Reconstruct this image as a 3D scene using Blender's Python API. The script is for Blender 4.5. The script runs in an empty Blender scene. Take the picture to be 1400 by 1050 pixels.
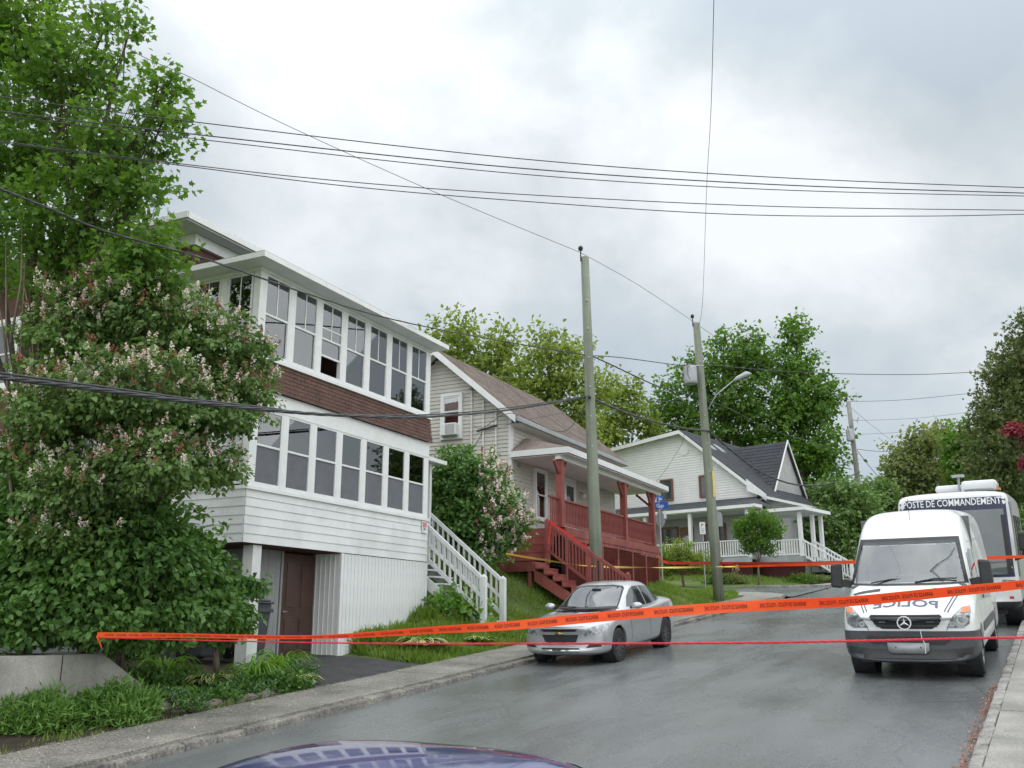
import bpy, bmesh, math, random
import numpy as np
from mathutils import Vector, Matrix
from mathutils.bvhtree import BVHTree
R = math.radians
rng = np.random.default_rng(7); random.seed(7)
scene = bpy.context.scene
COL = scene.collection
# ------------------------------------------------------------ camera, sky, sun
F = 1278.0; PITCH = 14.3; CH = 2.2
cam_d = bpy.data.cameras.new('camera'); cam = bpy.data.objects.new('camera', cam_d); COL.objects.link(cam)
cam_d.sensor_width = 36.0; cam_d.lens = 36.0 * F / 1400.0
cam_d.clip_start = 0.1; cam_d.clip_end = 3000
cam.location = (0, 0, CH); cam.rotation_euler = (R(90 + PITCH), 0, 0)
scene.camera = cam
W = bpy.data.worlds.new('World'); scene.world = W; W.use_nodes = True
def build_world():
    nt = W.node_tree; N = nt.nodes; L = nt.links; N.clear()
    out = N.new('ShaderNodeOutputWorld'); mix = N.new('ShaderNodeMixShader'); b1 = N.new('ShaderNodeBackground'); b2 = N.new('ShaderNodeBackground')
    sky = N.new('ShaderNodeTexSky'); sky.sky_type = 'NISHITA'; sky.sun_disc = False
    sky.sun_elevation = R(40); sky.sun_rotation = R(160)
    L.new(sky.outputs[0], b1.inputs[0]); b1.inputs[1].default_value = 0.08
    tc = N.new('ShaderNodeTexCoord')
    mp = N.new('ShaderNodeMapping'); mp.inputs['Scale'].default_value = (1.0, 1.0, 1.25); mp.inputs['Location'].default_value = (3.1, 1.7, .4)
    nz0 = N.new('ShaderNodeVectorMath'); nz0.operation = 'NORMALIZE'; L.new(tc.outputs['Generated'], nz0.inputs[0]); L.new(nz0.outputs[0], mp.inputs[0])
    n1 = N.new('ShaderNodeTexNoise'); n1.inputs['Scale'].default_value = 3.2; n1.inputs['Detail'].default_value = 9; n1.inputs['Roughness'].default_value = .55; n1.inputs['Distortion'].default_value = .15
    L.new(mp.outputs[0], n1.inputs['Vector'])
    val = n1.outputs[0]
    def blob(az, el, width, amt, prev):
        d = Vector((math.sin(R(az)) * math.cos(R(el)), math.cos(R(az)) * math.cos(R(el)), math.sin(R(el))))
        dt = N.new('ShaderNodeVectorMath'); dt.operation = 'DOT_PRODUCT'; dt.inputs[1].default_value = d
        nz = N.new('ShaderNodeVectorMath'); nz.operation = 'NORMALIZE'; L.new(tc.outputs['Generated'], nz.inputs[0]); L.new(nz.outputs[0], dt.inputs[0])
        mr = N.new('ShaderNodeMapRange'); mr.interpolation_type = 'SMOOTHSTEP'; mr.inputs[1].default_value = math.cos(R(width)); mr.inputs[2].default_value = 1; mr.inputs[3].default_value = 0; mr.inputs[4].default_value = amt
        L.new(dt.outputs['Value'], mr.inputs[0])
        ad = N.new('ShaderNodeMath'); L.new(prev, ad.inputs[0]); L.new(mr.outputs[0], ad.inputs[1]); return ad.outputs[0]
    val = blob(27, 38, 17, -.22, val); val = blob(20, 26, 11, .20, val); val = blob(-12, 31, 13, .13, val); val = blob(7, 38, 9, -.06, val); val = blob(4, 12, 12, -.05, val)
    cr = N.new('ShaderNodeValToRGB'); e = cr.color_ramp.elements
    e[0].position = .34; e[0].color = (.325, .37, .41, 1); e[1].position = .70; e[1].color = (.60, .62, .632, 1)
    k = e.new(.49); k.color = (.40, .44, .462, 1)
    L.new(val, cr.inputs[0])
    # overcast luminance grows gently towards the zenith
    sp = N.new('ShaderNodeSeparateXYZ'); L.new(tc.outputs['Generated'], sp.inputs[0])
    mr = N.new('ShaderNodeMapRange'); mr.inputs[1].default_value = .45; mr.inputs[2].default_value = 1; mr.inputs[3].default_value = 1.0; mr.inputs[4].default_value = 2.1
    L.new(sp.outputs[2], mr.inputs[0])
    L.new(cr.outputs[0], b2.inputs[0]); L.new(mr.outputs[0], b2.inputs[1])
    mix.inputs[0].default_value = .93
    L.new(b1.outputs[0], mix.inputs[1]); L.new(b2.outputs[0], mix.inputs[2]); L.new(mix.outputs[0], out.inputs[0])
build_world()
sun_d = bpy.data.lights.new('sun', 'SUN'); sun_d.energy = 1.5; sun_d.angle = R(172); sun_d.color = (1, .97, .93)
sun = bpy.data.objects.new('sun', sun_d); COL.objects.link(sun)
_sd = Vector((math.sin(R(160)) * math.cos(R(40)), math.cos(R(160)) * math.cos(R(40)), math.sin(R(40))))
sun.rotation_euler = _sd.to_track_quat('Z', 'Y').to_euler()
vs = scene.view_settings; vs.view_transform = 'Standard'; vs.look = 'None'; vs.gamma = 1; vs.exposure = 0.74; vs.use_curve_mapping = False
scene.cycles.max_bounces = 6; scene.cycles.transparent_max_bounces = 12; scene.cycles.diffuse_bounces = 3; scene.cycles.glossy_bounces = 3

# ------------------------------------------------------------ helpers
TH = R(PITCH)
def at(u, v, y):                       # the place seen at photo pixel (u, v), y metres in front of the camera
    a = (u - 700) / F; b = (525 - v) / F
    d = Vector((a, math.cos(TH) - b * math.sin(TH), math.sin(TH) + b * math.cos(TH)))
    return Vector((0, 0, CH)) + d * (y / d.y)
SD = Vector((.5, math.cos(R(30)), 0)); TD = Vector((math.cos(R(30)), -.5, 0))
def ST(s, t, z=0): return SD * s + TD * t + Vector((0, 0, z))
def st(p): return p[0] * .5 + p[1] * .8660254, p[0] * .8660254 - p[1] * .5
def RZ(s):                             # the road climbs 8 percent, easing off beyond the crest
    s = np.asarray(s, float)
    return np.where(s < 60, .082 * s, 4.92 + .04 * (s - 60) * np.exp(-np.maximum(s - 60, 0) / 200))
class MB:
    def __init__(self): self.v = []; self.f = []
    def add(self, vs, fs):
        n = len(self.v); self.v += [tuple(p) for p in vs]; self.f += [tuple(i + n for i in q) for q in fs]; return self
    def box(self, x0, x1, y0, y1, z0, z1):
        return self.add([(x0, y0, z0), (x1, y0, z0), (x1, y1, z0), (x0, y1, z0), (x0, y0, z1), (x1, y0, z1), (x1, y1, z1), (x0, y1, z1)],
                        [(0, 3, 2, 1), (4, 5, 6, 7), (0, 1, 5, 4), (1, 2, 6, 5), (2, 3, 7, 6), (3, 0, 4, 7)])
    def hexa(self, p):                 # eight corners, bottom four then top four
        return self.add(p, [(0, 3, 2, 1), (4, 5, 6, 7), (0, 1, 5, 4), (1, 2, 6, 5), (2, 3, 7, 6), (3, 0, 4, 7)])
    def bar(self, a, b, w, h=None, up=(0, 0, 1)):
        a = Vector(a); b = Vector(b); h = h or w; d = (b - a).normalized(); s = d.cross(Vector(up))
        if s.length < 1e-4: s = d.cross(Vector((1, 0, 0)))
        s.normalize(); t = s.cross(d); s *= w / 2; t *= h / 2
        return self.hexa([a - s - t, a + s - t, a + s + t, a - s + t, b - s - t, b + s - t, b + s + t, b - s + t])
    def prism(self, poly, axis, c0, c1):   # poly in the two other axes
        n = len(poly)
        def mk(p, c):
            q = [p[0], p[1]]; q.insert(axis, c); return tuple(q)
        vs = [mk(p, c0) for p in poly] + [mk(p, c1) for p in poly]
        fs = [tuple(range(n))[::-1], tuple(range(n, 2 * n))] + [(i, (i + 1) % n, n + (i + 1) % n, n + i) for i in range(n)]
        return self.add(vs, fs)
    def tube(self, pts, r, k=8, cap=True):
        pts = [Vector(p) for p in pts]; n = len(pts)
        rs = r if hasattr(r, '__len__') else [r] * n
        vs = []; ref = None
        for i, p in enumerate(pts):
            d = (pts[min(i + 1, n - 1)] - pts[max(i - 1, 0)]).normalized()
            if ref is None: ref = Vector((0, 0, 1)) if abs(d.z) < .9 else Vector((1, 0, 0))
            s = d.cross(ref).normalized(); t = s.cross(d)
            ref = t
            for j in range(k):
                a = 2 * math.pi * j / k; vs.append(p + (s * math.cos(a) + t * math.sin(a)) * rs[i])
        fs = [(i * k + j, i * k + (j + 1) % k, (i + 1) * k + (j + 1) % k, (i + 1) * k + j) for i in range(n - 1) for j in range(k)]
        if cap: fs += [tuple(range(k))[::-1], tuple(range((n - 1) * k, n * k))]
        return self.add(vs, fs)
    def lathe(self, prof, k=24, axis=2, c=(0, 0, 0), cap=True):   # prof of (radius, height)
        vs = []; n = len(prof)
        for r, h in prof:
            for j in range(k):
                a = 2 * math.pi * j / k; q = [r * math.cos(a), r * math.sin(a)]; q.insert(axis, h); vs.append((q[0] + c[0], q[1] + c[1], q[2] + c[2]))
        fs = [(i * k + j, i * k + (j + 1) % k, (i + 1) * k + (j + 1) % k, (i + 1) * k + j) for i in range(n - 1) for j in range(k)]
        if cap: fs += [tuple(range(k))[::-1], tuple(range((n - 1) * k, n * k))]
        return self.add(vs, fs)
    def blob(self, c, r, sq=(1, 1, 1), k=8, m=5, jit=0):
        vs = []; 
        for i in range(m + 1):
            ph = math.pi * i / m
            for j in range(k):
                a = 2 * math.pi * j / k; q = 1 + random.uniform(-jit, jit)
                vs.append((c[0] + r * sq[0] * q * math.sin(ph) * math.cos(a), c[1] + r * sq[1] * q * math.sin(ph) * math.sin(a), c[2] + r * sq[2] * q * math.cos(ph)))
        return self.add(vs, [(i * k + j, (i + 1) * k + j, (i + 1) * k + (j + 1) % k, i * k + (j + 1) % k) for i in range(m) for j in range(k)])
    def mesh(self, name, m, smooth=False, recalc=True):
        me = bpy.data.meshes.new(name); me.from_pydata([tuple(p) for p in self.v], [], self.f)
        if recalc:
            bm = bmesh.new(); bm.from_mesh(me); bmesh.ops.recalc_face_normals(bm, faces=bm.faces); bm.to_mesh(me); bm.free()
        if m: me.materials.append(m)
        if smooth: me.polygons.foreach_set('use_smooth', [True] * len(me.polygons))
        me.update(); return me
    def build(self, name, m, parent=None, smooth=False, bevel=0, **kw):
        return link(name, self.mesh(name, m, smooth), parent, bevel=bevel, **kw)
def link(name, me, parent=None, loc=None, bevel=0, **kw):
    o = bpy.data.objects.new(name, me); COL.objects.link(o)
    if parent: o.parent = parent
    if loc is not None: o.location = loc
    if bevel:
        b = o.modifiers.new('bevel', 'BEVEL'); b.width = bevel; b.segments = 2; b.limit_method = 'ANGLE'; b.angle_limit = R(35)
    for k, v in kw.items(): o[k] = v
    return o
def thing(name, label, cat, loc=(0, 0, 0), rz=0, group=None):
    o = bpy.data.objects.new(name, None); COL.objects.link(o); o.location = loc; o.rotation_euler = (0, 0, rz); o.empty_display_size = .2
    o['label'] = label; o['category'] = cat
    if group: o['group'] = group
    return o
def tag(o, label, cat, group=None, kind=None):
    o['label'] = label; o['category'] = cat
    if group: o['group'] = group
    if kind: o['kind'] = kind
    return o
def bx(*a): return MB().box(*a)

# ------------------------------------------------------------ materials
def newmat(name):
    m = bpy.data.materials.new(name); m.use_nodes = True; nt = m.node_tree; return m, nt.nodes, nt.links, nt.nodes['Principled BSDF']
def mk(name, c1, c2=None, scale=3.0, rough=.7, r2=None, bump=0, bscale=None, metal=0, detail=6, stretch=(1, 1, 1), spec=.5, dirt=0, coat=0, contrast=(.35, .65), bdist=.02, ior=None, speck=None):
    m, N, L, B = newmat(name)
    B.inputs['Roughness'].default_value = rough; B.inputs['Metallic'].default_value = metal; B.inputs['Specular IOR Level'].default_value = spec
    if ior: B.inputs['IOR'].default_value = ior
    if coat: B.inputs['Coat Weight'].default_value = coat; B.inputs['Coat Roughness'].default_value = .04
    c2 = c2 or tuple(x * .82 for x in c1)
    tc = N.new('ShaderNodeTexCoord'); mp = N.new('ShaderNodeMapping'); mp.inputs['Scale'].default_value = stretch; L.new(tc.outputs['Object'], mp.inputs[0])
    n = N.new('ShaderNodeTexNoise'); n.inputs['Scale'].default_value = scale; n.inputs['Detail'].default_value = detail; n.inputs['Roughness'].default_value = .6; L.new(mp.outputs[0], n.inputs['Vector'])
    cr = N.new('ShaderNodeValToRGB'); e = cr.color_ramp.elements; e[0].position = contrast[0]; e[1].position = contrast[1]; e[0].color = (*c1, 1); e[1].color = (*c2, 1)
    L.new(n.outputs[0], cr.inputs[0]); col = cr.outputs[0]
    if dirt:
        n3 = N.new('ShaderNodeTexNoise'); n3.inputs['Scale'].default_value = 1.1; n3.inputs['Detail'].default_value = 8; L.new(tc.outputs['Object'], n3.inputs['Vector'])
        r3 = N.new('ShaderNodeMapRange'); r3.inputs[1].default_value = .45; r3.inputs[2].default_value = .75; r3.inputs[3].default_value = 1; r3.inputs[4].default_value = 1 - dirt; L.new(n3.outputs[0], r3.inputs[0])
        mm = N.new('ShaderNodeMix'); mm.data_type = 'RGBA'; mm.blend_type = 'MULTIPLY'; mm.inputs[0].default_value = 1; L.new(col, mm.inputs[6]); L.new(r3.outputs[0], mm.inputs[7]); col = mm.outputs[2]
    if speck:
        n4 = N.new('ShaderNodeTexNoise'); n4.inputs['Scale'].default_value = speck[0]; n4.inputs['Detail'].default_value = 2; L.new(tc.outputs['Object'], n4.inputs['Vector'])
        r4 = N.new('ShaderNodeMapRange'); r4.inputs[1].default_value = .3; r4.inputs[2].default_value = .7; r4.inputs[3].default_value = 1 - speck[1]; r4.inputs[4].default_value = 1 + speck[1]; L.new(n4.outputs[0], r4.inputs[0])
        mm = N.new('ShaderNodeMix'); mm.data_type = 'RGBA'; mm.blend_type = 'MULTIPLY'; mm.inputs[0].default_value = 1; L.new(col, mm.inputs[6]); L.new(r4.outputs[0], mm.inputs[7]); col = mm.outputs[2]
    L.new(col, B.inputs['Base Color'])
    if r2 is not None:
        rr = N.new('ShaderNodeMapRange'); rr.inputs[1].default_value = .35; rr.inputs[2].default_value = .65; rr.inputs[3].default_value = rough; rr.inputs[4].default_value = r2; L.new(n.outputs[0], rr.inputs[0]); L.new(rr.outputs[0], B.inputs['Roughness'])
    if bump:
        n2 = N.new('ShaderNodeTexNoise'); n2.inputs['Scale'].default_value = bscale or scale * 6; n2.inputs['Detail'].default_value = 5; L.new(mp.outputs[0], n2.inputs['Vector'])
        bp = N.new('ShaderNodeBump'); bp.inputs['Strength'].default_value = bump; bp.inputs['Distance'].default_value = bdist; L.new(n2.outputs[0], bp.inputs['Height']); L.new(bp.outputs[0], B.inputs['Normal'])
    return m
def leafmat(name, c1, c2, c3=None, trans=.42, rough=.5):
    m, N, L, B = newmat(name); g = N.new('ShaderNodeNewGeometry'); cr = N.new('ShaderNodeValToRGB'); e = cr.color_ramp.elements
    LB = 1.3; c1, c2 = [tuple(min(.9, q * k_) for q, k_ in zip(c, (LB * 1.12, LB, LB))) for c in (c1, c2)]; e[0].color = (*c1, 1); e[1].color = (*c2, 1)
    if c3: k = e.new(.8); k.color = (*[q * LB for q in c3], 1)
    tc = N.new('ShaderNodeTexCoord'); n = N.new('ShaderNodeTexNoise'); n.inputs['Scale'].default_value = .9; n.inputs['Detail'].default_value = 3; L.new(tc.outputs['Object'], n.inputs['Vector'])
    ad = N.new('ShaderNodeMath'); ad.operation = 'MULTIPLY_ADD'; L.new(g.outputs['Random Per Island'], ad.inputs[0]); ad.inputs[1].default_value = .7; 
    s2 = N.new('ShaderNodeMath'); s2.operation = 'MULTIPLY_ADD'; s2.inputs[1].default_value = 1.6; s2.inputs[2].default_value = -.65; L.new(n.outputs[0], s2.inputs[0]); L.new(s2.outputs[0], ad.inputs[2])
    L.new(ad.outputs[0], cr.inputs[0]); L.new(cr.outputs[0], B.inputs['Base Color']); B.inputs['Roughness'].default_value = rough; B.inputs['Specular IOR Level'].default_value = .35
    tr = N.new('ShaderNodeBsdfTranslucent'); mx = N.new('ShaderNodeMix'); mx.data_type = 'RGBA'; mx.blend_type = 'MULTIPLY'; mx.inputs[0].default_value = 1; mx.inputs[7].default_value = (1.5, 1.6, .6, 1); L.new(cr.outputs[0], mx.inputs[6]); L.new(mx.outputs[2], tr.inputs[0])
    ms = N.new('ShaderNodeMixShader'); ms.inputs[0].default_value = trans; L.new(B.outputs[0], ms.inputs[1]); L.new(tr.outputs[0], ms.inputs[2]); L.new(ms.outputs[0], N['Material Output'].inputs[0])
    return m
def glassmat(name, tint=(.75, .8, .8), rough=.02, ior=1.5, base=.0):
    m, N, L, B = newmat(name); N.remove(B)
    tr = N.new('ShaderNodeBsdfTransparent'); tr.inputs[0].default_value = (*tint, 1); gl = N.new('ShaderNodeBsdfGlossy'); gl.inputs['Roughness'].default_value = rough; gl.inputs[0].default_value = (.95, .98, 1, 1)
    fr = N.new('ShaderNodeFresnel'); fr.inputs[0].default_value = ior; ms = N.new('ShaderNodeMixShader')
    mm = N.new('ShaderNodeMath'); mm.operation = 'ADD'; mm.inputs[1].default_value = base; mm.use_clamp = True; L.new(fr.outputs[0], mm.inputs[0])
    L.new(mm.outputs[0], ms.inputs[0]); L.new(tr.outputs[0], ms.inputs[1]); L.new(gl.outputs[0], ms.inputs[2]); L.new(ms.outputs[0], N['Material Output'].inputs[0])
    return m
M = {}
M['white'] = mk('white_paint', (.80, .81, .81), (.73, .75, .76), 2.5, .55, dirt=.20, bump=.2, bscale=30)
M['white_trim'] = mk('white_trim_paint', (.82, .83, .83), (.76, .77, .78), 4, .5, dirt=.06)
M['white_wood'] = mk('worn_white_wood', (.78, .79, .79), (.66, .68, .69), 5, .6, dirt=.18, stretch=(1, 1, .3))
M['soffit'] = mk('soffit_white', (.74, .75, .75), (.68, .70, .71), 3, .6)
M['beige'] = mk('beige_vinyl', (.60, .585, .54), (.54, .525, .485), 1.5, .5, dirt=.08)
M['cwhite'] = mk('white_vinyl', (.80, .80, .80), (.74, .75, .76), 1.5, .5, dirt=.05)
M['greysiding'] = mk('grey_siding', (.42, .42, .42), (.36, .36, .37), 2, .6)
M['red'] = mk('red_stained_wood', (.25, .060, .052), (.33, .10, .085), 3.2, .65, contrast=(.42, .72), dirt=.35, bump=.2, bscale=25)
M['brick'] = mk('brown_asphalt_shingle', (.150, .082, .066), (.10, .056, .047), 3.0, .9, bump=.5, bscale=70, speck=(60, .35))
M['brownwall'] = mk('brown_wall', (.13, .062, .052), (.09, .043, .038), 3.0, .9, bump=.4, bscale=60, speck=(50, .3))
M['joint'] = mk('dark_joint', (.045, .025, .022), (.03, .018, .016), 8, .95)
M['roof_b'] = mk('tan_roof_shingle', (.25, .20, .175), (.17, .13, .115), 1.6, .9, bump=.5, bscale=60, speck=(22, .4), dirt=.2)
M['roof_c'] = mk('charcoal_roof_shingle', (.055, .058, .068), (.035, .038, .046), 2, .85, bump=.4, bscale=50, speck=(15, .35))
M['concrete'] = mk('wall_concrete', (.56, .545, .51), (.36, .35, .33), 1.8, .9, bump=.35, bscale=22, dirt=.35, stretch=(1, 1, .6), speck=(40, .12))
M['sidewalk'] = mk('sidewalk_concrete', (.36, .345, .315), (.25, .24, .22), 1.3, .75, r2=.5, bump=.3, bscale=60, dirt=.3, speck=(45, .25))
M['sidewalk_left'] = mk('worn_sidewalk', (.30, .285, .25), (.185, .178, .16), 1.3, .8, r2=.6, bump=.5, bscale=50, dirt=.35, speck=(32, .42))
M['kerb_left'] = mk('worn_kerb', (.27, .255, .23), (.12, .115, .105), 2.6, .9, bump=.6, bscale=22, dirt=.4, speck=(28, .4))
M['kerb'] = mk('kerb_concrete', (.40, .385, .36), (.20, .19, .18), 3, .85, bump=.5, bscale=25, dirt=.3, speck=(30, .3))
M['asphalt2'] = mk('dark_driveway_asphalt', (.065, .065, .07), (.04, .04, .043), 3, .8, bump=.5, bscale=80, speck=(70, .5))
M['soil'] = mk('dark_soil', (.06, .042, .03), (.03, .022, .017), 5, .95, bump=.6, bscale=30)
M['stone'] = mk('garden_stone', (.24, .20, .17), (.14, .13, .125), 4, .9, bump=.5, bscale=18)
M['pole'] = mk('treated_pole_wood', (.27, .30, .235), (.17, .19, .15), 5, .85, bump=.5, bscale=16, stretch=(1, 1, .06), dirt=.25)
M['pole_old'] = mk('old_pole_wood', (.30, .29, .265), (.17, .165, .15), 6, .9, bump=.5, bscale=16, stretch=(1, 1, .07), dirt=.25)
M['metal'] = mk('grey_painted_metal', (.42, .44, .46), (.34, .36, .38), 4, .45, metal=.3, dirt=.15)
M['galv'] = mk('galvanised_metal', (.42, .43, .44), (.32, .33, .35), 8, .45, metal=.7)
M['cable'] = mk('black_cable', (.025, .025, .028), (.05, .05, .055), 9, .5)
M['cable_thin'] = mk('bare_wire', (.10, .10, .11), (.07, .07, .08), 9, .5, metal=.5)
M['black'] = mk('black_plastic', (.018, .019, .022), (.028, .029, .032), 6, .45)
M['greyplastic'] = mk('dark_grey_bumper_plastic', (.05, .055, .063), (.07, .075, .085), 5, .5)
M['bin'] = mk('bin_plastic', (.05, .055, .065), (.065, .07, .08), 5, .5)
M['rubber'] = mk('tyre_rubber', (.018, .018, .019), (.03, .03, .03), 12, .75, bump=.3, bscale=60)
M['rim'] = mk('rim_metal', (.30, .31, .33), (.24, .25, .27), 6, .35, metal=.8)
M['rimdark'] = mk('dark_wheel_cover', (.07, .07, .075), (.10, .10, .105), 6, .45, metal=.4)
M['chrome'] = mk('chrome', (.80, .82, .84), (.72, .74, .76), 6, .12, metal=1)
M['gold'] = mk('gold_badge', (.62, .47, .20), (.52, .38, .15), 6, .3, metal=.8)
M['silver'] = mk('silver_car_paint', (.50, .515, .53), (.47, .485, .50), 2, .32, metal=.55, coat=.8)
M['vanwhite'] = mk('white_van_paint', (.80, .815, .83), (.77, .785, .80), 1.2, .3, coat=.6, dirt=.03)
M['buswhite'] = mk('white_bus_paint', (.72, .735, .75), (.69, .70, .72), 1.5, .3, coat=.5, dirt=.05)
M['blue'] = mk('dark_blue_car_paint', (.022, .026, .17), (.028, .034, .20), 2, .3, coat=1.0, metal=.3)
M['navy'] = mk('navy_panel', (.02, .025, .07), (.03, .035, .09), 3, .35)
M['autoglass'] = mk('car_glass', (.10, .125, .135), (.07, .09, .10), 1.7, .04, ior=1.9)
M['windscreen'] = glassmat('windscreen_glass', (.62, .68, .68), .02, 1.75, .10)
M['seat'] = mk('car_seat_cloth', (.06, .062, .068), (.09, .092, .10), 6, .8)
M['dash'] = mk('dashboard_plastic', (.11, .115, .12), (.15, .155, .16), 5, .6)
M['darkglass'] = mk('dark_car_glass', (.02, .028, .03), (.035, .045, .05), 2.0, .04, ior=1.7)
M['pane'] = glassmat('window_glass', (.88, .91, .92), .015, 1.6, .13)
M['pane_far'] = mk('far_window_glass', (.03, .04, .045), (.07, .085, .085), 1.2, .06, ior=1.6)
M['screen'] = mk('grey_insect_screen', (.125, .128, .145), (.155, .158, .175), 3, .75)
M['blind'] = mk('pale_grey_blind', (.74, .75, .77), (.80, .81, .83), 2, .8)
M['interior'] = mk('porch_interior', (.22, .17, .13), (.14, .11, .09), 2, .9)
M['wood'] = mk('bare_wood', (.40, .27, .16), (.32, .21, .12), 4, .7)
M['doorbrown'] = mk('brown_door_paint', (.085, .045, .034), (.065, .033, .026), 3, .45, bump=.1)
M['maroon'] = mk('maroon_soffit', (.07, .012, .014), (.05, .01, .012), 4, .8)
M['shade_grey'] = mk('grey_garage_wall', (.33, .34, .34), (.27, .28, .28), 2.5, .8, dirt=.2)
M['brown_trim'] = mk('brown_window_trim', (.20, .10, .06), (.15, .075, .045), 4, .6)
M['tape'] = leafmat('orange_barrier_tape', (.88, .15, .045), (.80, .11, .03), None, .35, .35)
M['tape_pink'] = mk('crimson_twisted_tape', (.62, .012, .045), (.75, .03, .05), 6, .4)
M['tape_red'] = mk('red_barrier_tape', (.78, .045, .03), (.68, .03, .03), 6, .45)
M['tape_yellow'] = mk('yellow_barrier_tape', (.75, .60, .06), (.8, .5, .10), 3, .45)
M['ink'] = mk('black_ink', (.12, .03, .02), (.035, .02, .02), 6, .6)
M['signblue'] = mk('blue_sign', (.01, .085, .42), (.012, .10, .46), 6, .35)
M['signwhite'] = mk('white_sign', (.78, .79, .80), (.72, .73, .75), 6, .4)
M['signback'] = mk('sign_back_aluminium', (.36, .38, .40), (.30, .32, .34), 5, .45, metal=.5)
M['signred'] = mk('faded_red_sign', (.62, .25, .27), (.55, .18, .2), 8, .5)
M['print_navy'] = mk('navy_print', (.12, .13, .20), (.10, .11, .17), 6, .5)
M['curtain_red'] = mk('red_curtain', (.30, .02, .03), (.20, .015, .02), 5, .8)
M['bark'] = mk('tree_bark', (.11, .085, .065), (.055, .045, .036), 7, .95, bump=.6, bscale=20, stretch=(1, 1, .25))
M['twig'] = mk('pale_twig', (.22, .18, .14), (.14, .11, .09), 7, .9)
M['petal'] = mk('fallen_petals', (.65, .60, .55), (.5, .45, .38), 9, .8)
M['lamp'] = mk('headlamp_glass', (.42, .45, .48), (.16, .18, .2), 14, .08, metal=.3, coat=1, contrast=(.42, .58))
M['amber'] = mk('amber_lens', (.75, .20, .03), (.6, .15, .02), 8, .15, coat=1)
M['redlens'] = mk('red_lens', (.5, .02, .02), (.4, .02, .02), 8, .2)
M['mint'] = mk('green_object', (.05, .30, .14), (.04, .24, .1), 8, .6)
M['flower_white'] = mk('white_flowers', (.72, .66, .70), (.60, .52, .58), 9, .7)
M['lf_maple'] = leafmat('maple_leaf', (.040, .098, .018), (.078, .155, .028), (.12, .21, .042))
M['lf_lilac'] = leafmat('lilac_leaf', (.048, .100, .030), (.088, .165, .046), (.14, .225, .072), .25)
M['lf_hedge'] = leafmat('hedge_leaf', (.036, .092, .026), (.072, .158, .038), (.112, .215, .055), .25)
M['lf_yel'] = leafmat('yellow_green_leaf', (.078, .13, .026), (.14, .20, .042), (.215, .265, .07))
M['lf_mid'] = leafmat('mid_green_leaf', (.040, .098, .018), (.074, .15, .026), (.11, .20, .038))
M['lf_cedar'] = leafmat('cedar_leaf', (.034, .060, .018), (.066, .098, .028), (.11, .14, .045), .15, .7)
M['lf_pale'] = leafmat('pale_leaf', (.075, .12, .045), (.13, .185, .065), (.19, .21, .10))
M['lf_red'] = leafmat('red_leaf', (.13, .02, .035), (.20, .035, .055), None, .3)
M['lf_blossom'] = leafmat('lilac_blossom', (.62, .50, .53), (.80, .74, .76), None, .2, .8)
M['lf_rust'] = leafmat('faded_blossom', (.20, .095, .065), (.34, .18, .13), None, .1, .8)
M['lf_grass'] = leafmat('grass_blade', (.072, .150, .020), (.115, .210, .030), (.17, .24, .05), .3)
M['lf_lily'] = leafmat('daylily_blade', (.09, .21, .03), (.15, .31, .05), None, .3, .4)
M['lf_cream'] = leafmat('cream_leaf_edge', (.50, .55, .26), (.62, .64, .38), None, .3)
M['lf_hosta'] = leafmat('hosta_leaf', (.05, .14, .03), (.08, .20, .04), None, .25, .4)
M['lf_blue'] = leafmat('small_blue_flowers', (.22, .26, .50), (.42, .46, .68), None, .2, .8)
M['lf_fern'] = leafmat('perennial_leaf', (.06, .15, .035), (.105, .22, .05), (.16, .28, .07), .3)

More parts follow.
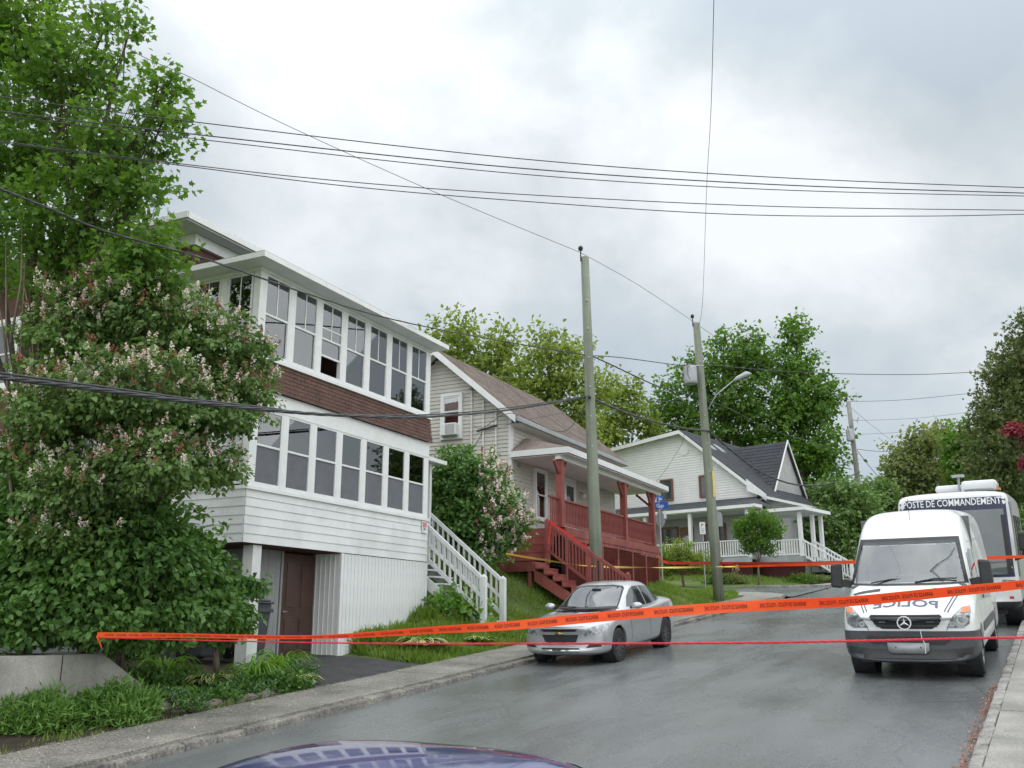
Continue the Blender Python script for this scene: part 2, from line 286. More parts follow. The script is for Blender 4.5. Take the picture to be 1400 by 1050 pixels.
def asphalt():
    m, N, L, B = newmat('wet_asphalt'); tc = N.new('ShaderNodeTexCoord')
    mp = N.new('ShaderNodeMapping'); mp.inputs['Rotation'].default_value = (0, 0, R(-60)); L.new(tc.outputs['Object'], mp.inputs[0])
    mp2 = N.new('ShaderNodeMapping'); mp2.inputs['Scale'].default_value = (.40, 1.0, 1); L.new(mp.outputs[0], mp2.inputs[0])   # x runs along the road
    n = N.new('ShaderNodeTexNoise'); n.inputs['Scale'].default_value = .8; n.inputs['Detail'].default_value = 10; n.inputs['Roughness'].default_value = .60; L.new(mp2.outputs[0], n.inputs['Vector'])
    f = N.new('ShaderNodeTexNoise'); f.inputs['Scale'].default_value = 70; f.inputs['Detail'].default_value = 4; L.new(tc.outputs['Object'], f.inputs['Vector'])
    cr = N.new('ShaderNodeValToRGB'); e = cr.color_ramp.elements; e[0].position = .38; e[0].color = (.130, .137, .140, 1); e[1].position = .62; e[1].color = (.160, .168, .169, 1); L.new(n.outputs[0], cr.inputs[0])
    mr = N.new('ShaderNodeMapRange'); mr.inputs[1].default_value = .3; mr.inputs[2].default_value = .7; mr.inputs[3].default_value = .50; mr.inputs[4].default_value = 1.50; L.new(f.outputs[0], mr.inputs[0])
    mm = N.new('ShaderNodeMix'); mm.data_type = 'RGBA'; mm.blend_type = 'MULTIPLY'; mm.inputs[0].default_value = 1; L.new(cr.outputs[0], mm.inputs[6]); L.new(mr.outputs[0], mm.inputs[7])
    vo = N.new('ShaderNodeTexVoronoi'); vo.feature = 'DISTANCE_TO_EDGE'; vo.inputs['Scale'].default_value = .55; wv = N.new('ShaderNodeMix'); wv.data_type = 'RGBA'; wv.inputs[0].default_value = .12; nd = N.new('ShaderNodeTexNoise'); nd.inputs['Scale'].default_value = 2.2; nd.inputs['Detail'].default_value = 6
    L.new(tc.outputs['Object'], nd.inputs['Vector']); L.new(tc.outputs['Object'], wv.inputs[6]); L.new(nd.outputs['Color'], wv.inputs[7]); L.new(wv.outputs[2], vo.inputs['Vector'])
    cm = N.new('ShaderNodeMapRange'); cm.inputs[1].default_value = .0; cm.inputs[2].default_value = .012; cm.inputs[3].default_value = .72; cm.inputs[4].default_value = 1.0; L.new(vo.outputs['Distance'], cm.inputs[0])
    gate = N.new('ShaderNodeMapRange'); gate.inputs[1].default_value = .54; gate.inputs[2].default_value = .62; gate.inputs[3].default_value = 0; gate.inputs[4].default_value = 1; n5 = N.new('ShaderNodeTexNoise'); n5.inputs['Scale'].default_value = .35; L.new(tc.outputs['Object'], n5.inputs['Vector']); L.new(n5.outputs[0], gate.inputs[0])
    mc = N.new('ShaderNodeMix'); mc.data_type = 'RGBA'; mc.blend_type = 'MULTIPLY'; L.new(gate.outputs[0], mc.inputs[0]); L.new(mm.outputs[2], mc.inputs[6]); L.new(cm.outputs[0], mc.inputs[7]); L.new(mc.outputs[2], B.inputs['Base Color'])
    rr = N.new('ShaderNodeMapRange'); rr.inputs[1].default_value = .36; rr.inputs[2].default_value = .62; rr.inputs[3].default_value = .17; rr.inputs[4].default_value = .36; L.new(n.outputs[0], rr.inputs[0]); L.new(rr.outputs[0], B.inputs['Roughness'])
    bp = N.new('ShaderNodeBump'); bp.inputs['Strength'].default_value = .35; bp.inputs['Distance'].default_value = .008; L.new(f.outputs[0], bp.inputs['Height']); L.new(bp.outputs[0], B.inputs['Normal'])
    return m
M['asphalt'] = asphalt()
def groundmat():
    m, N, L, B = newmat('lawn_ground'); tc = N.new('ShaderNodeTexCoord')
    n = N.new('ShaderNodeTexNoise'); n.inputs['Scale'].default_value = .6; n.inputs['Detail'].default_value = 9; n.inputs['Roughness'].default_value = .65; L.new(tc.outputs['Object'], n.inputs['Vector'])
    cr = N.new('ShaderNodeValToRGB'); e = cr.color_ramp.elements; e[0].position = .36; e[0].color = (.07, .10, .024, 1); e[1].position = .66; e[1].color = (.15, .18, .045, 1); k = e.new(.5); k.color = (.10, .15, .03, 1)
    L.new(n.outputs[0], cr.inputs[0]); L.new(cr.outputs[0], B.inputs['Base Color']); B.inputs['Roughness'].default_value = .9
    f = N.new('ShaderNodeTexNoise'); f.inputs['Scale'].default_value = 25; f.inputs['Detail'].default_value = 4; L.new(tc.outputs['Object'], f.inputs['Vector'])
    bp = N.new('ShaderNodeBump'); bp.inputs['Strength'].default_value = .7; bp.inputs['Distance'].default_value = .05; L.new(f.outputs[0], bp.inputs['Height']); L.new(bp.outputs[0], B.inputs['Normal'])
    return m
M['ground'] = groundmat()

# ------------------------------------------------------------ terrain (s along the road uphill, t to its right)
KL, KR, SWL, SWR = -9.45, -1.0, -10.95, 1.6
_ctl = np.array([  # s, t, metres above the road plane
 (-12, -12, .15), (-12, -25, 1.2), (2, -12.6, .9), (8.6, -12.5, .92), (8, -16, .95), (5, -20, 1.1),
 (10.2, -12.3, .28), (11.4, -13.2, .36), (12.0, -15.0, .55), (13.0, -12.2, .18), (14.6, -12.8, .20), (15.5, -13.3, .24), (12.9, -15.9, .4), (14, -18, .6),
 (17.2, -12.1, .28), (19.0, -13.2, .75), (20.2, -12.0, .45), (21.5, -13.2, 1.0), (22.5, -15, 1.9), (22.5, -12.0, .45),
 (24.6, -14.0, 2.0), (24.6, -12.5, 1.25), (23.1, -12.6, 1.25), (22.9, -13.5, 1.65), (23.4, -11.9, .62), (26.5, -11.6, .28), (28, -13, 1.0), (33.3, -13.1, .92), (33, -11.5, .25), (36, -12.3, .25), (36, -15, .9),
 (39, -11.6, .1), (42, -14.6, .25), (46, -21, .35), (52, -32, .4), (45.9, -12.6, .12), (47.5, -20, .4), (46.5, -15.5, .35),
 (49.0, -14.8, .45), (50, -22, .6), (54, -14, .4), (60, -14, .3), (30, -22, 2.6), (40, -25, 1.6), (20, -26, 2.6), (56, -36, 1.8), (70, -16, .5), (80, -30, 1.5), (90, -14, .5)], float)
def _tps():
    P = _ctl[:, :2]; n = len(P); d = np.linalg.norm(P[:, None] - P[None], axis=2); K = np.where(d > 0, d * d * np.log(d + 1e-9), 0) + np.eye(n) * .15
    A = np.zeros((n + 3, n + 3)); A[:n, :n] = K; A[:n, n] = 1; A[:n, n + 1:] = P; A[n, :n] = 1; A[n + 1:, :n] = P.T
    return np.linalg.solve(A, np.concatenate([_ctl[:, 2], [0, 0, 0]]))
_w = _tps()
def D_left(s, t):
    s = np.asarray(s, float); t = np.asarray(t, float); sc = np.clip(s, -12, 92); tc_ = np.clip(t, -38, -10)
    d = np.sqrt((sc[..., None] - _ctl[:, 0]) ** 2 + (tc_[..., None] - _ctl[:, 1]) ** 2)
    v = (np.where(d > 0, d * d * np.log(d + 1e-9), 0) * _w[:-3]).sum(-1) + _w[-3] + _w[-2] * sc + _w[-1] * tc_
    v = np.clip(v, -.1, 4) + np.maximum(-t - 38, 0) * .10
    # the retaining wall holds the ground behind it
    k = np.clip((-11.0 - t) / .6, 0, 1); k = k * k * (3 - 2 * k)
    v = v * k + .06 * (1 - k)
    w = (s < 9.6)
    v = np.where(w & (t > -12.35), .07 + .10 * np.clip((-11 - t) / 1.3, 0, 1), v)
    v = np.where(w & (t <= -12.35), np.maximum(v, np.clip(1.70 - RZ(s), .3, 1.3)), v)
    return v
def H(s, t):
    s = np.asarray(s, float); t = np.asarray(t, float)
    left = D_left(s, t); right = .05 + np.clip((t - 1.6) / 6, 0, 1) * .5 + np.maximum(t - 12, 0) * .03
    d = np.where(t < SWL, left, np.where(t > SWR, right, -.12))
    return RZ(s) + d
def gz(p): s, t = st(p); return float(H(s, t))
def sheet(name, ss, ts, zf, m, **kw):
    S_, T_ = np.meshgrid(ss, ts, indexing='ij'); Z = zf(S_, T_)
    X = S_ * .5 + T_ * .8660254; Y = S_ * .8660254 - T_ * .5
    v = np.stack([X, Y, Z], -1).reshape(-1, 3); a, b = len(ss), len(ts)
    i = (np.arange(a - 1)[:, None] * b + np.arange(b - 1)).reshape(-1)
    f = np.stack([i, i + b, i + b + 1, i + 1], -1)
    me = bpy.data.meshes.new(name); me.from_pydata(v.tolist(), [], f.tolist()); me.materials.append(m)
    me.polygons.foreach_set('use_smooth', [True] * len(me.polygons)); me.update()
    bm = bmesh.new(); bm.from_mesh(me); bmesh.ops.recalc_face_normals(bm, faces=bm.faces)
    if sum(f_.normal.z for f_ in bm.faces) < 0: bmesh.ops.reverse_faces(bm, faces=bm.faces)
    bm.to_mesh(me); bm.free()
    return link(name, me, **kw)
ss = np.unique(np.concatenate([np.array([-400, -200, -100, -60, -30]), np.arange(-15, 5, 1.), np.arange(5, 60, .4), np.arange(60, 100, 2.), np.array([120, 160, 220, 320, 500, 900])]))
ts = np.unique(np.concatenate([np.array([-700, -400, -250, -150, -100, -70, -50]), np.arange(-40, -20, 1.), np.arange(-20, -12.4, .4), np.array([-12.36, -12.34]), np.arange(-12.2, -10.95, .2), np.array([-10.95, -10.93, -6, 0, 1.58, 1.6]), np.arange(2, 20, 2.), np.array([30, 50, 80, 140, 250, 450, 800])]))
sheet('ground', ss, ts, H, M['ground'], kind='structure')
# side street, running off to the left between the pole lawn and the white house
def strip(name, pts, m, width_in=None, up=0.01, zf=None, **kw):
    mb = MB()
    for a, b in zip(pts[:-1], pts[1:]):
        pass
    return None
rs = np.concatenate([np.arange(-30, 60, 1.), np.arange(60, 130, 4.), np.array([160, 220, 300])])
def road_z(s, t):
    c = -(np.asarray(t) - (KL + KR) / 2) ** 2 * .0022 + .03
    return RZ(s) + c
road = sheet('road', rs, np.linspace(KL - .02, KR + .02, 12), road_z, M['asphalt'], kind='structure')
# kerb and sidewalk slabs
def slabs(name, t0, t1, s0, s1, step, kerb_t, side):
    base = MB()
    k = MB(); n = 0
    for s in np.arange(s0, s1, .5):
        e = min(s + .5, s1); j = random.uniform(-.008, .012)
        a, b = (kerb_t, kerb_t + .16 * side)
        z0a, z0b = float(RZ(s)), float(RZ(e)); h = (.115 if side > 0 else .075) + j
        k.hexa([ST(s, a, z0a - .2), ST(e, a, z0b - .2), ST(e, b, z0b - .2), ST(s, b, z0a - .2), ST(s, a + .03 * side, z0a + h), ST(e, a + .03 * side, z0b + h), ST(e, b, z0b + h + .01), ST(s, b, z0a + h + .01)])
    k.v = [(x + random.uniform(-.012, .012), y + random.uniform(-.012, .012), z + random.uniform(-.016, .008)) for x, y, z in k.v]
    ko = k.build(name.replace('sidewalk', 'kerb'), M['kerb_left' if side < 0 else 'kerb'], kind='structure', bevel=.02)
    root = None
    a, b = kerb_t + .163 * side, (t0 if side < 0 else t1)
    first = True; s = s0
    meshes = []; MS = M['sidewalk_left' if side < 0 else 'sidewalk']
    while s < s1 - .1:
        e = min(s + step, s1); z0, z1 = float(RZ(s)), float(RZ(e)); g = .012 if side > 0 else .003; j = random.uniform(-.006, .006)
        hh = .118 + j
        mb = MB().hexa([ST(s + g, a, z0 - .1), ST(e - g, a, z1 - .1), ST(e - g, b, z1 - .1), ST(s + g, b, z0 - .1), ST(s + g, a, z0 + hh), ST(e - g, a, z1 + hh), ST(e - g, b, z1 + hh + .01), ST(s + g, b, z0 + hh + .01)])
        if first: root = mb.build(name, MS, kind='structure', bevel=.008); first = False
        else: mb.build('slab', MS, root, bevel=.008)
        s = e
    return root
slabs('sidewalk', SWL, 0, 2, 37, 2.5, KL, -1)
slabs('sidewalk', 0, SWR, -4, 60, 1.55, KR, 1)
# corner of the left sidewalk turning into the side street
def fan(name, pts, m, h, kind='structure', drop=.25, **kw):
    mb = MB(); n = len(pts)
    top = [ST(s, t, float(RZ(s)) + h) for s, t in pts]; bot = [p - Vector((0, 0, drop)) for p in top]
    mb.add(top + bot, [tuple(range(n)), tuple(range(n, 2 * n))[::-1]] + [(i, (i + 1) % n, n + (i + 1) % n, n + i) for i in range(n)])
    return mb.build(name, m, kind=kind, **kw)
def flat(name, pts, m, up, **kw):      # polygon draped on the ground
    bm = bmesh.new(); vs = [bm.verts.new((p[0], p[1], 0)) for p in pts]; bm.faces.new(vs)
    xs = [p[0] for p in pts]; ys = [p[1] for p in pts]
    for ax, lo, hi in ((0, min(xs), max(xs)), (1, min(ys), max(ys))):
        q = lo + .4
        while q < hi:
            no = (1, 0, 0) if ax == 0 else (0, 1, 0); co = (q, 0, 0) if ax == 0 else (0, q, 0)
            bmesh.ops.bisect_plane(bm, geom=bm.verts[:] + bm.edges[:] + bm.faces[:], plane_co=co, plane_no=no); q += .5
    for v in bm.verts:
        s, t = v.co.x, v.co.y; u_ = up(s, t) if callable(up) else float(H(s, t)) + up; v.co = ST(s, t, u_)
    bmesh.ops.recalc_face_normals(bm, faces=bm.faces)
    if sum(f.normal.z for f in bm.faces) < 0: bmesh.ops.reverse_faces(bm, faces=bm.faces)
    me = bpy.data.meshes.new(name); bm.to_mesh(me); bm.free(); me.materials.append(m)
    return link(name, me, **kw)
def sst(s, t): 
    return float(RZ(s)) + .028 + .3 * min(1, max(0, (-t - 10) / 8))
fan('sidewalk', [(37.0, KL), (38.6, -9.7), (40.0, -10.6), (40.9, -12.0), (42.4, -14.2), (44.5, -17.5), (43.6, -17.9), (41.5, -14.8), (39.6, -12.6), (38.2, -11.2), (37.0, -10.95)], M['sidewalk'], .12)
flat('side_street', [(38.5, -9.35), (45.6, -9.35), (45.8, -12.2), (46.6, -16), (48.2, -22), (51, -30), (54, -38), (48.5, -38), (46, -28), (43, -18.6), (41.2, -13), (40, -11)], M['asphalt'], sst, kind='structure')
fan('kerb', [(45.4, -9.45), (45.7, -12.1), (46.5, -15.9), (48.1, -21.9), (50.9, -29.9), (51.2, -29.8), (48.4, -21.8), (46.8, -15.8), (46.0, -12.05), (45.8, -10.2), (47.5, -9.6), (62, -9.5), (62, -9.3), (46.5, -9.3)], M['kerb'], .15)
# driveway in front of the garage door, soil of the flower bed
flat('driveway', [(12.3, -10.9), (16.3, -10.9), (15.9, -11.6), (15.5, -13.3), (14.9, -14.3), (14.3, -13.6), (13.4, -12.0)], M['asphalt2'], .03, kind='structure')
flat('wall_foot_soil', [(2.5, -10.97), (9.4, -10.97), (9.4, -12.1), (2.5, -12.1)], M['soil'], .02, kind='structure')
flat('flower_bed_soil', [(9.3, -11.0), (12.25, -11.0), (13.3, -12.05), (14.2, -13.65), (14.5, -16), (9.4, -16)], M['soil'], .025, kind='structure')

# ------------------------------------------------------------ house building tools
def boards(parent, x0, x1, z0, z1, h, m, y=0.0, axis='x', name='siding_board', clip=None, proud=.018, flip=1):
    """Clapboards along x (or along y when axis='y'), each one an object; flip is the outward sign."""
    n = max(1, round((z1 - z0) / h)); h = (z1 - z0) / n
    for i in range(n):
        za = z0 + i * h; zb = za + h; a, b = x0, x1
        if clip:
            a, b = clip((za + zb) / 2)
            if b - a < .1: continue
        j = random.uniform(-.001, .001)
        if axis == 'x':
            q = y - flip * .0; p0 = q - flip * (proud + j); p1 = q - flip * .004; bk = q + flip * .01
            vs = [(a, p0, za), (b, p0, za), (b, bk, za), (a, bk, za), (a, p1, zb - .002), (b, p1, zb - .002), (b, bk, zb - .002), (a, bk, zb - .002)]
        else:
            q = y; p0 = q - flip * (proud + j); p1 = q - flip * .004; bk = q + flip * .01
            vs = [(p0, a, za), (p0, b, za), (bk, b, za), (bk, a, za), (p1, a, zb - .002), (p1, b, zb - .002), (bk, b, zb - .002), (bk, a, zb - .002)]
        MB().hexa(vs).build(name, m, parent)
_wc = {}
def win(parent, x, z, w, h, y=0, axis='x', out=-1, fr=.045, rail=.5, munt=(0, 0), m='white_trim', glass='pane', open_=0, name='window', depth=.07, back=None, trim=0):
    """Sash window: frame mesh, panes and muntins as its children. out is the outward direction on the facing axis."""
    key = (round(w, 3), round(h, 3), axis, out, fr, rail, munt, m, glass, open_, depth, trim)
    if key not in _wc:
        f = MB()
        def bb(mb, a0, a1, d0, d1, z0, z1):
            d0, d1 = sorted((d0 * -out, d1 * -out))
            if axis == 'x': mb.box(a0, a1, d0, d1, z0, z1)
            else: mb.box(d0, d1, a0, a1, z0, z1)
        o0 = -.02; d = depth
        bb(f, 0, fr, o0, d, 0, h); bb(f, w - fr, w, o0, d, 0, h); bb(f, fr, w - fr, o0, d, 0, fr * 1.2); bb(f, fr, w - fr, o0, d, h - fr, h)
        if trim:
            bb(f, -trim, -.002, -.035, .06, -trim, h + trim); bb(f, w + .002, w + trim, -.035, .06, -trim, h + trim); bb(f, 0, w, -.035, .06, -trim, -.002); bb(f, 0, w, -.04, .06, h + .002, h + trim)
        zr = h * rail if rail else None
        if rail: bb(f, fr, w - fr, -.012, .03, zr - .02, zr + .02)
        if open_: bb(f, fr, w - fr, .0, .03, zr * .55 - .02, zr * .55 + .02)
        fm = f.mesh('window', M[m])
        panes = []
        def pane(z0, z1, dd):
            p = MB(); bb(p, fr, w - fr, dd, dd + .006, z0, z1); return p.mesh('pane', M[glass])
        if rail:
            panes.append(('pane', pane(zr + .02, h - fr, .0)))
            panes.append(('pane', pane(fr * 1.2 if not open_ else zr * .55 + .02, zr - .02, .018)))
        else: panes.append(('pane', pane(fr * 1.2, h - fr, .01)))
        for up in (0, 1):
            k = munt[up]
            z0, z1 = (zr + .02, h - fr) if up == 0 and rail else (fr * 1.2, (zr - .02) if rail else h - fr)
            for i in range(k):
                xx = fr + (w - 2 * fr) * (i + 1) / (k + 1); q = MB(); bb(q, xx - .012, xx + .012, -.008, -.001, z0, z1); panes.append(('muntin', q.mesh('muntin', M[m])))
        if open_:
            q = MB(); bb(q, fr, w - fr, -.008, -.001, zr + .22, zr + .25); panes.append(('muntin', q.mesh('muntin', M[m])))
        _wc[key] = (fm, panes)
    fm, panes = _wc[key]
    loc = (x, y, z) if axis == 'x' else (y, x, z)
    o = link(name, fm, parent, loc)
    for nm, me in panes: link(nm, me, o)
    return o
def spheremesh(r, m, name='globe'): return MB().blob((0, 0, 0), r, k=10, m=7).mesh(name, m, True)

# ============================================================ the nearest house: two storey glazed porch
GA = Vector((-3.583, 20.028, 1.525))
A = thing('glazed_porch_house', 'near two storey house with white glazed porches and brown shingle band', 'house', GA, R(64))
def house_a():
    X0, X1, DY = -3.07, 3.42, 2.0
    # structure of the porch
    k = MB(); k.box(X0 + .03, X1 - .03, .05, DY, 2.14, 2.26); k.box(X0 + .03, X1 - .03, .05, DY, 5.1, 5.3); k.box(X0 + .03, X1 - .03, .05, DY, 7.42, 7.5)
    k.build('floor_slab', M['interior'], A)
    bx(X0 + .02, X1 + .02, .03, DY, 2.08, 2.135).build('porch_soffit', M['maroon'], A)
    # main block, brown asphalt siding, set back
    mb = MB(); mb.box(-2.95, 3.2, DY, 11.0, 2.3, 8.56); mb.build('wall', M['brownwall'], A)
    bx(-2.95, 3.2, DY + .6, 11, -.6, 2.29).build('foundation_wall', M['shade_grey'], A)
    rf = MB()
    rf.add([(-3.6, 1.55, 8.72), (3.3, 1.55, 8.72), (3.3, 11.6, 8.72), (-3.6, 11.6, 8.72), (-1.2, 6.2, 9.7), (1.4, 6.2, 9.7)], [(0, 1, 5, 4), (1, 2, 5), (2, 3, 4, 5), (3, 0, 4), (3, 2, 1, 0)])
    rf.build('roof', M['roof_b'], A)
    f = MB(); f.box(-3.62, 3.32, 1.52, 1.56, 8.60, 8.735); f.box(-3.64, -3.6, 1.52, 11.6, 8.60, 8.735); f.build('fascia', M['white_trim'], A)
    f = MB(); f.box(-3.59, 3.29, 1.57, 11.5, 8.57, 8.60); f.build('eave_soffit', M['soffit'], A)
    f = MB(); f.box(-3.0, 3.25, 1.90, DY, 8.32, 8.56); f.box(-3.01, -2.951, DY, 11, 8.32, 8.56); f.build('frieze_board', M['white_trim'], A)
    # brown shingle rows on the visible left flank
    for (yy, z, w, h) in ((4.2, 5.9, .95, 1.5), (7.2, 5.9, .95, 1.5), (4.2, 3.0, .95, 1.5), (7.2, 3.0, .95, 1.5)):
        win(A, yy, z, w, h, -2.97, 'y', -1, trim=.10, back=1)
    # porch roof, nearly flat
    e = .42
    MB().box(X0 - e, X1 + .14, -e, DY, 7.555, 7.585).build('porch_roof', M['roof_c'], A)
    f = MB(); f.box(X0 - e - .02, X1 + .16, -e - .025, -e, 7.455, 7.565).box(X0 - e - .024, X0 - e, -e, DY, 7.455, 7.565).box(X1 + .14, X1 + .164, -e, DY, 7.455, 7.565)
    f.build('porch_fascia', M['white_trim'], A)
    MB().box(X0 - e + .003, X1 + .136, -e + .003, DY, 7.458, 7.475).build('porch_eave_soffit', M['soffit'], A)
    f = MB(); f.box(X0 - .03, X1 + .03, -.03, .1, 7.385, 7.457).box(X0 - .03, X0 + .1, .1, DY, 7.385, 7.457); f.build('frieze_board', M['white_trim'], A)
    def storey(z0, z1, rail, munt, zsill, ztop, header):
        n = 7; cor = .17; pitch = (X1 - X0 - 2 * cor + .14) / n; w = pitch - .14
        cm = bx(0, cor, -.022, .15, z0, z1)
        post = MB().box(X0, X0 + cor, -.0, .16, zsill, ztop).mesh('corner_post', M['white_trim']); link('corner_post', post, A)
        link('corner_post', MB().box(X1 - cor, X1, 0, .16, zsill, ztop).mesh('corner_post', M['white_trim']), A)
        pm = MB().box(-.07, .07, -.005, .11, zsill, ztop).mesh('mullion', M['white_trim'])
        for i in range(n - 1): link('mullion', pm, A, (X0 + cor + w + .07 + i * pitch, 0, 0))
        for i in range(n): 
            o = win(A, X0 + cor + i * pitch, z0, w, z1 - z0, .02, 'x', -1, fr=.04, rail=rail, munt=munt, open_=1 if (munt[0] and i == 2) else 0)
        s = MB(); s.box(X0 - .03, X1 + .03, -.05, .12, zsill - .07, zsill); s.box(X0 - .03, X0 + .12, .12, DY, zsill - .07, zsill); s.build('window_sill', M['white_trim'], A)
        if z0 > zsill: MB().box(X0 + cor, X1 - cor, -.002, .1, zsill + .001, z0 - .001).build('sill_board', M['white_trim'], A)
        # side
        ws = .64
        for y0 in (.19, 1.03): win(A, y0, z0, ws, z1 - z0, X0 + .02, 'y', -1, fr=.04, rail=rail, munt=munt)
        link('mullion', MB().box(X0 - .003, X0 + .1, .84, 1.02, zsill, ztop).mesh('mullion', M['white_trim']), A)
        link('mullion', MB().box(X0 - .003, X0 + .1, 1.68, DY, zsill, ztop).mesh('mullion', M['white_trim']), A)
        if header: 
            MB().box(X0 - .004, X1 + .004, -.012, .12, z1 + .002, header).build('header_board', M['white_trim'], A)
            MB().box(X0 - .012, X0 + .1, .121, DY, z1 + .002, header).build('header_board', M['white_trim'], A)
        # right end wall, closed
        MB().box(X1 - .03, X1, .161, DY, z0 - .05, z1 + .02).build('end_wall', M['white'], A)
        return w, pitch, cor
    w, pitch, cor = storey(5.74, 7.38, .50, (1, 0), 5.70, 7.40, None)
    storey(3.19, 4.66, .52, (0, 0), 3.15, 4.66, 5.03)
    # screens behind the lower sashes, blinds and things inside
    for i in range(7):
        x = X0 + cor + i * pitch
        MB().box(x + .041, x + w - .041, .028, .032, 3.24, 3.19 + 1.47 * .52 - .021).build('insect_screen', M['screen'], A)
        if i in (0, 1): MB().box(x + .03, x + w - .03, .05, .055, 5.8, 7.33).build('blind', M['blind'], A)
        elif i in (2, 3): MB().box(x + .03, x + w - .03, .05, .055, 6.62, 7.33).build('blind', M['blind'], A)
        elif i in (4, 5): MB().box(x + .03, x + w - .03, .05, .055, 6.55, 7.33).build('blind', M['blind'], A)
        if i in (0, 1, 2, 3, 4, 5): MB().box(x + w * .70, x + w * .86, .22, .32, 2.3, 5.1).build('inside_stud', M['wood'], A)
    MB().bar((X0 + .5, .5, 5.9), (X0 + .5, 1.6, 7.2), .05).bar((X0 + .5, 1.6, 5.9), (X0 + .5, .5, 7.2), .05).build('inside_brace', M['white_wood'], A)
    MB().blob((X0 + .6, .45, 6.5), .16, (1, 1, 1.2), jit=.1).build('stored_bag', M['mint'], A)
    # brown shingle band: every shingle an object, flared at the foot
    MB().hexa([(X0 + .01, -.055, 5.05), (X1 - .01, -.055, 5.05), (X1 - .01, .12, 5.05), (X0 + .01, .12, 5.05), (X0 + .01, .02, 5.63), (X1 - .01, .02, 5.63), (X1 - .01, .12, 5.63), (X0 + .01, .12, 5.63)]).build('band_backing', M['joint'], A)
    MB().hexa([(X0 - .055, .1, 5.05), (X0 + .05, .12, 5.05), (X0 + .05, DY, 5.05), (X0 - .055, DY, 5.05), (X0 + .02, .1, 5.63), (X0 + .05, .12, 5.63), (X0 + .05, DY, 5.63), (X0 + .02, DY, 5.63)]).build('band_backing', M['joint'], A)
    rows = 7; rh = .60 / rows; bw = .235
    for ax in ('x', 'y'):
        a0, a1 = (X0 - .05, X1 + .05) if ax == 'x' else (-.05, DY)
        for r_ in range(rows):
            z = 5.03 + r_ * rh; d = .085 * (1 - (r_ + .5) / rows) ** 1.5
            x = a0 - (bw * .5 if r_ % 2 else 0)
            while x < a1 - .02:
                p, q = max(x, a0), min(x + bw - .008, a1); x += bw
                if q - p < .02: continue
                o = -(d + .006 + random.uniform(0, .004)); t = o + .012
                v = [(p, o - .008, z), (q, o - .008, z), (q, t, z), (p, t, z), (p, o + .006, z + rh - .009), (q, o + .006, z + rh - .009), (q, t + .01, z + rh - .009), (p, t + .01, z + rh - .009)]
                if ax == 'y': v = [(X0 + b, a, c) for a, b, c in v]
                MB().hexa(v).build('brick', M['brick'], A)
    # white clapboard skirt
    boards(A, X0, X1 + .01, 2.10, 3.10, .167, M['white'], 0, 'x')
    boards(A, 0.012, DY, 2.10, 3.10, .167, M['white'], X0, 'y')
    MB().box(X0 + .01, X1 - .01, .012, .1, 2.14, 3.08).box(X0 + .012, X0 + .1, .1, DY, 2.14, 3.08).box(X1 - .02, X1, .1, DY, 2.14, 3.08).build('skirt_wall', M['white'], A)
    # garage front with vertical ribs
    n = 27; x0, x1 = -.03, 3.46; pw = (x1 - x0) / n
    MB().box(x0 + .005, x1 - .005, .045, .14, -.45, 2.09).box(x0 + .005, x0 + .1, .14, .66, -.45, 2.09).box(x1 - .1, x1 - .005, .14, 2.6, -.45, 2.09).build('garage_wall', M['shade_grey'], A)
    pm = MB().box(.004, pw - .012, 0, .05, -.1, 2.085).box(pw - .030, pw - .004, -.014, 0.03, -.1, 2.085).mesh('vertical_board', M['white'])
    for i in range(n): link('vertical_board', pm, A, (x0 + i * pw, .002 + random.uniform(-.001, .001), 0))
    pm = MB().box(0, .05, .004, .118, -.1, 2.085).box(-.012, .03, .104, .122, -.1, 2.085).mesh('vertical_board', M['white'])
    for i in range(5): link('vertical_board', pm, A, (x0 - .004, .045 + i * .122, 0))
    MB().box(x0 - .02, x0 + .06, -.022, .04, -.1, 2.088).build('corner_board', M['white_trim'], A)
    # recessed door
    d = MB().box(-1.10, -.06, .66, .70, -.08, 2.05); do = d.build('door', M['doorbrown'], A)
    for (a, b, z0, z1) in ((-1.02, -.62, .92, 1.9), (-.54, -.14, .92, 1.9), (-1.02, -.62, .08, .78), (-.54, -.14, .08, .78)):
        MB().hexa([(a, .655, z0), (b, .655, z0), (b, .66, z0), (a, .66, z0), (a, .655, z1), (b, .655, z1), (b, .66, z1), (a, .66, z1)]).build('door_panel', M['doorbrown'], do, bevel=.003)
        MB().box(a + .05, b - .05, .640, .656, z0 + .05, z1 - .05).build('door_panel', M['doorbrown'], do, bevel=.006)
    MB().bar((-1.05, .66, .88), (-1.05, .60, .88), .03).bar((-1.05, .6, .88), (-.95, .6, .885), .025).build('handle', M['chrome'], do)
    MB().box(-1.16, -1.105, .64, .72, -.08, 2.09).box(-.058, -.005, .64, .72, -.08, 2.09).build('door_frame', M['shade_grey'], A)
    pm = MB().box(0, .115, .66, .70, -.1, 2.085).mesh('vertical_board', M['shade_grey'])
    for i in range(7): link('vertical_board', pm, A, (-1.29 - i * .12, random.uniform(0, .006), 0))
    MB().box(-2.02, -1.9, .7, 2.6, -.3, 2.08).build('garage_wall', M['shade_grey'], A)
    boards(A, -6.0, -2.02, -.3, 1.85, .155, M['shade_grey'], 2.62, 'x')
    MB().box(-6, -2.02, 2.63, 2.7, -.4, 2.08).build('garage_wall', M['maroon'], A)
    # corner column
    c = MB().box(-2.70, -2.46, .06, .30, .70, 2.08); c.build('porch_column', M['white_wood'], A, bevel=.006)
    MB().box(-2.72, -2.44, .04, .32, -.35, .69).build('column_base', M['white_wood'], A, bevel=.006)
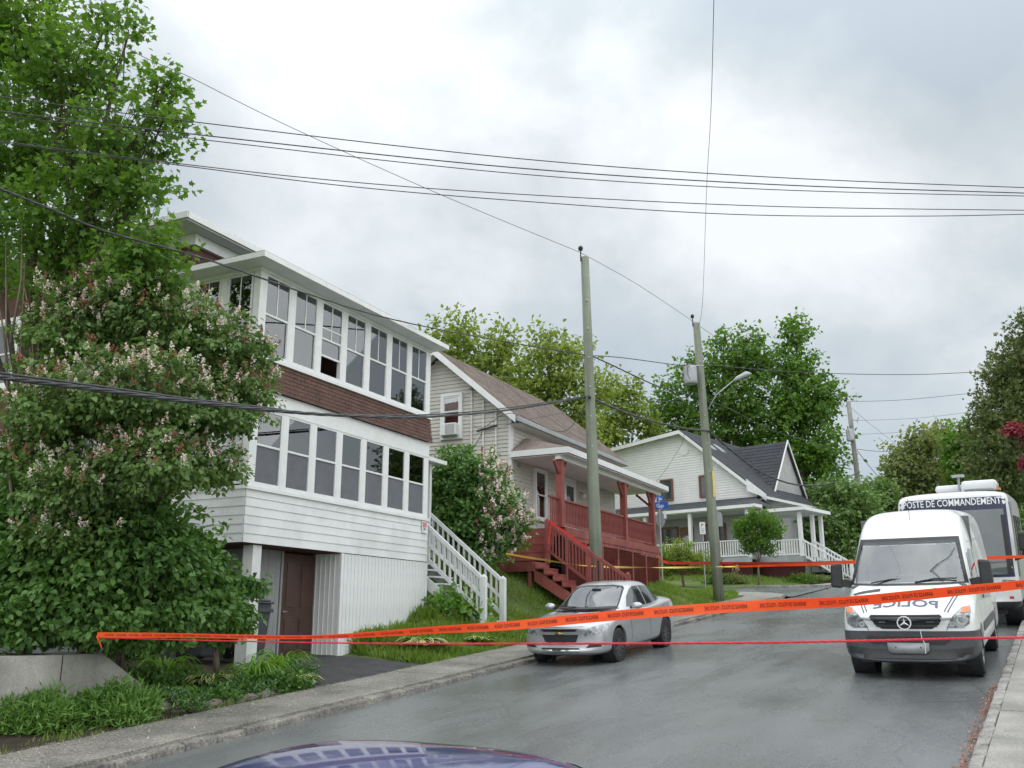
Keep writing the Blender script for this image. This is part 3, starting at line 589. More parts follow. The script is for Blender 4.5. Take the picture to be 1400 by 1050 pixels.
    # side porch roof, landing
    mb = MB().hexa([(3.43, .35, 4.72), (4.95, .35, 4.72), (4.95, 2.6, 4.95), (3.43, 2.6, 4.95), (3.43, .35, 4.82), (4.95, .35, 4.82), (4.95, 2.6, 5.05), (3.43, 2.6, 5.05)]); mb.build('side_porch_roof', M['white_trim'], A)
    MB().box(4.5, 4.6, .60, .70, 2.42, 4.73).build('porch_post', M['white_trim'], A)
    MB().box(3.5, 4.75, .62, 2.4, 2.30, 2.42).build('landing', M['white_wood'], A)
house_a()
sg = thing('warning_sign', 'small faded red and white notice fixed to the white clapboards by the stairs', 'sign', GA + Vector((0, 0, 0)), R(64))
MB().box(3.12, 3.34, -.045, -.035, 2.78, 3.06).build('sign_plate', M['signwhite'], sg)
MB().box(3.14, 3.32, -.049, -.0455, 2.92, 3.04).build('sign_heading', M['signred'], sg)
MB().box(3.155, 3.25, -.049, -.0455, 2.885, 2.9).box(3.2, 3.31, -.049, -.0455, 2.86, 2.872).box(3.15, 3.22, -.049, -.0455, 2.84, 2.85).build('sign_print', M['ink'], sg)

# ---- outdoor stairs of house A
def stairs_a():
    T = thing('outdoor_staircase', 'white wooden outdoor staircase with balusters beside the glazed porch', 'stairs', GA, R(64))
    n = 9; y0, z0, y1, z1 = .62, 2.30, -1.42, .72
    dy = (y1 - y0) / n; dz = (z1 - z0) / (n + 0)
    for i in range(n):
        z = z0 + dz * (i + 1) + .0; y = y0 + dy * i
        MB().box(3.66, 4.58, y + dy - .035, y, z - .04, z).build('tread', M['white_wood'], T, bevel=.006)
    for x in (3.60, 4.60):
        MB().hexa([(x, y0 + .05, z0 - .42), (x + .045, y0 + .05, z0 - .42), (x + .045, y1, z1 - .38), (x, y1, z1 - .38), (x, y0 + .05, z0 - .14), (x + .045, y0 + .05, z0 - .14), (x + .045, y1, z1 - .06), (x, y1, z1 - .06)]).build('stringer', M['white_wood'], T)
    MB().bar((3.58, .6, 1.5), (3.58, -.4, .6), .09, .05).build('brace', M['white_wood'], T)
    MB().box(3.6, 3.69, .5, .6, .3, 2.3).build('support_post', M['white_wood'], T)
    for x, yt, zt, ye, ze in ((3.60, .60, 3.42, -1.42, 1.70), (4.62, .66, 3.42, -1.42, 1.70)):
        sl = (ze - zt) / (ye - yt)
        MB().bar((x, yt, zt), (x, ye, ze), .075, .085).build('handrail', M['white_wood'], T)
        MB().bar((x, yt, zt - .42), (x, ye, ze - .42), .04, .07).build('middle_rail', M['white_wood'], T)
        MB().bar((x, yt, zt - .80), (x, ye, ze - .80), .05, .085).build('bottom_rail', M['white_wood'], T)
        bm = MB().box(-.022, .022, -.022, .022, -.80, 0).mesh('baluster', M['white_wood'])
        k = 13
        for i in range(k):
            y = yt + (ye - yt) * (i + .7) / (k + .4); link('baluster', bm, T, (x, y, zt + sl * (y - yt) - .02))
        MB().box(x - .065, x + .065, ye - .13, ye, -.05 + .3, 1.72).add([(x - .065, ye - .13, 1.72), (x + .065, ye - .13, 1.72), (x + .065, ye, 1.72), (x - .065, ye, 1.72), (x, ye - .065, 1.79)], [(0, 1, 4), (1, 2, 4), (2, 3, 4), (3, 0, 4)]).build('newel_post', M['white_wood'], T)
stairs_a()
def bin_(label, x, y, group):
    T = thing('wheelie_bin', label, 'bin', GA + Matrix.Rotation(R(64), 3, 'Z') @ Vector((x, y, 0)), R(64), group)
    z = -.02
    MB().hexa([(-.22, -.24, z + .08), (.22, -.24, z + .08), (.22, .22, z + .08), (-.22, .22, z + .08), (-.28, -.32, 1.02), (.28, -.32, 1.02), (.28, .30, 1.02), (-.28, .30, 1.02)]).build('bin_body', M['bin'], T, bevel=.03)
    MB().box(-.30, .30, -.36, .33, 1.021, 1.06).box(-.26, .26, -.30, .27, 1.06, 1.10).build('lid', M['bin'], T, bevel=.02)
    MB().box(-.3, .3, -.345, -.322, .86, .93).build('front_rim', M['greyplastic'], T, bevel=.01)
    MB().bar((-.24, .36, 1.0), (.24, .36, 1.0), .03).build('bin_handle', M['bin'], T)
    for s in (-1, 1): MB().lathe([(.02, -.03), (.1, -.03), (.1, .03), (.02, .03)], 16, 0, (s * .25, .24, .1)).build('wheel', M['rubber'], T)
bin_('dark grey wheeled bin between the white column and the brown door', -1.90, .75, 'bins under the porch')
bin_('dark wheeled bin half hidden behind the white column and shrub', -2.75, 1.1, 'bins under the porch')

# ============================================================ house B: beige siding, tan roof, red porch
GB = Vector((1.351, 27.584, 4.917))
B = thing('beige_sided_house', 'beige clapboard house with tan shingle roof and red railed porch', 'house', GB, R(63))
def railing(parent, p0, p1, ztop, zbot, m, step=.115, bw=.034, post=None, name_='baluster', topw=.09):
    p0 = Vector(p0); p1 = Vector(p1); L = (p1 - p0).length; n = max(2, int(L / step))
    MB().bar(p0 + Vector((0, 0, ztop)), p1 + Vector((0, 0, ztop)), topw, .05).build('top_rail', m, parent)
    MB().bar(p0 + Vector((0, 0, zbot)), p1 + Vector((0, 0, zbot)), .045, .07).build('bottom_rail', m, parent)
    bm = MB().box(-bw / 2, bw / 2, -bw / 2, bw / 2, zbot + .03, ztop - .02).mesh(name_, m)
    for i in range(1, n): link(name_, bm, parent, p0.lerp(p1, i / n))
def house_b():
    xw, x1, yw, yb = .10, 8.9, 1.6, 6.8; zr = 5.86; ze = 3.32; sl = (zr - ze) / 3.0
    gt = lambda y: zr - .1 - abs(y - 4.2) * sl
    mb = MB(); mb.prism([(yw + .03, -1.3), (yb - .03, -1.3), (yb - .03, gt(yb)), (4.2, gt(4.2)), (yw + .03, gt(yw))], 0, xw + .03, x1); mb.build('wall', M['beige'], B)
    MB().box(xw + .01, x1, yw + .005, yb, -1.9, -.98).build('foundation', M['concrete'], B)
    def cl(z):
        y0 = yw; y1 = yb
        if z > gt(yw): hw = (zr - .12 - z) / sl; y0, y1 = 4.2 - hw, 4.2 + hw
        return y0, y1
    boards(B, 0, 0, -.95, 5.75, .125, M['beige'], xw, 'y', clip=cl, proud=.026)
    boards(B, xw + .02, x1, -.1, 3.4, .125, M['beige'], yw, 'x')
    MB().box(xw - .03, xw + .1, yw - .03, yw + .08, -.9, 3.45).build('corner_board', M['cwhite'], B)
    MB().box(x1 - .1, x1 + .01, yw - .028, yw + .08, -.1, 3.45).build('corner_board', M['cwhite'], B)
    # roof
    X0, X1 = -.38, 9.25
    for s, y in ((-1, 1.2), (1, 7.2)):
        r = MB().hexa([(X0, y, ze), (X1, y, ze), (X1, 4.2, zr), (X0, 4.2, zr), (X0, y, ze + .06), (X1, y, ze + .06), (X1, 4.2, zr + .06), (X0, 4.2, zr + .06)]); r.build('roof', M['roof_b'], B)
    n = 24; 
    for i in range(n):
        mb = MB(); f0, f1 = i / n, (i + 1.08) / n; y0 = 1.2 + 3 * f0; y1 = 1.2 + 3 * min(f1, 1); z0 = ze + 2.54 * f0; z1 = ze + 2.54 * min(f1, 1); x = X0
        while x < X1 - .01:
            w = random.uniform(.22, .42); b = min(x + w, X1); j = random.uniform(0, .006)
            mb.hexa([(x, y0 - .012, z0 + .062), (b - .006, y0 - .012, z0 + .062), (b - .006, y1, z1 + .062), (x, y1, z1 + .062), (x, y0 - .012, z0 + .078 + j), (b - .006, y0 - .012, z0 + .078 + j), (b - .006, y1, z1 + .066), (x, y1, z1 + .066)]); x = b
        mb.build('shingle_course', M['roof_b'], B)
    # rake boards, eave gutter
    for s, y in ((-1, 1.2), (1, 7.2)):
        MB().hexa([(X0 - .03, y, ze - .16), (X0 - .002, y, ze - .16), (X0 - .002, 4.2, zr - .16), (X0 - .03, 4.2, zr - .16), (X0 - .03, y, ze + .07), (X0 - .002, y, ze + .07), (X0 - .002, 4.2, zr + .07), (X0 - .03, 4.2, zr + .07)]).build('rake_board', M['white_trim'], B)
        MB().hexa([(X0, y, ze - .02), (xw - .02, y, ze - .02), (xw - .02, 4.2, zr - .02), (X0, 4.2, zr - .02), (X0, y, ze - .002), (xw - .02, y, ze - .002), (xw - .02, 4.2, zr - .002), (X0, 4.2, zr - .002)]).build('rake_soffit', M['soffit'], B)
    MB().box(X0, X1, 1.10, 1.19, ze - .12, ze + .03).build('gutter', M['metal'], B, bevel=.02)
    MB().box(X0 + .3, X1, 1.2, yw, ze - .13, ze - .11).build('eave_soffit', M['soffit'], B)
    MB().box(2.2, 2.55, 4.25, 4.7, zr - .05, zr + .16).build('roof_vent', M['black'], B, bevel=.03)
    # gable window with red curtain and air conditioner
    win(B, 3.40, 3.02, .62, 1.32, xw - .075, 'y', -1, rail=.62, trim=.09); bx(xw - .026, xw - .0205, 3.42, 4.0, 3.05, 4.32).build('dark_room_panel', M['black'], B)  # black sheet in front of the siding stands in for the dark room
    MB().box(xw - .034, xw - .028, 3.44, 3.98, 3.06, 4.3).build('curtain', M['curtain_red'], B)
    ac = MB().box(xw - .30, xw - .03, 3.42, 4.0, 3.04, 3.42).build('air_conditioner', M['white_trim'], B, bevel=.015)
    for i in range(9): bx(xw - .308, xw - .301, 3.46, 3.80, 3.08 + i * .035, 3.095 + i * .035).build('grille_slat', M['metal'], ac)
    bx(xw - .20, xw - .02, 3.44, 3.98, 2.99, 3.035).build('window_bracket', M['metal'], B)
    # conduits, meter, service bracket
    for y, z0, z1 in ((2.98, -.6, 4.5), (2.55, .5, 4.1), (2.1, .5, 3.9)): MB().tube([(xw - .06, y, z0), (xw - .06, y, z1)], .028, 8).build('conduit', M['cwhite'], B)
    MB().tube([(xw - .05, 2.6, 3.1), (xw - .05, 3.5, 1.8)], .025, 8).build('conduit', M['cwhite'], B)
    MB().blob((xw - .08, 2.98, 4.52), .07, jit=.1).build('weatherhead', M['metal'], B)
    MB().bar((xw - .10, 2.75, 3.1), (xw - .10, 2.05, 3.22), .05).build('service_bracket', M['black'], B)
    # wall openings under the porch
    win(B, 1.70, .50, .74, 1.52, yw - .075, 'x', -1, rail=.5, trim=.08); bx(1.72, 2.42, yw - .026, yw - .0205, .52, 2.0).build('dark_room_panel', M['black'], B)  # another black sheet painting the unlit room behind the panes
    bx(1.76, 1.95, yw - .034, yw - .028, .53, 1.98).box(2.2, 2.38, yw - .034, yw - .028, .53, 1.98).build('curtain', M['blind'], B)
    d = bx(4.08, 4.92, yw - .05, yw - .01, .04, 2.02).build('door', M['cwhite'], B); bx(4.2, 4.8, yw - .056, yw - .051, 1.05, 1.85).build('door_glass', M['pane_far'], d)
    MB().box(3.98, 4.075, yw - .06, yw, 0, 2.12).box(4.925, 5.02, yw - .06, yw, 0, 2.12).box(4.076, 4.924, yw - .06, yw, 2.03, 2.12).build('door_frame', M['white_trim'], B)
    gm = spheremesh(.09, M['signwhite'], 'lamp_globe')
    for x in (3.6, 5.45): link('lamp_globe', gm, B, (x, yw - .16, 1.62)); MB().bar((x, yw - .02, 1.75), (x, yw - .16, 1.7), .025).build('lamp_arm', M['black'], B)
    bx(.5, .62, yw - .07, yw - .02, 1.95, 2.1).build('meter_box', M['metal'], B)
    # porch roof
    X0p, X1p, ye = -.02, 9.55, -.36; z0 = 2.30
    r = MB().add([(X0p, ye, z0), (X1p, ye, z0), (X1p, 1.58, z0), (X0p, 1.58, z0), (X0p, ye, z0 + .05), (X1p, ye, z0 + .05), (8.6, 1.5, z0 + .62), (.9, 1.5, z0 + .62), (X0p, 1.58, z0 + .05), (X1p, 1.58, z0 + .05)],
                 [(3, 2, 1, 0), (4, 5, 6, 7), (0, 1, 5, 4), (0, 4, 8, 3), (1, 2, 9, 5), (4, 7, 8), (5, 9, 6), (7, 6, 9, 8), (2, 3, 8, 9)])
    r.build('porch_roof', M['roof_b'], B)
    f = MB().box(X0p - .02, X1p + .02, ye - .03, ye - .002, z0 - .13, z0 + .05).box(X0p - .03, X0p - .003, ye, 1.57, z0 - .13, z0 + .05).box(X1p + .003, X1p + .03, ye, 1.57, z0 - .13, z0 + .05); f.build('porch_fascia', M['cwhite'], B)
    bx(X0p + .001, X1p - .001, ye + .001, 1.57, z0 - .17, z0 - .155).build('porch_ceiling', M['soffit'], B)
    bx(X0p + .05, X1p - .05, -.09, .09, z0 - .29, z0 - .171).build('porch_beam', M['cwhite'], B)
    # deck
    nb = 9
    for i in range(11): bx(.22, 8.75, -.12 + i * .155, -.12 + i * .155 + .148, -.04, 0).build('deck_board', M['red'], B)
    bx(.2, 8.77, -.16, -.125, -.24, .005).build('deck_rim', M['red'], B); bx(8.772, 8.81, -.16, 1.58, -.24, .005).build('deck_rim', M['red'], B)
    bx(.2, .235, -.12, 1.58, -.24, -.045).build('deck_rim', M['red'], B)
    bx(.25, 8.7, -.14, -.04, -.36, -.245).build('deck_beam', M['red'], B)
    # skirt of lattice panels
    xs = [.25, 1.7, 3.1, 4.5, 5.9, 7.3, 8.72]
    for x in xs: bx(x - .05, x + .05, -.17, -.12, -1.75, -.365).build('skirt_post', M['red'], B)
    for a, b in zip(xs[:-1], xs[1:]):
        mb = MB(); x0, x1_ = a + .05, b - .05; zb, zt = -1.75, -.40
        for sgn in (1, -1):
            q = x0 - (zt - zb)
            while q < x1_ + (zt - zb):
                # line x = q + sgn*(z - zb)
                pts = []
                xa, xb = (q, q + (zt - zb)) if sgn > 0 else (q + (zt - zb), q)
                za, zb_ = zb, zt
                t0, t1 = 0, 1; dx = xb - xa
                for lim, lo in ((x0, True), (x1_, False)):
                    t = (lim - xa) / dx
                    if (dx > 0) == lo: t0 = max(t0, t)
                    else: t1 = min(t1, t)
                if t1 - t0 > .02: mb.bar((xa + dx * t0, -.145 + .01 * sgn, za + (zt - zb) * t0), (xa + dx * t1, -.145 + .01 * sgn, za + (zt - zb) * t1), .008, .032, up=(0, 1, 0))
                q += .10
        mb.build('lattice', M['red'], B, kind='stuff')
    bx(.3, 8.7, .02, .04, -1.75, -.4).build('skirt_backing', M['maroon'], B)
    # posts with knee braces
    for i, x in enumerate((0.02, 5.58, 8.62)):
        if i == 0: x = .02 + .16
        bx(x - .10, x + .10, -.10, .10, 0, z0 - .29).build('porch_post', M['red'], B)
        if i: MB().bar((x - .1, 0, 1.55), (x - .5, 0, 1.98), .08).build('knee_brace', M['red'], B)
        else: MB().bar((x - .1, 0, 1.6), (x - .42, .0, 1.95), .08).build('knee_brace', M['red'], B)
        if i < 3: MB().bar((x + .1, 0, 1.55), (x + .45, 0, 1.98), .08).build('knee_brace', M['red'], B)
        if i == 2: MB().bar((x, .1, 1.55), (x, .6, 1.98), .08).build('knee_brace', M['red'], B)
    railing(B, (.28, 0, 0), (5.48, 0, 0), .82, .10, M['red']); railing(B, (5.68, 0, 0), (8.52, 0, 0), .82, .10, M['red'])
    railing(B, (8.62, .1, 0), (8.62, 1.55, 0), .82, .10, M['red'])
house_b()
def stairs_b():
    T = thing('porch_staircase', 'red wooden porch steps with landing, turning down the grass bank', 'stairs', GB, R(63)); m = M['red']
    # upper flight, going down towards the camera from the deck end
    for i in range(4):
        z = -.24 * (i + 1); x1 = .19 - .21 * i; bx(x1 - .24, x1, .12, 1.5, z - .04, z).build('tread', m, T); bx(x1 - .02, x1, .12, 1.5, z, z + .2).build('riser', m, T)
    # landing
    for i in range(6): bx(-1.62 + i * .165, -1.62 + i * .165 + .158, .05, 1.55, -1.13, -1.09).build('landing_board', m, T)
    bx(-1.66, -1.625, .03, 1.58, -1.36, -1.10).build('landing_rim', m, T); bx(-1.62, -.64, .012, .045, -1.36, -1.135).build('landing_rim', m, T)
    bx(-.9, -.62, 1.555, 1.6, -1.9, .1).build('side_panel', m, T)
    for (x, y) in ((-1.6, .15), (-1.6, 1.45)): bx(x - .04, x + .04, y - .04, y + .04, -2.4, -1.14).build('landing_post', m, T)
    # lower flight towards the road
    n = 8; 
    for i in range(n):
        z = -1.1 - .165 * (i + 1); y = 0 - .27 * i; bx(-1.60, -.68, y - .30, y, z - .04, z).build('tread', m, T); bx(-1.60, -.68, y - .018, y, z, z + .125).build('riser', m, T)
    for x in (-1.60, -.74): MB().hexa([(x, .02, -1.62), (x + .045, .02, -1.62), (x + .045, -2.2, -2.97), (x, -2.2, -2.97), (x, .02, -1.30), (x + .045, .02, -1.30), (x + .045, -2.2, -2.66), (x, -2.2, -2.66)]).build('stringer', m, T)
    ys = [.05, -1.20, -2.35]; zt = [.14, -.72, -1.45]; zb = [-1.1, -1.95, -2.7]
    for y, a, b in zip(ys, zt, zb):
        bx(-.70, -.58, y - .06, y + .06, b, a).build('newel_post', m, T); MB().blob((-.64, y, a), .06, k=8, m=4).build('newel_cap', m, T)
    for i in range(2):
        a = Vector((-.64, ys[i] - .06, zt[i] - .12)); b = Vector((-.64, ys[i + 1] + .06, zt[i + 1] - .06))
        MB().bar(a, b, .05, .09).build('handrail', m, T); MB().bar(a - Vector((0, 0, .78)), b - Vector((0, 0, .80)), .04, .07).build('bottom_rail', m, T)
        bm = MB().box(-.018, .018, -.018, .018, -.82, 0).mesh('baluster', m)
        for j in range(1, 11): p = a.lerp(b, j / 11); link('baluster', bm, T, p)
    railing(T, (-.58, 0.02, -.02), (.16, 0.02, -.02), .86, .1, m)
    # left handrail leaning out beside the wall
    MB().bar((-.55, 1.52, .0), (.10, 1.52, .62), .06, .22).build('handrail', m, T)
    tp = MB().bar((-.57, .0, .10), (-.57, -1.15, -.70), .012, .05); tag(tp.build('barrier_tape', M['tape_red']), 'orange red tape tied along the red stair handrail', 'barrier tape', 'barrier tapes').matrix_world = Matrix.Translation(GB) @ Matrix.Rotation(R(63), 4, 'Z')
    tp = MB().bar((-.66, -.05, .05), (-.72, -.02, -.55), .07, .012).bar((-.72, -.02, -.55), (-.73, .0, -.75), .05, .012); tag(tp.build('barrier_tape', M['tape_red']), 'orange tape end hanging from the top red newel post', 'barrier tape', 'barrier tapes').matrix_world = Matrix.Translation(GB) @ Matrix.Rotation(R(63), 4, 'Z')
stairs_b()

# ============================================================ house C: white gabled house with wraparound porch
GC = Vector((13.671, 52.037, 8.578))
C_ = thing('white_gabled_house', 'white clapboard gabled house with dark roof and white wraparound porch', 'house', GC, R(-41))
def house_c():
    P = [(-9.8, 4.05), (-4.55, 4.62), (0, .82), (0, -.3), (-9.8, -.3)]
    MB().prism(P, 1, .03, 9.5).build('wall', M['cwhite'], C_)
    MB().prism([(-9.8, -.3), (0, -.3), (0, -4.2), (-9.8, -4.2)], 1, .03, 9.5).build('lower_wall', M['greysiding'], C_)
    def cl(z):
        if z < .8: return -9.8, 0
        x1 = (4.62 - z) / (3.8 / 4.55) - 4.55
        x0 = -9.8 if z < 4.05 else -4.55 - (4.62 - z) * 5.25 / .57
        return x0, x1
    boards(C_, 0, 0, -.25, 4.55, .15, M['cwhite'], 0, 'x', clip=cl, proud=.034)
    boards(C_, -9.8, 0, -3.05, -.5, .15, M['greysiding'], 0, 'x', proud=.03)
    boards(C_, 0, 9.5, -3.05, -.4, .14, M['greysiding'], 0, 'y', flip=-1)
    # roof slabs
    sl = 3.8 / 4.55
    def slab(x0, z0, x1, z1, th=.07, y0=-.45, y1=9.8, nm='roof', m='roof_c', up=0):
        MB().hexa([(x0, y0, z0 + up), (x1, y0, z1 + up), (x1, y1, z1 + up), (x0, y1, z0 + up), (x0, y0, z0 + th + up), (x1, y0, z1 + th + up), (x1, y1, z1 + th + up), (x0, y1, z0 + th + up)]).build(nm, M[m], C_)
    slab(-4.55, 4.70, .75, 4.70 - sl * 5.3); slab(-10.2, 4.08, -4.55, 4.70)
    slab(-4.55, 4.50, .75, 4.50 - sl * 5.3, .22, -.48, -.452, 'rake_board', 'white_trim'); slab(-10.2, 3.92, -4.55, 4.50, .22, -.48, -.452, 'rake_board', 'white_trim')
    slab(-4.55, 4.62, .75, 4.62 - sl * 5.3, .03, -.449, 0, 'rake_soffit', 'soffit'); slab(-10.2, 4.0, -4.55, 4.62, .03, -.449, 0, 'rake_soffit', 'soffit')
    MB().prism([(-.35, .72), (.78, .22), (.78, .42), (-.35, 1.38)], 1, -.52, -.481).build('eave_return', M['white_trim'], C_)
    bx(.74, .80, -.45, 9.7, .17, .32).build('gutter', M['white_trim'], C_); bx(.0, .74, -.45, 9.7, .18, .2).build('eave_soffit', M['soffit'], C_)
    bx(-.09, .03, -.03, .06, -.3, .78).build('corner_board', M['white_trim'], C_)
    # shingle courses on the slope in view and on the cross gable
    for i in range(26):
        f0, f1 = i / 26, (i + 1) / 26; xa = .75 - 5.3 * f0; xb = .75 - 5.3 * f1; za = 4.77 - sl * (xa + 4.55); zb = 4.77 - sl * (xb + 4.55)
        MB().hexa([(xa + .01, -.45, za - .004), (xb, -.45, zb - .004), (xb, 9.8, zb - .004), (xa + .01, 9.8, za - .004), (xa + .01, -.45, za + .018), (xb, -.45, zb + .002), (xb, 9.8, zb + .002), (xa + .01, 9.8, za + .018)]).build('shingle_course', M['roof_c'], C_)
    # cross gable facing right; ridge at y=4.9
    yr, zt, xf = 4.3, 4.12, .05; hw = 2.25; zb = .72
    zroof = lambda x: 4.70 - sl * (x + 4.55)
    for s in (-1, 1):
        n = 16
        for i in range(n):
            f0, f1 = i / n, (i + 1) / n; ya, yb = yr + s * hw * (1 - f0), yr + s * hw * (1 - f1); za, zb2 = zb + (zt - zb) * f0, zb + (zt - zb) * f1
            xa = -4.55 + (4.70 - za) / sl - .2
            MB().hexa([(xa, ya, za), (xf, ya, za), (xf, yb, zb2), (xa - .25, yb, zb2), (xa, ya + s * .012, za + .05), (xf, ya + s * .012, za + .05), (xf, yb, zb2 + .03), (xa - .25, yb, zb2 + .03)]).build('shingle_course', M['roof_c'], C_)
        MB().hexa([(xf + .002, yr + s * (hw + .05), zb - .1), (xf + .05, yr + s * (hw + .05), zb - .1), (xf + .05, yr, zt - .03), (xf + .002, yr, zt - .03), (xf + .002, yr + s * (hw + .05), zb + .1), (xf + .05, yr + s * (hw + .05), zb + .1), (xf + .05, yr, zt + .12), (xf + .002, yr, zt + .12)]).build('rake_board', M['white_trim'], C_)
    MB().prism([(yr - hw + .1, zb - .7), (yr + hw - .1, zb - .7), (yr + hw - .1, zb + .1), (yr, zt - .06), (yr - hw + .1, zb + .1)], 0, -1.2, -.12).build('gable_wall', M['greysiding'], C_)
    # skylights near the ridge
    for y in (.9, 2.0): MB().hexa([(-3.7, y, zroof(-3.7) + .09), (-3.1, y, zroof(-3.1) + .09), (-3.1, y + .5, zroof(-3.1) + .09), (-3.7, y + .5, zroof(-3.7) + .09), (-3.7, y, zroof(-3.7) + .15), (-3.1, y, zroof(-3.1) + .15), (-3.1, y + .5, zroof(-3.1) + .15), (-3.7, y + .5, zroof(-3.7) + .15)]).build('skylight', M['metal'], C_)
    MB().lathe([(.30, 0), (.30, .06), (.22, .06), (.22, .03)], 20, 1, (-4.5, -.07, 3.55)).build('round_vent', M['white_trim'], C_, smooth=False)
    # upper windows
    for x in (-6.15, -3.5):
        win(C_, x, .70, .74, 1.16, -.09, 'x', -1, fr=.04, rail=0, trim=.07, m='brown_trim', glass='pane_far')
    # ground floor windows and door behind the porch
    for x, w, h, z in ((-6.2, 1.0, 1.9, -2.9), (-3.4, 1.3, 1.5, -2.5)):
        win(C_, x, z, w, h, -.09, 'x', -1, fr=.05, rail=0, trim=.08, m='brown_trim', glass='pane_far')
    d = bx(-5.0, -4.1, -.08, -.01, -3.0, -1.0).build('door', M['brown_trim'], C_); MB().lathe([(.0, 0), (.26, 0), (.26, .012)], 20, 1, (-4.55, -.096, -1.75)).build('door_glass', M['lamp'], d)
    win(C_, 1.6, -2.5, 1.0, 1.3, .09, 'y', 1, fr=.05, rail=0, trim=.08, glass='pane_far')
    # porch roof: front run and right run
    r = MB().add([(-10.2, -2.5, -.36), (1.05, -2.5, -.36), (1.05, .0, -.36), (-10.2, 0, -.36), (-10.2, -2.5, -.30), (1.05, -2.5, -.30), (.0, -.02, .42), (-10.2, -.02, .42), (1.05, 0, -.30)], [(3, 2, 1, 0), (4, 5, 6, 7), (0, 1, 5, 4), (1, 2, 8, 5), (5, 8, 6), (3, 0, 4, 7), (2, 3, 7, 6, 8)]); r.build('porch_roof', M['roof_c'], C_)
    MB().box(-10.25, 1.1, -2.54, -2.502, -.46, -.29).box(1.052, 1.09, -2.5, -1.7, -.46, -.29).build('porch_fascia', M['white_trim'], C_)
    r = MB().add([(.03, -1.7, -.62), (3.4, -1.7, -.62), (3.4, 1.6, -.62), (.03, 1.6, -.62), (.03, -1.7, -.56), (3.4, -1.7, -.56), (3.4, 1.6, -.56), (.03, 1.6, -.56), (.03, .2, -.1)], [(3, 2, 1, 0), (0, 1, 5, 4), (1, 2, 6, 5), (4, 5, 8), (5, 6, 8), (6, 7, 8), (2, 3, 7, 6), (0, 4, 8, 7, 3)]); r.build('porch_roof', M['roof_c'], C_)
    MB().box(.03, 3.45, -1.74, -1.702, -.72, -.55).box(3.402, 3.44, -1.7, 1.6, -.72, -.55).build('porch_fascia', M['white_trim'], C_)
    bx(.0, 3.38, -1.68, 1.58, -.72, -.69).build('porch_ceiling', M['soffit'], C_); bx(-10, 1.0, -2.45, -.03, -.50, -.47).build('porch_ceiling', M['soffit'], C_)
    # deck
    bx(-10, .6, -2.3, 0, -3.15, -3.05).build('deck', M['metal'], C_); bx(-10, .62, -2.36, -2.302, -3.32, -3.05).build('deck_rim', M['metal'], C_)
    bx(.62, 3.1, -1.4, 1.6, -3.15, -3.05).build('deck', M['metal'], C_); bx(.62, 3.14, -1.46, -1.402, -3.36, -3.05).build('deck_rim', M['metal'], C_); bx(3.102, 3.15, -1.46, 1.6, -3.36, -3.05).build('deck_rim', M['metal'], C_)
    bx(-10, .5, -2.1, -2.05, -4.3, -3.33).build('skirt_board', M['maroon'], C_); bx(.6, 3.0, -1.2, -1.15, -4.4, -3.37).build('skirt_board', M['maroon'], C_)
    for x in (-8.6, -6.0, -3.05, .45): bx(x - .09, x + .09, -2.28, -2.10, -3.05, -.50).build('porch_post', M['white_trim'], C_)
    for x, y in ((2.95, -1.3), (2.95, .25), (2.95, 1.35)): bx(x - .09, x + .09, y - .09, y + .09, -3.05, -.76).build('porch_post', M['white_trim'], C_)
    for a, b in ((-10, -8.7), (-8.5, -6.1), (-5.9, -3.15), (-2.95, .35)): railing(C_, (a, -2.19, -3.05), (b, -2.19, -3.05), .92, .12, M['white_trim'], .14, .05)
    railing(C_, (.7, -1.3, -3.05), (2.85, -1.3, -3.05), .86, .12, M['white_trim'], .14, .05)
    # low wing at the back
    MB().hexa([(.1, 6.2, .35), (1.5, 6.2, .05), (1.5, 9.2, .05), (.1, 9.2, .9), (.1, 6.2, .43), (1.5, 6.2, .13), (1.5, 9.2, .13), (.1, 9.2, .98)]).build('wing_roof', M['metal'], C_)
    MB().box(.05, 1.4, 6.4, 9.1, -3.5, .03).build('wing_wall', M['greysiding'], C_)
house_c()
def stairs_c():
    T = thing('porch_staircase', 'white porch steps with balusters running down the right side of the far white house', 'stairs', GC, R(-41)); m = M['white_trim']
    n = 7
    for k_, y in enumerate((-1.32, .1)):
        a = Vector((3.0, y, -2.19)); b = Vector((4.85, y, -3.36))
        MB().bar(a, b, .09, .08).build('handrail', m, T); MB().bar(a - Vector((0, 0, .8)), b - Vector((0, 0, .8)), .06, .08).build('bottom_rail', m, T)
        bm = MB().box(-.028, .028, -.02, .02, -.82, 0).mesh('baluster', m)
        for j in range(1, 12): link('baluster', bm, T, a.lerp(b, j / 12))
        bx(4.85, 5.0, y - .07, y + .07, -4.35, -3.26).build('newel_post', m, T)
    for i in range(n): bx(3.16 + i * .26, 3.16 + i * .26 + .28, -1.26, .05, -3.09 - .17 * (i + 1), -3.05 - .17 * (i + 1)).build('tread', M['metal'], T)
stairs_c()

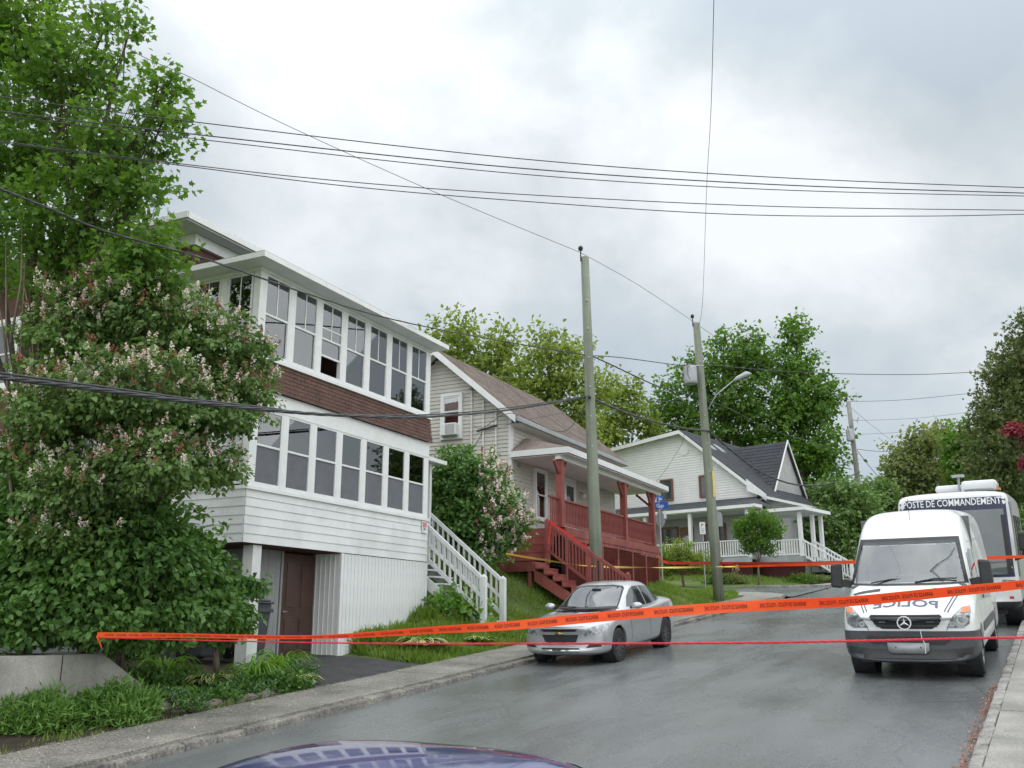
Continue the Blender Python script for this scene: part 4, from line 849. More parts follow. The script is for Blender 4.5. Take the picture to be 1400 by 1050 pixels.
# ------------------------------------------------------------ vehicles: lofted bodies with parts laid on their surface
def vehicle(name, label, cat, s, t, ang=0, group=None):
    o = thing(name, label, cat, group=group)
    f = -(SD + Vector((0, 0, .082))).normalized(); f = Matrix.Rotation(R(ang), 3, 'Z') @ f
    up = Vector((-.082 * SD.x, -.082 * SD.y, 1)).normalized(); l = up.cross(f).normalized(); up = f.cross(l)
    m = Matrix((f, l, up)).transposed().to_4x4(); m.translation = ST(s, t, float(road_z(s, t))); o.matrix_world = m
    return o
def eval_mesh(o):
    dg = bpy.context.evaluated_depsgraph_get(); dg.update(); return bpy.data.meshes.new_from_object(o.evaluated_get(dg))
def loft(stations, sweep=None, levels=2, cuts=(), mat=None, name='body'):
    mb = MB(); m = len(stations[0][1]); rings = []
    for x, prof in stations:
        ring = [(x, y, z) for y, z in prof] + [(x, -y, z) for y, z in prof[::-1] if y > 1e-6]
        if sweep: ring = [(sweep(px, py, pz), py, pz) for px, py, pz in ring]
        rings.append([(-px, py, pz) for px, py, pz in ring])
    k = len(rings[0]); vs = [p for r in rings for p in r]; fs = [(i * k + j, i * k + (j + 1) % k, (i + 1) * k + (j + 1) % k, (i + 1) * k + j) for i in range(len(rings) - 1) for j in range(k)]
    def cap(b):   # quads across the section
        out = []; h = len(stations[0][1])
        left = list(range(h)); right = [0] + list(range(k - 1, h - 1, -1)) + ([h - 1])
        right = [0] + [k - i for i in range(1, h - 1)] + [h - 1]
        for i in range(h - 1):
            q = [b + left[i], b + left[i + 1], b + right[i + 1], b + right[i]]
            q2 = []
            for a in q:
                if a not in q2: q2.append(a)
            if len(q2) > 2: out.append(tuple(q2))
        return out
    fs += cap(0) + cap((len(rings) - 1) * k); mb.add(vs, fs)
    tmp = mb.build('tmp', mat, smooth=True)
    s = tmp.modifiers.new('s', 'SUBSURF'); s.levels = levels; s.render_levels = levels
    cs = []
    for mbc in cuts:
        c = mbc.build('cut', mat); cs.append(c); b = tmp.modifiers.new('b', 'BOOLEAN'); b.object = c; b.operation = 'DIFFERENCE'; b.solver = 'EXACT'
    me = eval_mesh(tmp)
    for c in cs + [tmp]: bpy.data.objects.remove(c)
    return me
def bvh_of(me): return BVHTree.FromPolygons([v.co.copy() for v in me.vertices], [tuple(p.vertices) for p in me.polygons])
AX = {'-x': (0, (1, 2)), 'y': (1, (0, 2)), 'z': (2, (0, 1))}
def project(bm, bvhs, way, off):
    """Move flat vertices (given in the two free axes) onto the surface, seen along way: front, left, right or top."""
    dirs = {'front': Vector((-1, 0, 0)), 'left': Vector((0, -1, 0)), 'right': Vector((0, 1, 0)), 'top': Vector((0, 0, -1)), 'rear': Vector((1, 0, 0))}
    d = dirs[way]; dead = []
    for v in bm.verts:
        a, b = v.co.x, v.co.y
        o = {'front': Vector((2, a, b)), 'rear': Vector((-9, a, b)), 'left': Vector((a, 3, b)), 'right': Vector((a, -3, b)), 'top': Vector((a, b, 5))}[way]
        best = None
        for t in bvhs:
            h = t.ray_cast(o, d)
            if h[0] is not None and (best is None or h[3] < best[3]): best = h
        if best is None: dead.append(v); continue
        n = best[1]; n = n if n.dot(d) < 0 else -n
        v.co = best[0] + n * off
    if dead: bmesh.ops.delete(bm, geom=dead, context='VERTS')
def decal(name, poly, bvhs, way, m, parent, off=.005, grid=.06, thick=.0, smooth=True, **kw):
    bm = bmesh.new(); bm.faces.new([bm.verts.new((a, b, 0)) for a, b in poly])
    for ax in (0, 1):
        lo = min(p[ax] for p in poly); hi = max(p[ax] for p in poly); q = lo + grid
        while q < hi - 1e-4:
            no = (1, 0, 0) if ax == 0 else (0, 1, 0); co = (q, 0, 0) if ax == 0 else (0, q, 0)
            bmesh.ops.bisect_plane(bm, geom=bm.verts[:] + bm.edges[:] + bm.faces[:], plane_co=co, plane_no=no); q += grid
    project(bm, bvhs, way, off)
    bm.normal_update(); fc = bm.faces[:]
    dirs = {'front': Vector((1, 0, 0)), 'left': Vector((0, 1, 0)), 'right': Vector((0, -1, 0)), 'top': Vector((0, 0, 1)), 'rear': Vector((-1, 0, 0))}
    bmesh.ops.recalc_face_normals(bm, faces=fc)
    if sum(f.normal.dot(dirs[way]) for f in bm.faces) < 0: bmesh.ops.reverse_faces(bm, faces=bm.faces)
    me = bpy.data.meshes.new(name); bm.to_mesh(me); bm.free(); me.materials.append(m)
    if smooth: me.polygons.foreach_set('use_smooth', [True] * len(me.polygons))
    o = link(name, me, parent, **kw)
    if thick: md = o.modifiers.new('t', 'SOLIDIFY'); md.thickness = thick; md.offset = 1
    return o
def skin(name, me, planes, m, parent, off=.006, thick=.0):
    """The part of a body surface inside the given half spaces, a few millimetres proud."""
    bm = bmesh.new(); bm.from_mesh(me)
    for co, no in planes: bmesh.ops.bisect_plane(bm, geom=bm.verts[:] + bm.edges[:] + bm.faces[:], plane_co=co, plane_no=no, clear_outer=True)
    bm.normal_update()
    for v in bm.verts: v.co += v.normal * off
    m2 = bpy.data.meshes.new(name); bm.to_mesh(m2); bm.free(); m2.materials.clear(); m2.materials.append(m)
    m2.polygons.foreach_set('material_index', [0] * len(m2.polygons)); m2.polygons.foreach_set('use_smooth', [True] * len(m2.polygons))
    return link(name, m2, parent)
def text_mesh(txt, size, bold=0.0, wid=None):
    c = bpy.data.curves.new('t', 'FONT'); c.body = txt; c.size = size; c.align_x = 'CENTER'; c.align_y = 'CENTER'; c.offset = bold; c.resolution_u = 2
    o = bpy.data.objects.new('t', c); COL.objects.link(o); me = eval_mesh(o); bpy.data.objects.remove(o)
    if wid:
        xs = [v.co.x for v in me.vertices]; k = wid / (max(xs) - min(xs)); mid = (max(xs) + min(xs)) / 2
        for v in me.vertices: v.co.x = (v.co.x - mid) * k
    return me
def text_decal(name, txt, size, cy, cz, bvhs, way, m, parent, mirror=False, bold=.0, off=.008, wid=None):
    me = text_mesh(txt, size, bold, wid); bm = bmesh.new(); bm.from_mesh(me)
    for v in bm.verts: v.co = Vector(((-1 if mirror else 1) * v.co.x + cy, v.co.y + cz, 0))
    bmesh.ops.triangulate(bm, faces=bm.faces); project(bm, bvhs, way, off)
    m2 = bpy.data.meshes.new(name); bm.to_mesh(m2); bm.free(); m2.materials.clear(); m2.materials.append(m)
    return link(name, m2, parent)
def wheel(parent, x, y, r, w, side, rimmat, spokes=5, rr=.64):
    t = MB().lathe([(rr * r, -w / 2), (r * .93, -w / 2), (r * .985, -w * .42), (r, -w * .3), (r, w * .3), (r * .985, w * .42), (r * .93, w / 2), (rr * r, w / 2)], 36, 1, cap=False).build('wheel', M['rubber'], parent, smooth=False)
    t.location = (x, y, r)
    d = side
    rb = MB().lathe([(rr * r + .002, -w * .42 * d), (rr * r + .002, w * .47 * d), (rr * r * .93, w * .47 * d), (rr * r * .90, w * .30 * d), (rr * r * .86, -w * .1 * d), (.02, -w * .1 * d)], 36, 1, cap=False)
    for i in range(spokes):
        a = 2 * math.pi * i / spokes + .3
        rb.bar((math.cos(a) * .03, w * .33 * d, math.sin(a) * .03), (math.cos(a) * rr * r * .93, w * .40 * d, math.sin(a) * rr * r * .93), .16 * r, .03, up=(0, 1, 0))
    rb.lathe([(.001, w * .40 * d), (.07, w * .40 * d), (.08, w * .2 * d)], 16, 1, cap=False)
    rb.build('rim', M[rimmat], t)
    return t
def lerp_tab(tab, x):
    xs = [r[0] for r in tab]
    return [float(np.interp(x, xs, [r[i] for r in tab])) for i in range(1, len(tab[0]))]
def inside(poly, a, b):
    c = False; n = len(poly)
    for i in range(n):
        x1, y1 = poly[i]; x2, y2 = poly[(i + 1) % n]
        if (y1 > b) != (y2 > b) and a < (x2 - x1) * (b - y1) / (y2 - y1 + 1e-12) + x1: c = not c
    return c
def open_hole(me, poly, xmin):         # takes the skin away behind a windscreen
    bm = bmesh.new(); bm.from_mesh(me); ks = []
    for f in bm.faces:
        c = f.calc_center_median()
        if c.x > xmin and inside(poly, c.y, c.z) and f.normal.x > .05: ks.append(f)
    bmesh.ops.delete(bm, geom=ks, context='FACES'); bm.to_mesh(me); bm.free()
def frame_strips(name, outer, inner, bv, m, parent, off, grid=.08):
    n = len(outer)
    for i in range(n):
        j = (i + 1) % n
        if abs(outer[i][0] - inner[i][0]) + abs(outer[i][1] - inner[i][1]) < 1e-4 and abs(outer[j][0] - inner[j][0]) + abs(outer[j][1] - inner[j][1]) < 1e-4: continue
        decal(name, [outer[i], outer[j], inner[j], inner[i]], bv, 'front', m, parent, off, grid)
def shrink(poly, d):
    cx = sum(p[0] for p in poly) / len(poly); cy = sum(p[1] for p in poly) / len(poly); mx = max(abs(p[0] - cx) for p in poly); my = max(abs(p[1] - cy) for p in poly)
    return [(cx + (p[0] - cx) * (1 - d / mx), cy + (p[1] - cy) * (1 - d / my)) for p in poly]
# ---- saloon car
def saloon_meshes(mat):
    tab = [(0.0, .62, .32, .54, .70), (.03, .82, .24, .58, .76), (.10, .875, .20, .64, .82), (.32, .89, .18, .72, .885), (.7, .895, .175, .80, .935), (1.1, .897, .175, .86, .965), (1.5, .897, .175, .90, .985),
           (2.3, .897, .175, .92, .975), (3.2, .897, .175, .95, .995), (3.8, .892, .18, .98, 1.06), (4.2, .875, .22, .99, 1.095), (4.45, .84, .27, .96, 1.07), (4.56, .80, .32, .90, 1.0), (4.60, .70, .40, .80, .90)]
    stt = []
    for x, w, zb, zs, zt in tab:
        zm = (zb + zs) / 2
        stt.append((x, [(0, zb), (w * .6, zb), (w * .93, zb + .03), (w * .995, zb + .16 * (zs - zb) / .6), (w, zm + .04), (w * .985, zs), (w * .90, zs + (zt - zs) * .62), (w * .55, zt), (0, zt + .012)]))
    sweep = lambda x, y, z: x + (.30 * (abs(y) / .9) ** 2.6) * max(0, 1 - x / 1.1) - (.16 * (abs(y) / .9) ** 2.6) * max(0, 1 - (4.6 - x) / .8)
    cuts = [MB().lathe([(.375, -1.2), (.375, -.62)], 40, 1, (-xx, 0, .33)) for xx in (.95, 3.64)] + [MB().lathe([(.375, .62), (.375, 1.2)], 40, 1, (-xx, 0, .33)) for xx in (.95, 3.64)]
    body = loft(stt, sweep, 3, cuts, mat)
    g = [(1.12, .62, .93, .72), (1.2, .69, .955, .80), (1.55, .68, 1.10, .825), (1.9, .635, 1.29, .835), (2.2, .61, 1.43, .84), (2.5, .60, 1.482, .845), (2.9, .59, 1.49, .845), (3.25, .58, 1.455, .84), (3.6, .535, 1.32, .81), (3.95, .54, 1.16, .79), (4.15, .56, 1.075, .77), (4.22, .5, 1.03, .7)]
    stt = []
    for x, wr, z, wb in g:
        zb = .90
        stt.append((x, [(0, zb - .05), (wb * .7, zb - .05), (wb, zb - .03), (wb, zb + .02), (wb + (wr - wb) * .5, zb + (z - zb) * .56), (wr + .015, z - .05 * (z - .9) / .5), (wr - .05, z - .008), (wr * .5, z + .012), (0, z + .018)]))
    gh = loft(stt, lambda x, y, z: x + .22 * (abs(y) / .8) ** 2.2 * max(0, min(1, (2.6 - x) / 1.2)) - .10 * (abs(y) / .8) ** 2 * max(0, min(1, (x - 3.2) / .8)), 3, (), mat)
    return body, gh
def smooth_all(me): me.polygons.foreach_set('use_smooth', [True] * len(me.polygons))
def saloon(label, s, t, ang, mat, group, details=True, glass='autoglass', rim='rimdark'):
    T = vehicle('parked_car', label, 'car', s, t, ang, group)
    body, gh = saloon_meshes(M[mat]); smooth_all(gh); smooth_all(body)
    bo = link('body', body, T); 
    sm = bo.modifiers.new('wn', 'WEIGHTED_NORMAL'); sm.keep_sharp = False
    B1, B2 = bvh_of(body), bvh_of(gh); both = [B1, B2]
    if details: open_hole(gh, [(-.64, .90), (.64, .90), (.545, 1.375), (.3, 1.40), (-.3, 1.40), (-.545, 1.375)], -2.35); open_hole(body, [(-.64, .955), (.64, .955), (.64, 1.2), (-.64, 1.2)], -2.2)
    link('cabin', gh, T)
    wp = [(-.66, 1.00), (0, .985), (.66, 1.00), (.56, 1.36), (.50, 1.40), (.3, 1.425), (-.3, 1.425), (-.50, 1.40), (-.56, 1.36)]
    if details:
        decal('windshield', wp, [B2], 'front', M['windscreen'], T, .006, .08); frame_strips('windshield_seal', wp, shrink(wp, .035), [B2], M['black'], T, .009)
        for sd in (1, -1):
            MB().box(-2.45, -2.3, sd * .36 - .22, sd * .36 + .22, .55, 1.10).box(-2.42, -2.34, sd * .36 - .12, sd * .36 + .12, 1.12, 1.30).build('seat', M['seat'], T, bevel=.04)
        MB().box(-1.75, -1.35, -.68, .68, .70, .985).build('dashboard', M['dash'], T, bevel=.04)
        MB().lathe([(.17, -.012), (.19, 0), (.17, .012), (.16, 0)], 20, 0, (-1.85, -.36, .95), cap=False).build('steering_wheel', M['black'], T)
        MB().box(-1.98, -1.95, -.10, .10, 1.31, 1.37).build('rear_view_mirror', M['black'], T, bevel=.01)
    else: decal('windshield', wp, [B2], 'front', M[glass], T, .004, .08)
    decal('windshield_seal', [(-.69, .985), (.69, .985), (.69, 1.0), (-.69, 1.0)], [B2], 'front', M['black'], T, .004, .08)
    decal('rear_window', [(-.60, 1.10), (.60, 1.10), (.49, 1.37), (-.49, 1.37)], [B2], 'rear', M['darkglass'], T, .004, .08)
    for w in ('left', 'right'):
        decal('side_window', [(-1.72, 1.005), (-2.66, .995), (-2.66, 1.385), (-2.42, 1.39), (-2.22, 1.34), (-1.95, 1.2)], [B2], w, M['darkglass'], T, .004, .08)
        decal('side_window', [(-2.72, .995), (-3.58, 1.035), (-3.74, 1.10), (-3.40, 1.28), (-3.12, 1.365), (-2.72, 1.39)], [B2], w, M['darkglass'], T, .004, .08)
        for xx in ((-1.62, -1.605), (-2.69, -2.675), (-3.60, -3.585)): decal('door_gap', [(xx[0], .30), (xx[1], .30), (xx[1], .965), (xx[0], .965)], [B1], w, M['black'], T, .002, .1)
        decal('sill_trim', [(-1.36, .21), (-3.22, .21), (-3.22, .27), (-1.36, .27)], [B1], w, M['black'], T, .003, .1)
        sg_ = 1 if w == 'left' else -1
        for xx in (-2.52, -3.42): MB().bar((xx - .10, sg_ * .905, .83), (xx + .08, sg_ * .905, .825), .028, .03).build('door_handle', M['chrome' if not details else mat], T)
        mr = MB().blob((-1.72, sg_ * .99, 1.03), .10, (.60, 1.2, .66), 16, 10).box(-1.73, -1.66, sg_ * .99 - .09, sg_ * .99 + .07, .985, 1.06).build('mirror', M[mat], T, smooth=True)
        MB().bar((-1.72, sg_ * .84, .99), (-1.72, sg_ * .93, 1.0), .05).build('mirror_arm', M['black'], mr)
        MB().box(-1.79, -1.785, sg_ * .985 - .08, sg_ * .985 + .08, .98, 1.07).build('mirror_glass', M['darkglass'], mr)
    for xx in (.95, 3.64):
        for sd in (1, -1):
            wheel(T, -xx, sd * .785, .325, .21, sd, rim, 10 if details else 5)
            MB().lathe([(.372, sd * .63), (.372, sd * .86)], 30, 1, (-xx, 0, .33), cap=False).build('wheel_liner', M['black'], T)
    bx(-3.9, -.5, -.6, .6, .20, .26).build('underbody', M['black'], T)
    if details:
        decal('upper_grille', [(-.34, .655), (.34, .655), (.40, .70), (-.40, .70)], [B1], 'front', M['black'], T, .004, .05)
        lg = decal('lower_grille', [(-.39, .59), (-.33, .455), (-.2, .43), (.2, .43), (.33, .455), (.39, .59)], [B1], 'front', M['black'], T, .004, .05)
        gb = decal('grille_bar', [(-.44, .60), (.44, .60), (.46, .648), (-.46, .648)], [B1], 'front', M[mat], T, .010, .05)
        gm = M['gold']; 
        bd = decal('badge', [(-.085, .605), (-.03, .605), (-.025, .59), (.035, .59), (.03, .605), (.085, .605), (.075, .645), (.03, .645), (.025, .66), (-.035, .66), (-.03, .645), (-.075, .645)], [B1], 'front', gm, T, .02, .2, thick=.01)
        for i in range(5): decal('grille_bar', [(-.36 + .012 * (4 - i), .46 + i * .027), (.36 - .012 * (4 - i), .46 + i * .027), (.36 - .012 * (4 - i), .467 + i * .027), (-.36 + .012 * (4 - i), .467 + i * .027)], [B1], 'front', M['greyplastic'], lg, .008, .1)
        li = decal('lower_intake', [(-.40, .265), (.40, .265), (.40, .345), (-.40, .345)], [B1], 'front', M['black'], T, .004, .05)
        decal('intake_bar', [(-.40, .30), (.40, .30), (.40, .312), (-.40, .312)], [B1], 'front', M['chrome'], li, .008, .1)
        for sd in (1, -1):
            hl = decal('headlight', [(sd * .50, .565), (sd * .78, .60), (sd * .86, .72), (sd * .845, .775), (sd * .70, .745), (sd * .545, .685)], [B1], 'front', M['lamp'], T, .006, .04)
            for (yy, zz, rr_) in ((.61, .64, .035), (.70, .665, .045), (.79, .70, .03)): decal('lamp_reflector', [(sd * yy + rr_ * math.cos(a * .5236), zz + rr_ * math.sin(a * .5236)) for a in range(12)], [B1], 'front', M['rim'], hl, .010, .2)
            decal('fog_lamp_recess', [(sd * .52, .345), (sd * .80, .365), (sd * .80, .43), (sd * .60, .42)], [B1], 'front', M['black'], T, .005, .04)
            MB().tube([(-1.30, sd * .28 - .05, 1.0), (-1.34, sd * .1 - .1, 1.035), (-1.42, sd * .45 - .3, 1.055)], .008, 6).build('wiper', M['black'], T)
        decal('air_dam', [(-.78, .205), (.78, .205), (.74, .245), (-.74, .245)], [B1], 'front', M['black'], T, .004, .06)
        if details: decal('bonnet_gap', [(-.50, .742), (-.2, .735), (.2, .735), (.50, .742), (.50, .748), (.2, .741), (-.2, .741), (-.50, .748)], [B1], 'front', M['black'], T, .003, .08)
    for sd in (1, -1): decal('bumper_gap', [(-.50, sd * 2), (-.5, sd * 2)][:0] or [(sd * .80, .56), (sd * .88, .60), (sd * .88, .606), (sd * .80, .566)], [B1], 'front', M['black'], T, .002, .1)
    for y0 in (-.52, .52): decal('bonnet_gap', [(-.42, y0 * 1.28), (-1.2, y0 * 1.42), (-1.2, y0 * 1.42 + .006), (-.42, y0 * 1.28 + .006)], [B1], 'top', M['black'], T, .001, .1)
    return T
saloon('silver saloon car parked at the left kerb below the red porch', 16.6, -8.55, 1, 'silver', None)
saloon('dark blue glossy car closest to the camera, only its roof in view', .15, -2.2, 0, 'blue', None, details=False, glass='darkglass', rim='rim')

# ---- police van
def van():
    T = vehicle('police_van', 'white police van facing downhill with dark bumper and mirrored lettering', 'van', 16.0, -2.2, 0)
    tab = [(0, .80, .78, .90), (.03, .92, .80, .97), (.10, .965, .80, 1.04), (.25, .98, .80, 1.13), (.45, .985, .79, 1.25), (.68, .99, .80, 1.37), (.78, .99, .80, 1.45), (1.0, .993, .795, 1.72), (1.25, .995, .785, 2.0), (1.42, .995, .775, 2.16), (1.6, .995, .77, 2.32), (1.85, .995, .765, 2.49), (2.2, .995, .765, 2.61), (2.7, .995, .765, 2.645), (4.0, .995, .765, 2.66), (5.6, .995, .765, 2.65), (5.85, .98, .75, 2.60), (5.9, .93, .70, 2.5)]
    stt = []
    for x, w, wt, zt in tab:
        zm = min(1.15, zt - .08); f = (zt - zm)
        stt.append((x, [(0, .30), (w - .25, .30), (w - .06, .32), (w, .42), (w, .75), (w, zm), (w + (wt - w) * .38, zm + f * .45), (w + (wt + .06 - w) * .85, zm + f * .83), (wt - .02, zt - .035 * min(1, f)), (wt * .6, zt + .0), (0, zt + .015)]))
    sweep = lambda x, y, z: x + (.26 * (abs(y) / .95) ** 2.8) * max(0, 1 - x / 1.0) + (.10 * (abs(y) / .9) ** 2.2) * max(0, min(1, 1 - abs(x - 1.3) / 1.3))
    cuts = [MB().lathe([(.42, sd * .60), (.42, sd * 1.3)], 40, 1, (-xx, 0, .36)) for xx in (1.0, 4.66) for sd in (1, -1)]
    body = loft(stt, sweep, 3, cuts, M['vanwhite']); smooth_all(body); bo = link('body', body, T); bo.modifiers.new('wn', 'WEIGHTED_NORMAL')
    BV = [bvh_of(body)]
    skin('bumper', body, [((0, 0, .735), (0, 0, 1)), ((-.62, 0, 0), (-1, 0, 0))], M['greyplastic'], T, .012)
    decal('bumper_intake', [(-.62, .60), (-.52, .53), (.52, .53), (.62, .60), (.60, .655), (-.60, .655)], BV, 'front', M['black'], T, .016, .08)
    decal('lower_bumper', [(-.86, .31), (.86, .31), (.90, .50), (.55, .46), (-.55, .46), (-.90, .50)], BV, 'front', M['black'], T, .02, .08)
    pl_ = decal('number_plate_holder', [(-.30, .44), (-.24, .395), (.24, .395), (.30, .44), (.30, .56), (-.30, .56)], BV, 'front', M['metal'], T, .035, .3, thick=.012)
    bl = lambda yy, zz: decal('bolt', [(yy + .012 * math.cos(a), zz + .012 * math.sin(a)) for a in range(6)], BV, 'front', M['black'], pl_, .06, 1)
    for yy in (-.18, .18): bl(yy, .49)
    # windscreen
    wp = [(-.89, 1.415), (-.45, 1.40), (.45, 1.40), (.89, 1.415), (.775, 2.15), (-.775, 2.15)]
    open_hole(body, [(-.83, 1.45), (.83, 1.45), (.74, 2.04), (-.74, 2.04)], -1.7)
    frame_strips('windshield_surround', wp, shrink(wp, .05), BV, M['black'], T, .012)
    decal('windshield', shrink(wp, .01), BV, 'front', M['windscreen'], T, .008, .1)
    MB().box(-1.15, -.80, -.88, .88, 1.10, 1.42).build('dashboard', M['dash'], T, bevel=.05)
    for sd in (1, -1): MB().box(-2.1, -1.9, sd * .48 - .25, sd * .48 + .25, .95, 1.60).box(-2.08, -1.96, sd * .48 - .13, sd * .48 + .13, 1.62, 1.85).build('seat', M['seat'], T, bevel=.05)
    MB().box(-2.5, -2.45, -.9, .9, .8, 2.5).build('bulkhead', M['dash'], T)
    w_ = MB().lathe([(.19, -.014), (.215, 0), (.19, .014), (.175, 0)], 24, 0, (0, 0, 0), cap=False).bar((0, -.19, 0), (0, .19, 0), .04).build('steering_wheel', M['black'], T); w_.location = (-1.28, .48, 1.42); w_.rotation_euler = (0, R(25), 0)
    MB().box(-.95, -.93, -.78, -.50, 1.44, 1.47).build('paper_on_dash', M['signwhite'], T)
    decal('sun_band', [(-.755, 2.05), (.755, 2.05), (.735, 2.12), (-.735, 2.12)], BV, 'front', M['greyplastic'], T, .010, .1)
    for y0 in (-.55, .12): MB().tube([(-.74, y0, 1.45), (-.80, y0 + .3, 1.50), (-.84, y0 + .62, 1.50)], .012, 6).build('wiper', M['black'], T)
    # bonnet vents, lines and lettering
    for sd in (1, -1):
        decal('bonnet_vent', [(-.60, sd * .40), (-.60, sd * .80), (-.66, sd * .84), (-.67, sd * .40)], BV, 'top', M['greyplastic'], T, .006, .1)
        for o_ in (0, .045): decal('chevron_stripe', [(-.57, sd * (.76 - o_)), (-.57, sd * (.76 - o_ - .02)), (-.16, sd * (.62 - o_ - .02)), (-.16, sd * (.62 - o_))], BV, 'top', M['print_navy'], T, .004, .05)
        decal('bonnet_gap', [(sd * .56, .74), (sd * .57, .74), (sd * .70, .98), (sd * .69, .98)], BV, 'front', M['black'], T, .003, .05)
    tm = text_mesh('POLICE', .22, .004, .95); bm = bmesh.new(); bm.from_mesh(tm)
    for v in bm.verts: v.co = Vector((-.26 - v.co.y * -1 * .9, -v.co.x, 0)) if False else Vector((-.27 + -v.co.y * 1.0, -v.co.x, 0))
    bmesh.ops.triangulate(bm, faces=bm.faces); project(bm, BV, 'top', .008)
    m2 = bpy.data.meshes.new('bonnet_lettering'); bm.to_mesh(m2); bm.free(); m2.materials.clear(); m2.materials.append(M['print_navy']); link('bonnet_lettering', m2, T)
    # grille with star
    gp = [(-.50, .985), (.50, .985), (.53, .95), (.47, .83), (.36, .765), (-.36, .765), (-.47, .83), (-.53, .95)]
    gr = decal('grille', gp, BV, 'front', M['black'], T, .006, .06)
    for z in (.80, .86, .92): decal('grille_slat', [(-.44 - (z - .8) * .5, z), (.44 + (z - .8) * .5, z), (.44 + (z - .8) * .5, z + .028), (-.44 - (z - .8) * .5, z + .028)], BV, 'front', M['greyplastic'], gr, .020, .06, thick=.01)
    for sd in (1, -1): decal('grille_light', [(sd * .30, .885), (sd * .40, .885), (sd * .40, .905), (sd * .30, .905)], BV, 'front', M['metal'], gr, .04, .3)
    st_ = MB(); n = 28; r0, r1 = .088, .103
    vs = []
    for i in range(n):
        a = 2 * math.pi * i / n
        for rr, xx in ((r0, .0), (r1, .0), (r1, .03), (r0, .03)): vs.append((xx, rr * math.cos(a), rr * math.sin(a)))
    st_.add(vs, [(i * 4 + j, i * 4 + (j + 1) % 4, ((i + 1) % n) * 4 + (j + 1) % 4, ((i + 1) % n) * 4 + j) for i in range(n) for j in range(4)])
    for k in range(3):
        a = math.pi / 2 + k * 2 * math.pi / 3; q = Vector((0, math.cos(a), math.sin(a))); w = Vector((0, -math.sin(a), math.cos(a)))
        st_.add([(.012, 0, 0), tuple(Vector((.012, 0, 0)) + w * .017), tuple(Vector((.015, 0, 0)) + q * .092), tuple(Vector((.012, 0, 0)) - w * .017), (.034, 0, 0)], [(1, 2, 4), (2, 3, 4), (1, 4, 3), (1, 3, 2)])
    so = st_.build('star_badge', M['signwhite'], T); so.location = (.035, 0, .875)  # white paint stands in for the bright reflection of chrome
    for sd in (1, -1):
        hl = decal('headlight', [(sd * .565, .78), (sd * .80, .78), (sd * .885, .84), (sd * .92, 1.03), (sd * .91, 1.10), (sd * .80, 1.08), (sd * .68, .97)], BV, 'front', M['lamp'], T, .008, .04)
        decal('turn_signal', [(sd * .77, 1.00), (sd * .90, 1.01), (sd * .905, 1.085), (sd * .82, 1.075)], BV, 'front', M['amber'], hl, .012, .05)
        for (yy, zz, rr_) in ((.79, .90, .075), (.66, .84, .04)): 
            decal('lamp_reflector', [(sd * yy + rr_ * math.cos(a * .5236), zz + rr_ * math.sin(a * .5236)) for a in range(12)], BV, 'front', M['chrome'], hl, .012, .2)
            decal('lamp_reflector', [(sd * yy + rr_ * .55 * math.cos(a * .5236), zz + rr_ * .55 * math.sin(a * .5236)) for a in range(12)], BV, 'front', M['lamp'], hl, .016, .2)
        # mirrors
        mm = MB().hexa([(-1.12, sd * 1.06, 1.36), (-.98, sd * 1.06, 1.36), (-.98, sd * 1.25, 1.38), (-1.12, sd * 1.25, 1.38), (-1.14, sd * 1.05, 1.78), (-1.0, sd * 1.05, 1.78), (-1.0, sd * 1.23, 1.76), (-1.14, sd * 1.23, 1.76)]).build('mirror', M['black'], T, bevel=.035)
        MB().bar((-1.12, sd * .82, 1.40), (-1.06, sd * 1.10, 1.45), .10, .12).build('mirror_arm', M['black'], mm)
    for w in ('left', 'right'):
        decal('side_window', [(-1.30, 1.32), (-1.62, 1.28), (-2.18, 1.28), (-2.18, 1.92), (-1.78, 1.95), (-1.62, 1.88)], BV, w, M['darkglass'], T, .005, .1)
        decal('quarter_window', [(-1.12, 1.34), (-1.26, 1.32), (-1.53, 1.86), (-1.50, 1.9)], BV, w, M['darkglass'], T, .005, .1)
        for xx, z0, z1 in ((-1.28, .45, 1.28), (-2.26, .45, 2.0), (-3.35, .45, 2.1)): decal('door_gap', [(xx, z0), (xx + .012, z0), (xx + .012, z1), (xx, z1)], BV, w, M['black'], T, .002, .2)
        decal('roof_seam', [(-1.75, 2.05), (-5.7, 2.12), (-5.7, 2.135), (-1.75, 2.065)], BV, w, M['metal'], T, .003, .2)
        decal('side_moulding', [(-1.48, .62), (-4.18, .62), (-4.18, .76), (-1.48, .76)], BV, w, M['greyplastic'], T, .01, .2)
        decal('door_handle', [(-2.0, 1.12), (-2.16, 1.12), (-2.16, 1.17), (-2.0, 1.17)], BV, w, M['black'], T, .02, .2, thick=.01)
    for xx in (1.0, 4.66):
        for sd in (1, -1):
            wheel(T, -xx, sd * .855, .36, .24, sd, 'rim', 6, .60); MB().lathe([(.416, sd * .61), (.416, sd * .95)], 30, 1, (-xx, 0, .36), cap=False).build('wheel_liner', M['black'], T)
    bx(-5.4, -.35, -.75, .75, .24, .34).build('underbody', M['black'], T)
    MB().bar((-1.0, -.6, .2), (-1.0, .6, .2), .08).build('axle', M['black'], T)
    an = MB().blob((-1.80, .02, 2.36), .05, (.8, .8, 1.5), 10, 6).tube([(-1.8, .02, 2.4), (-1.86, .02, 2.82)], .005, 5); an.build('aerial', M['black'], T)
    MB().tube([(.06, .22, .78), (.055, .23, .66), (.06, .27, .55), (.05, .26, .42)], .006, 5).build('loose_cord', M['signwhite'], T)
van()
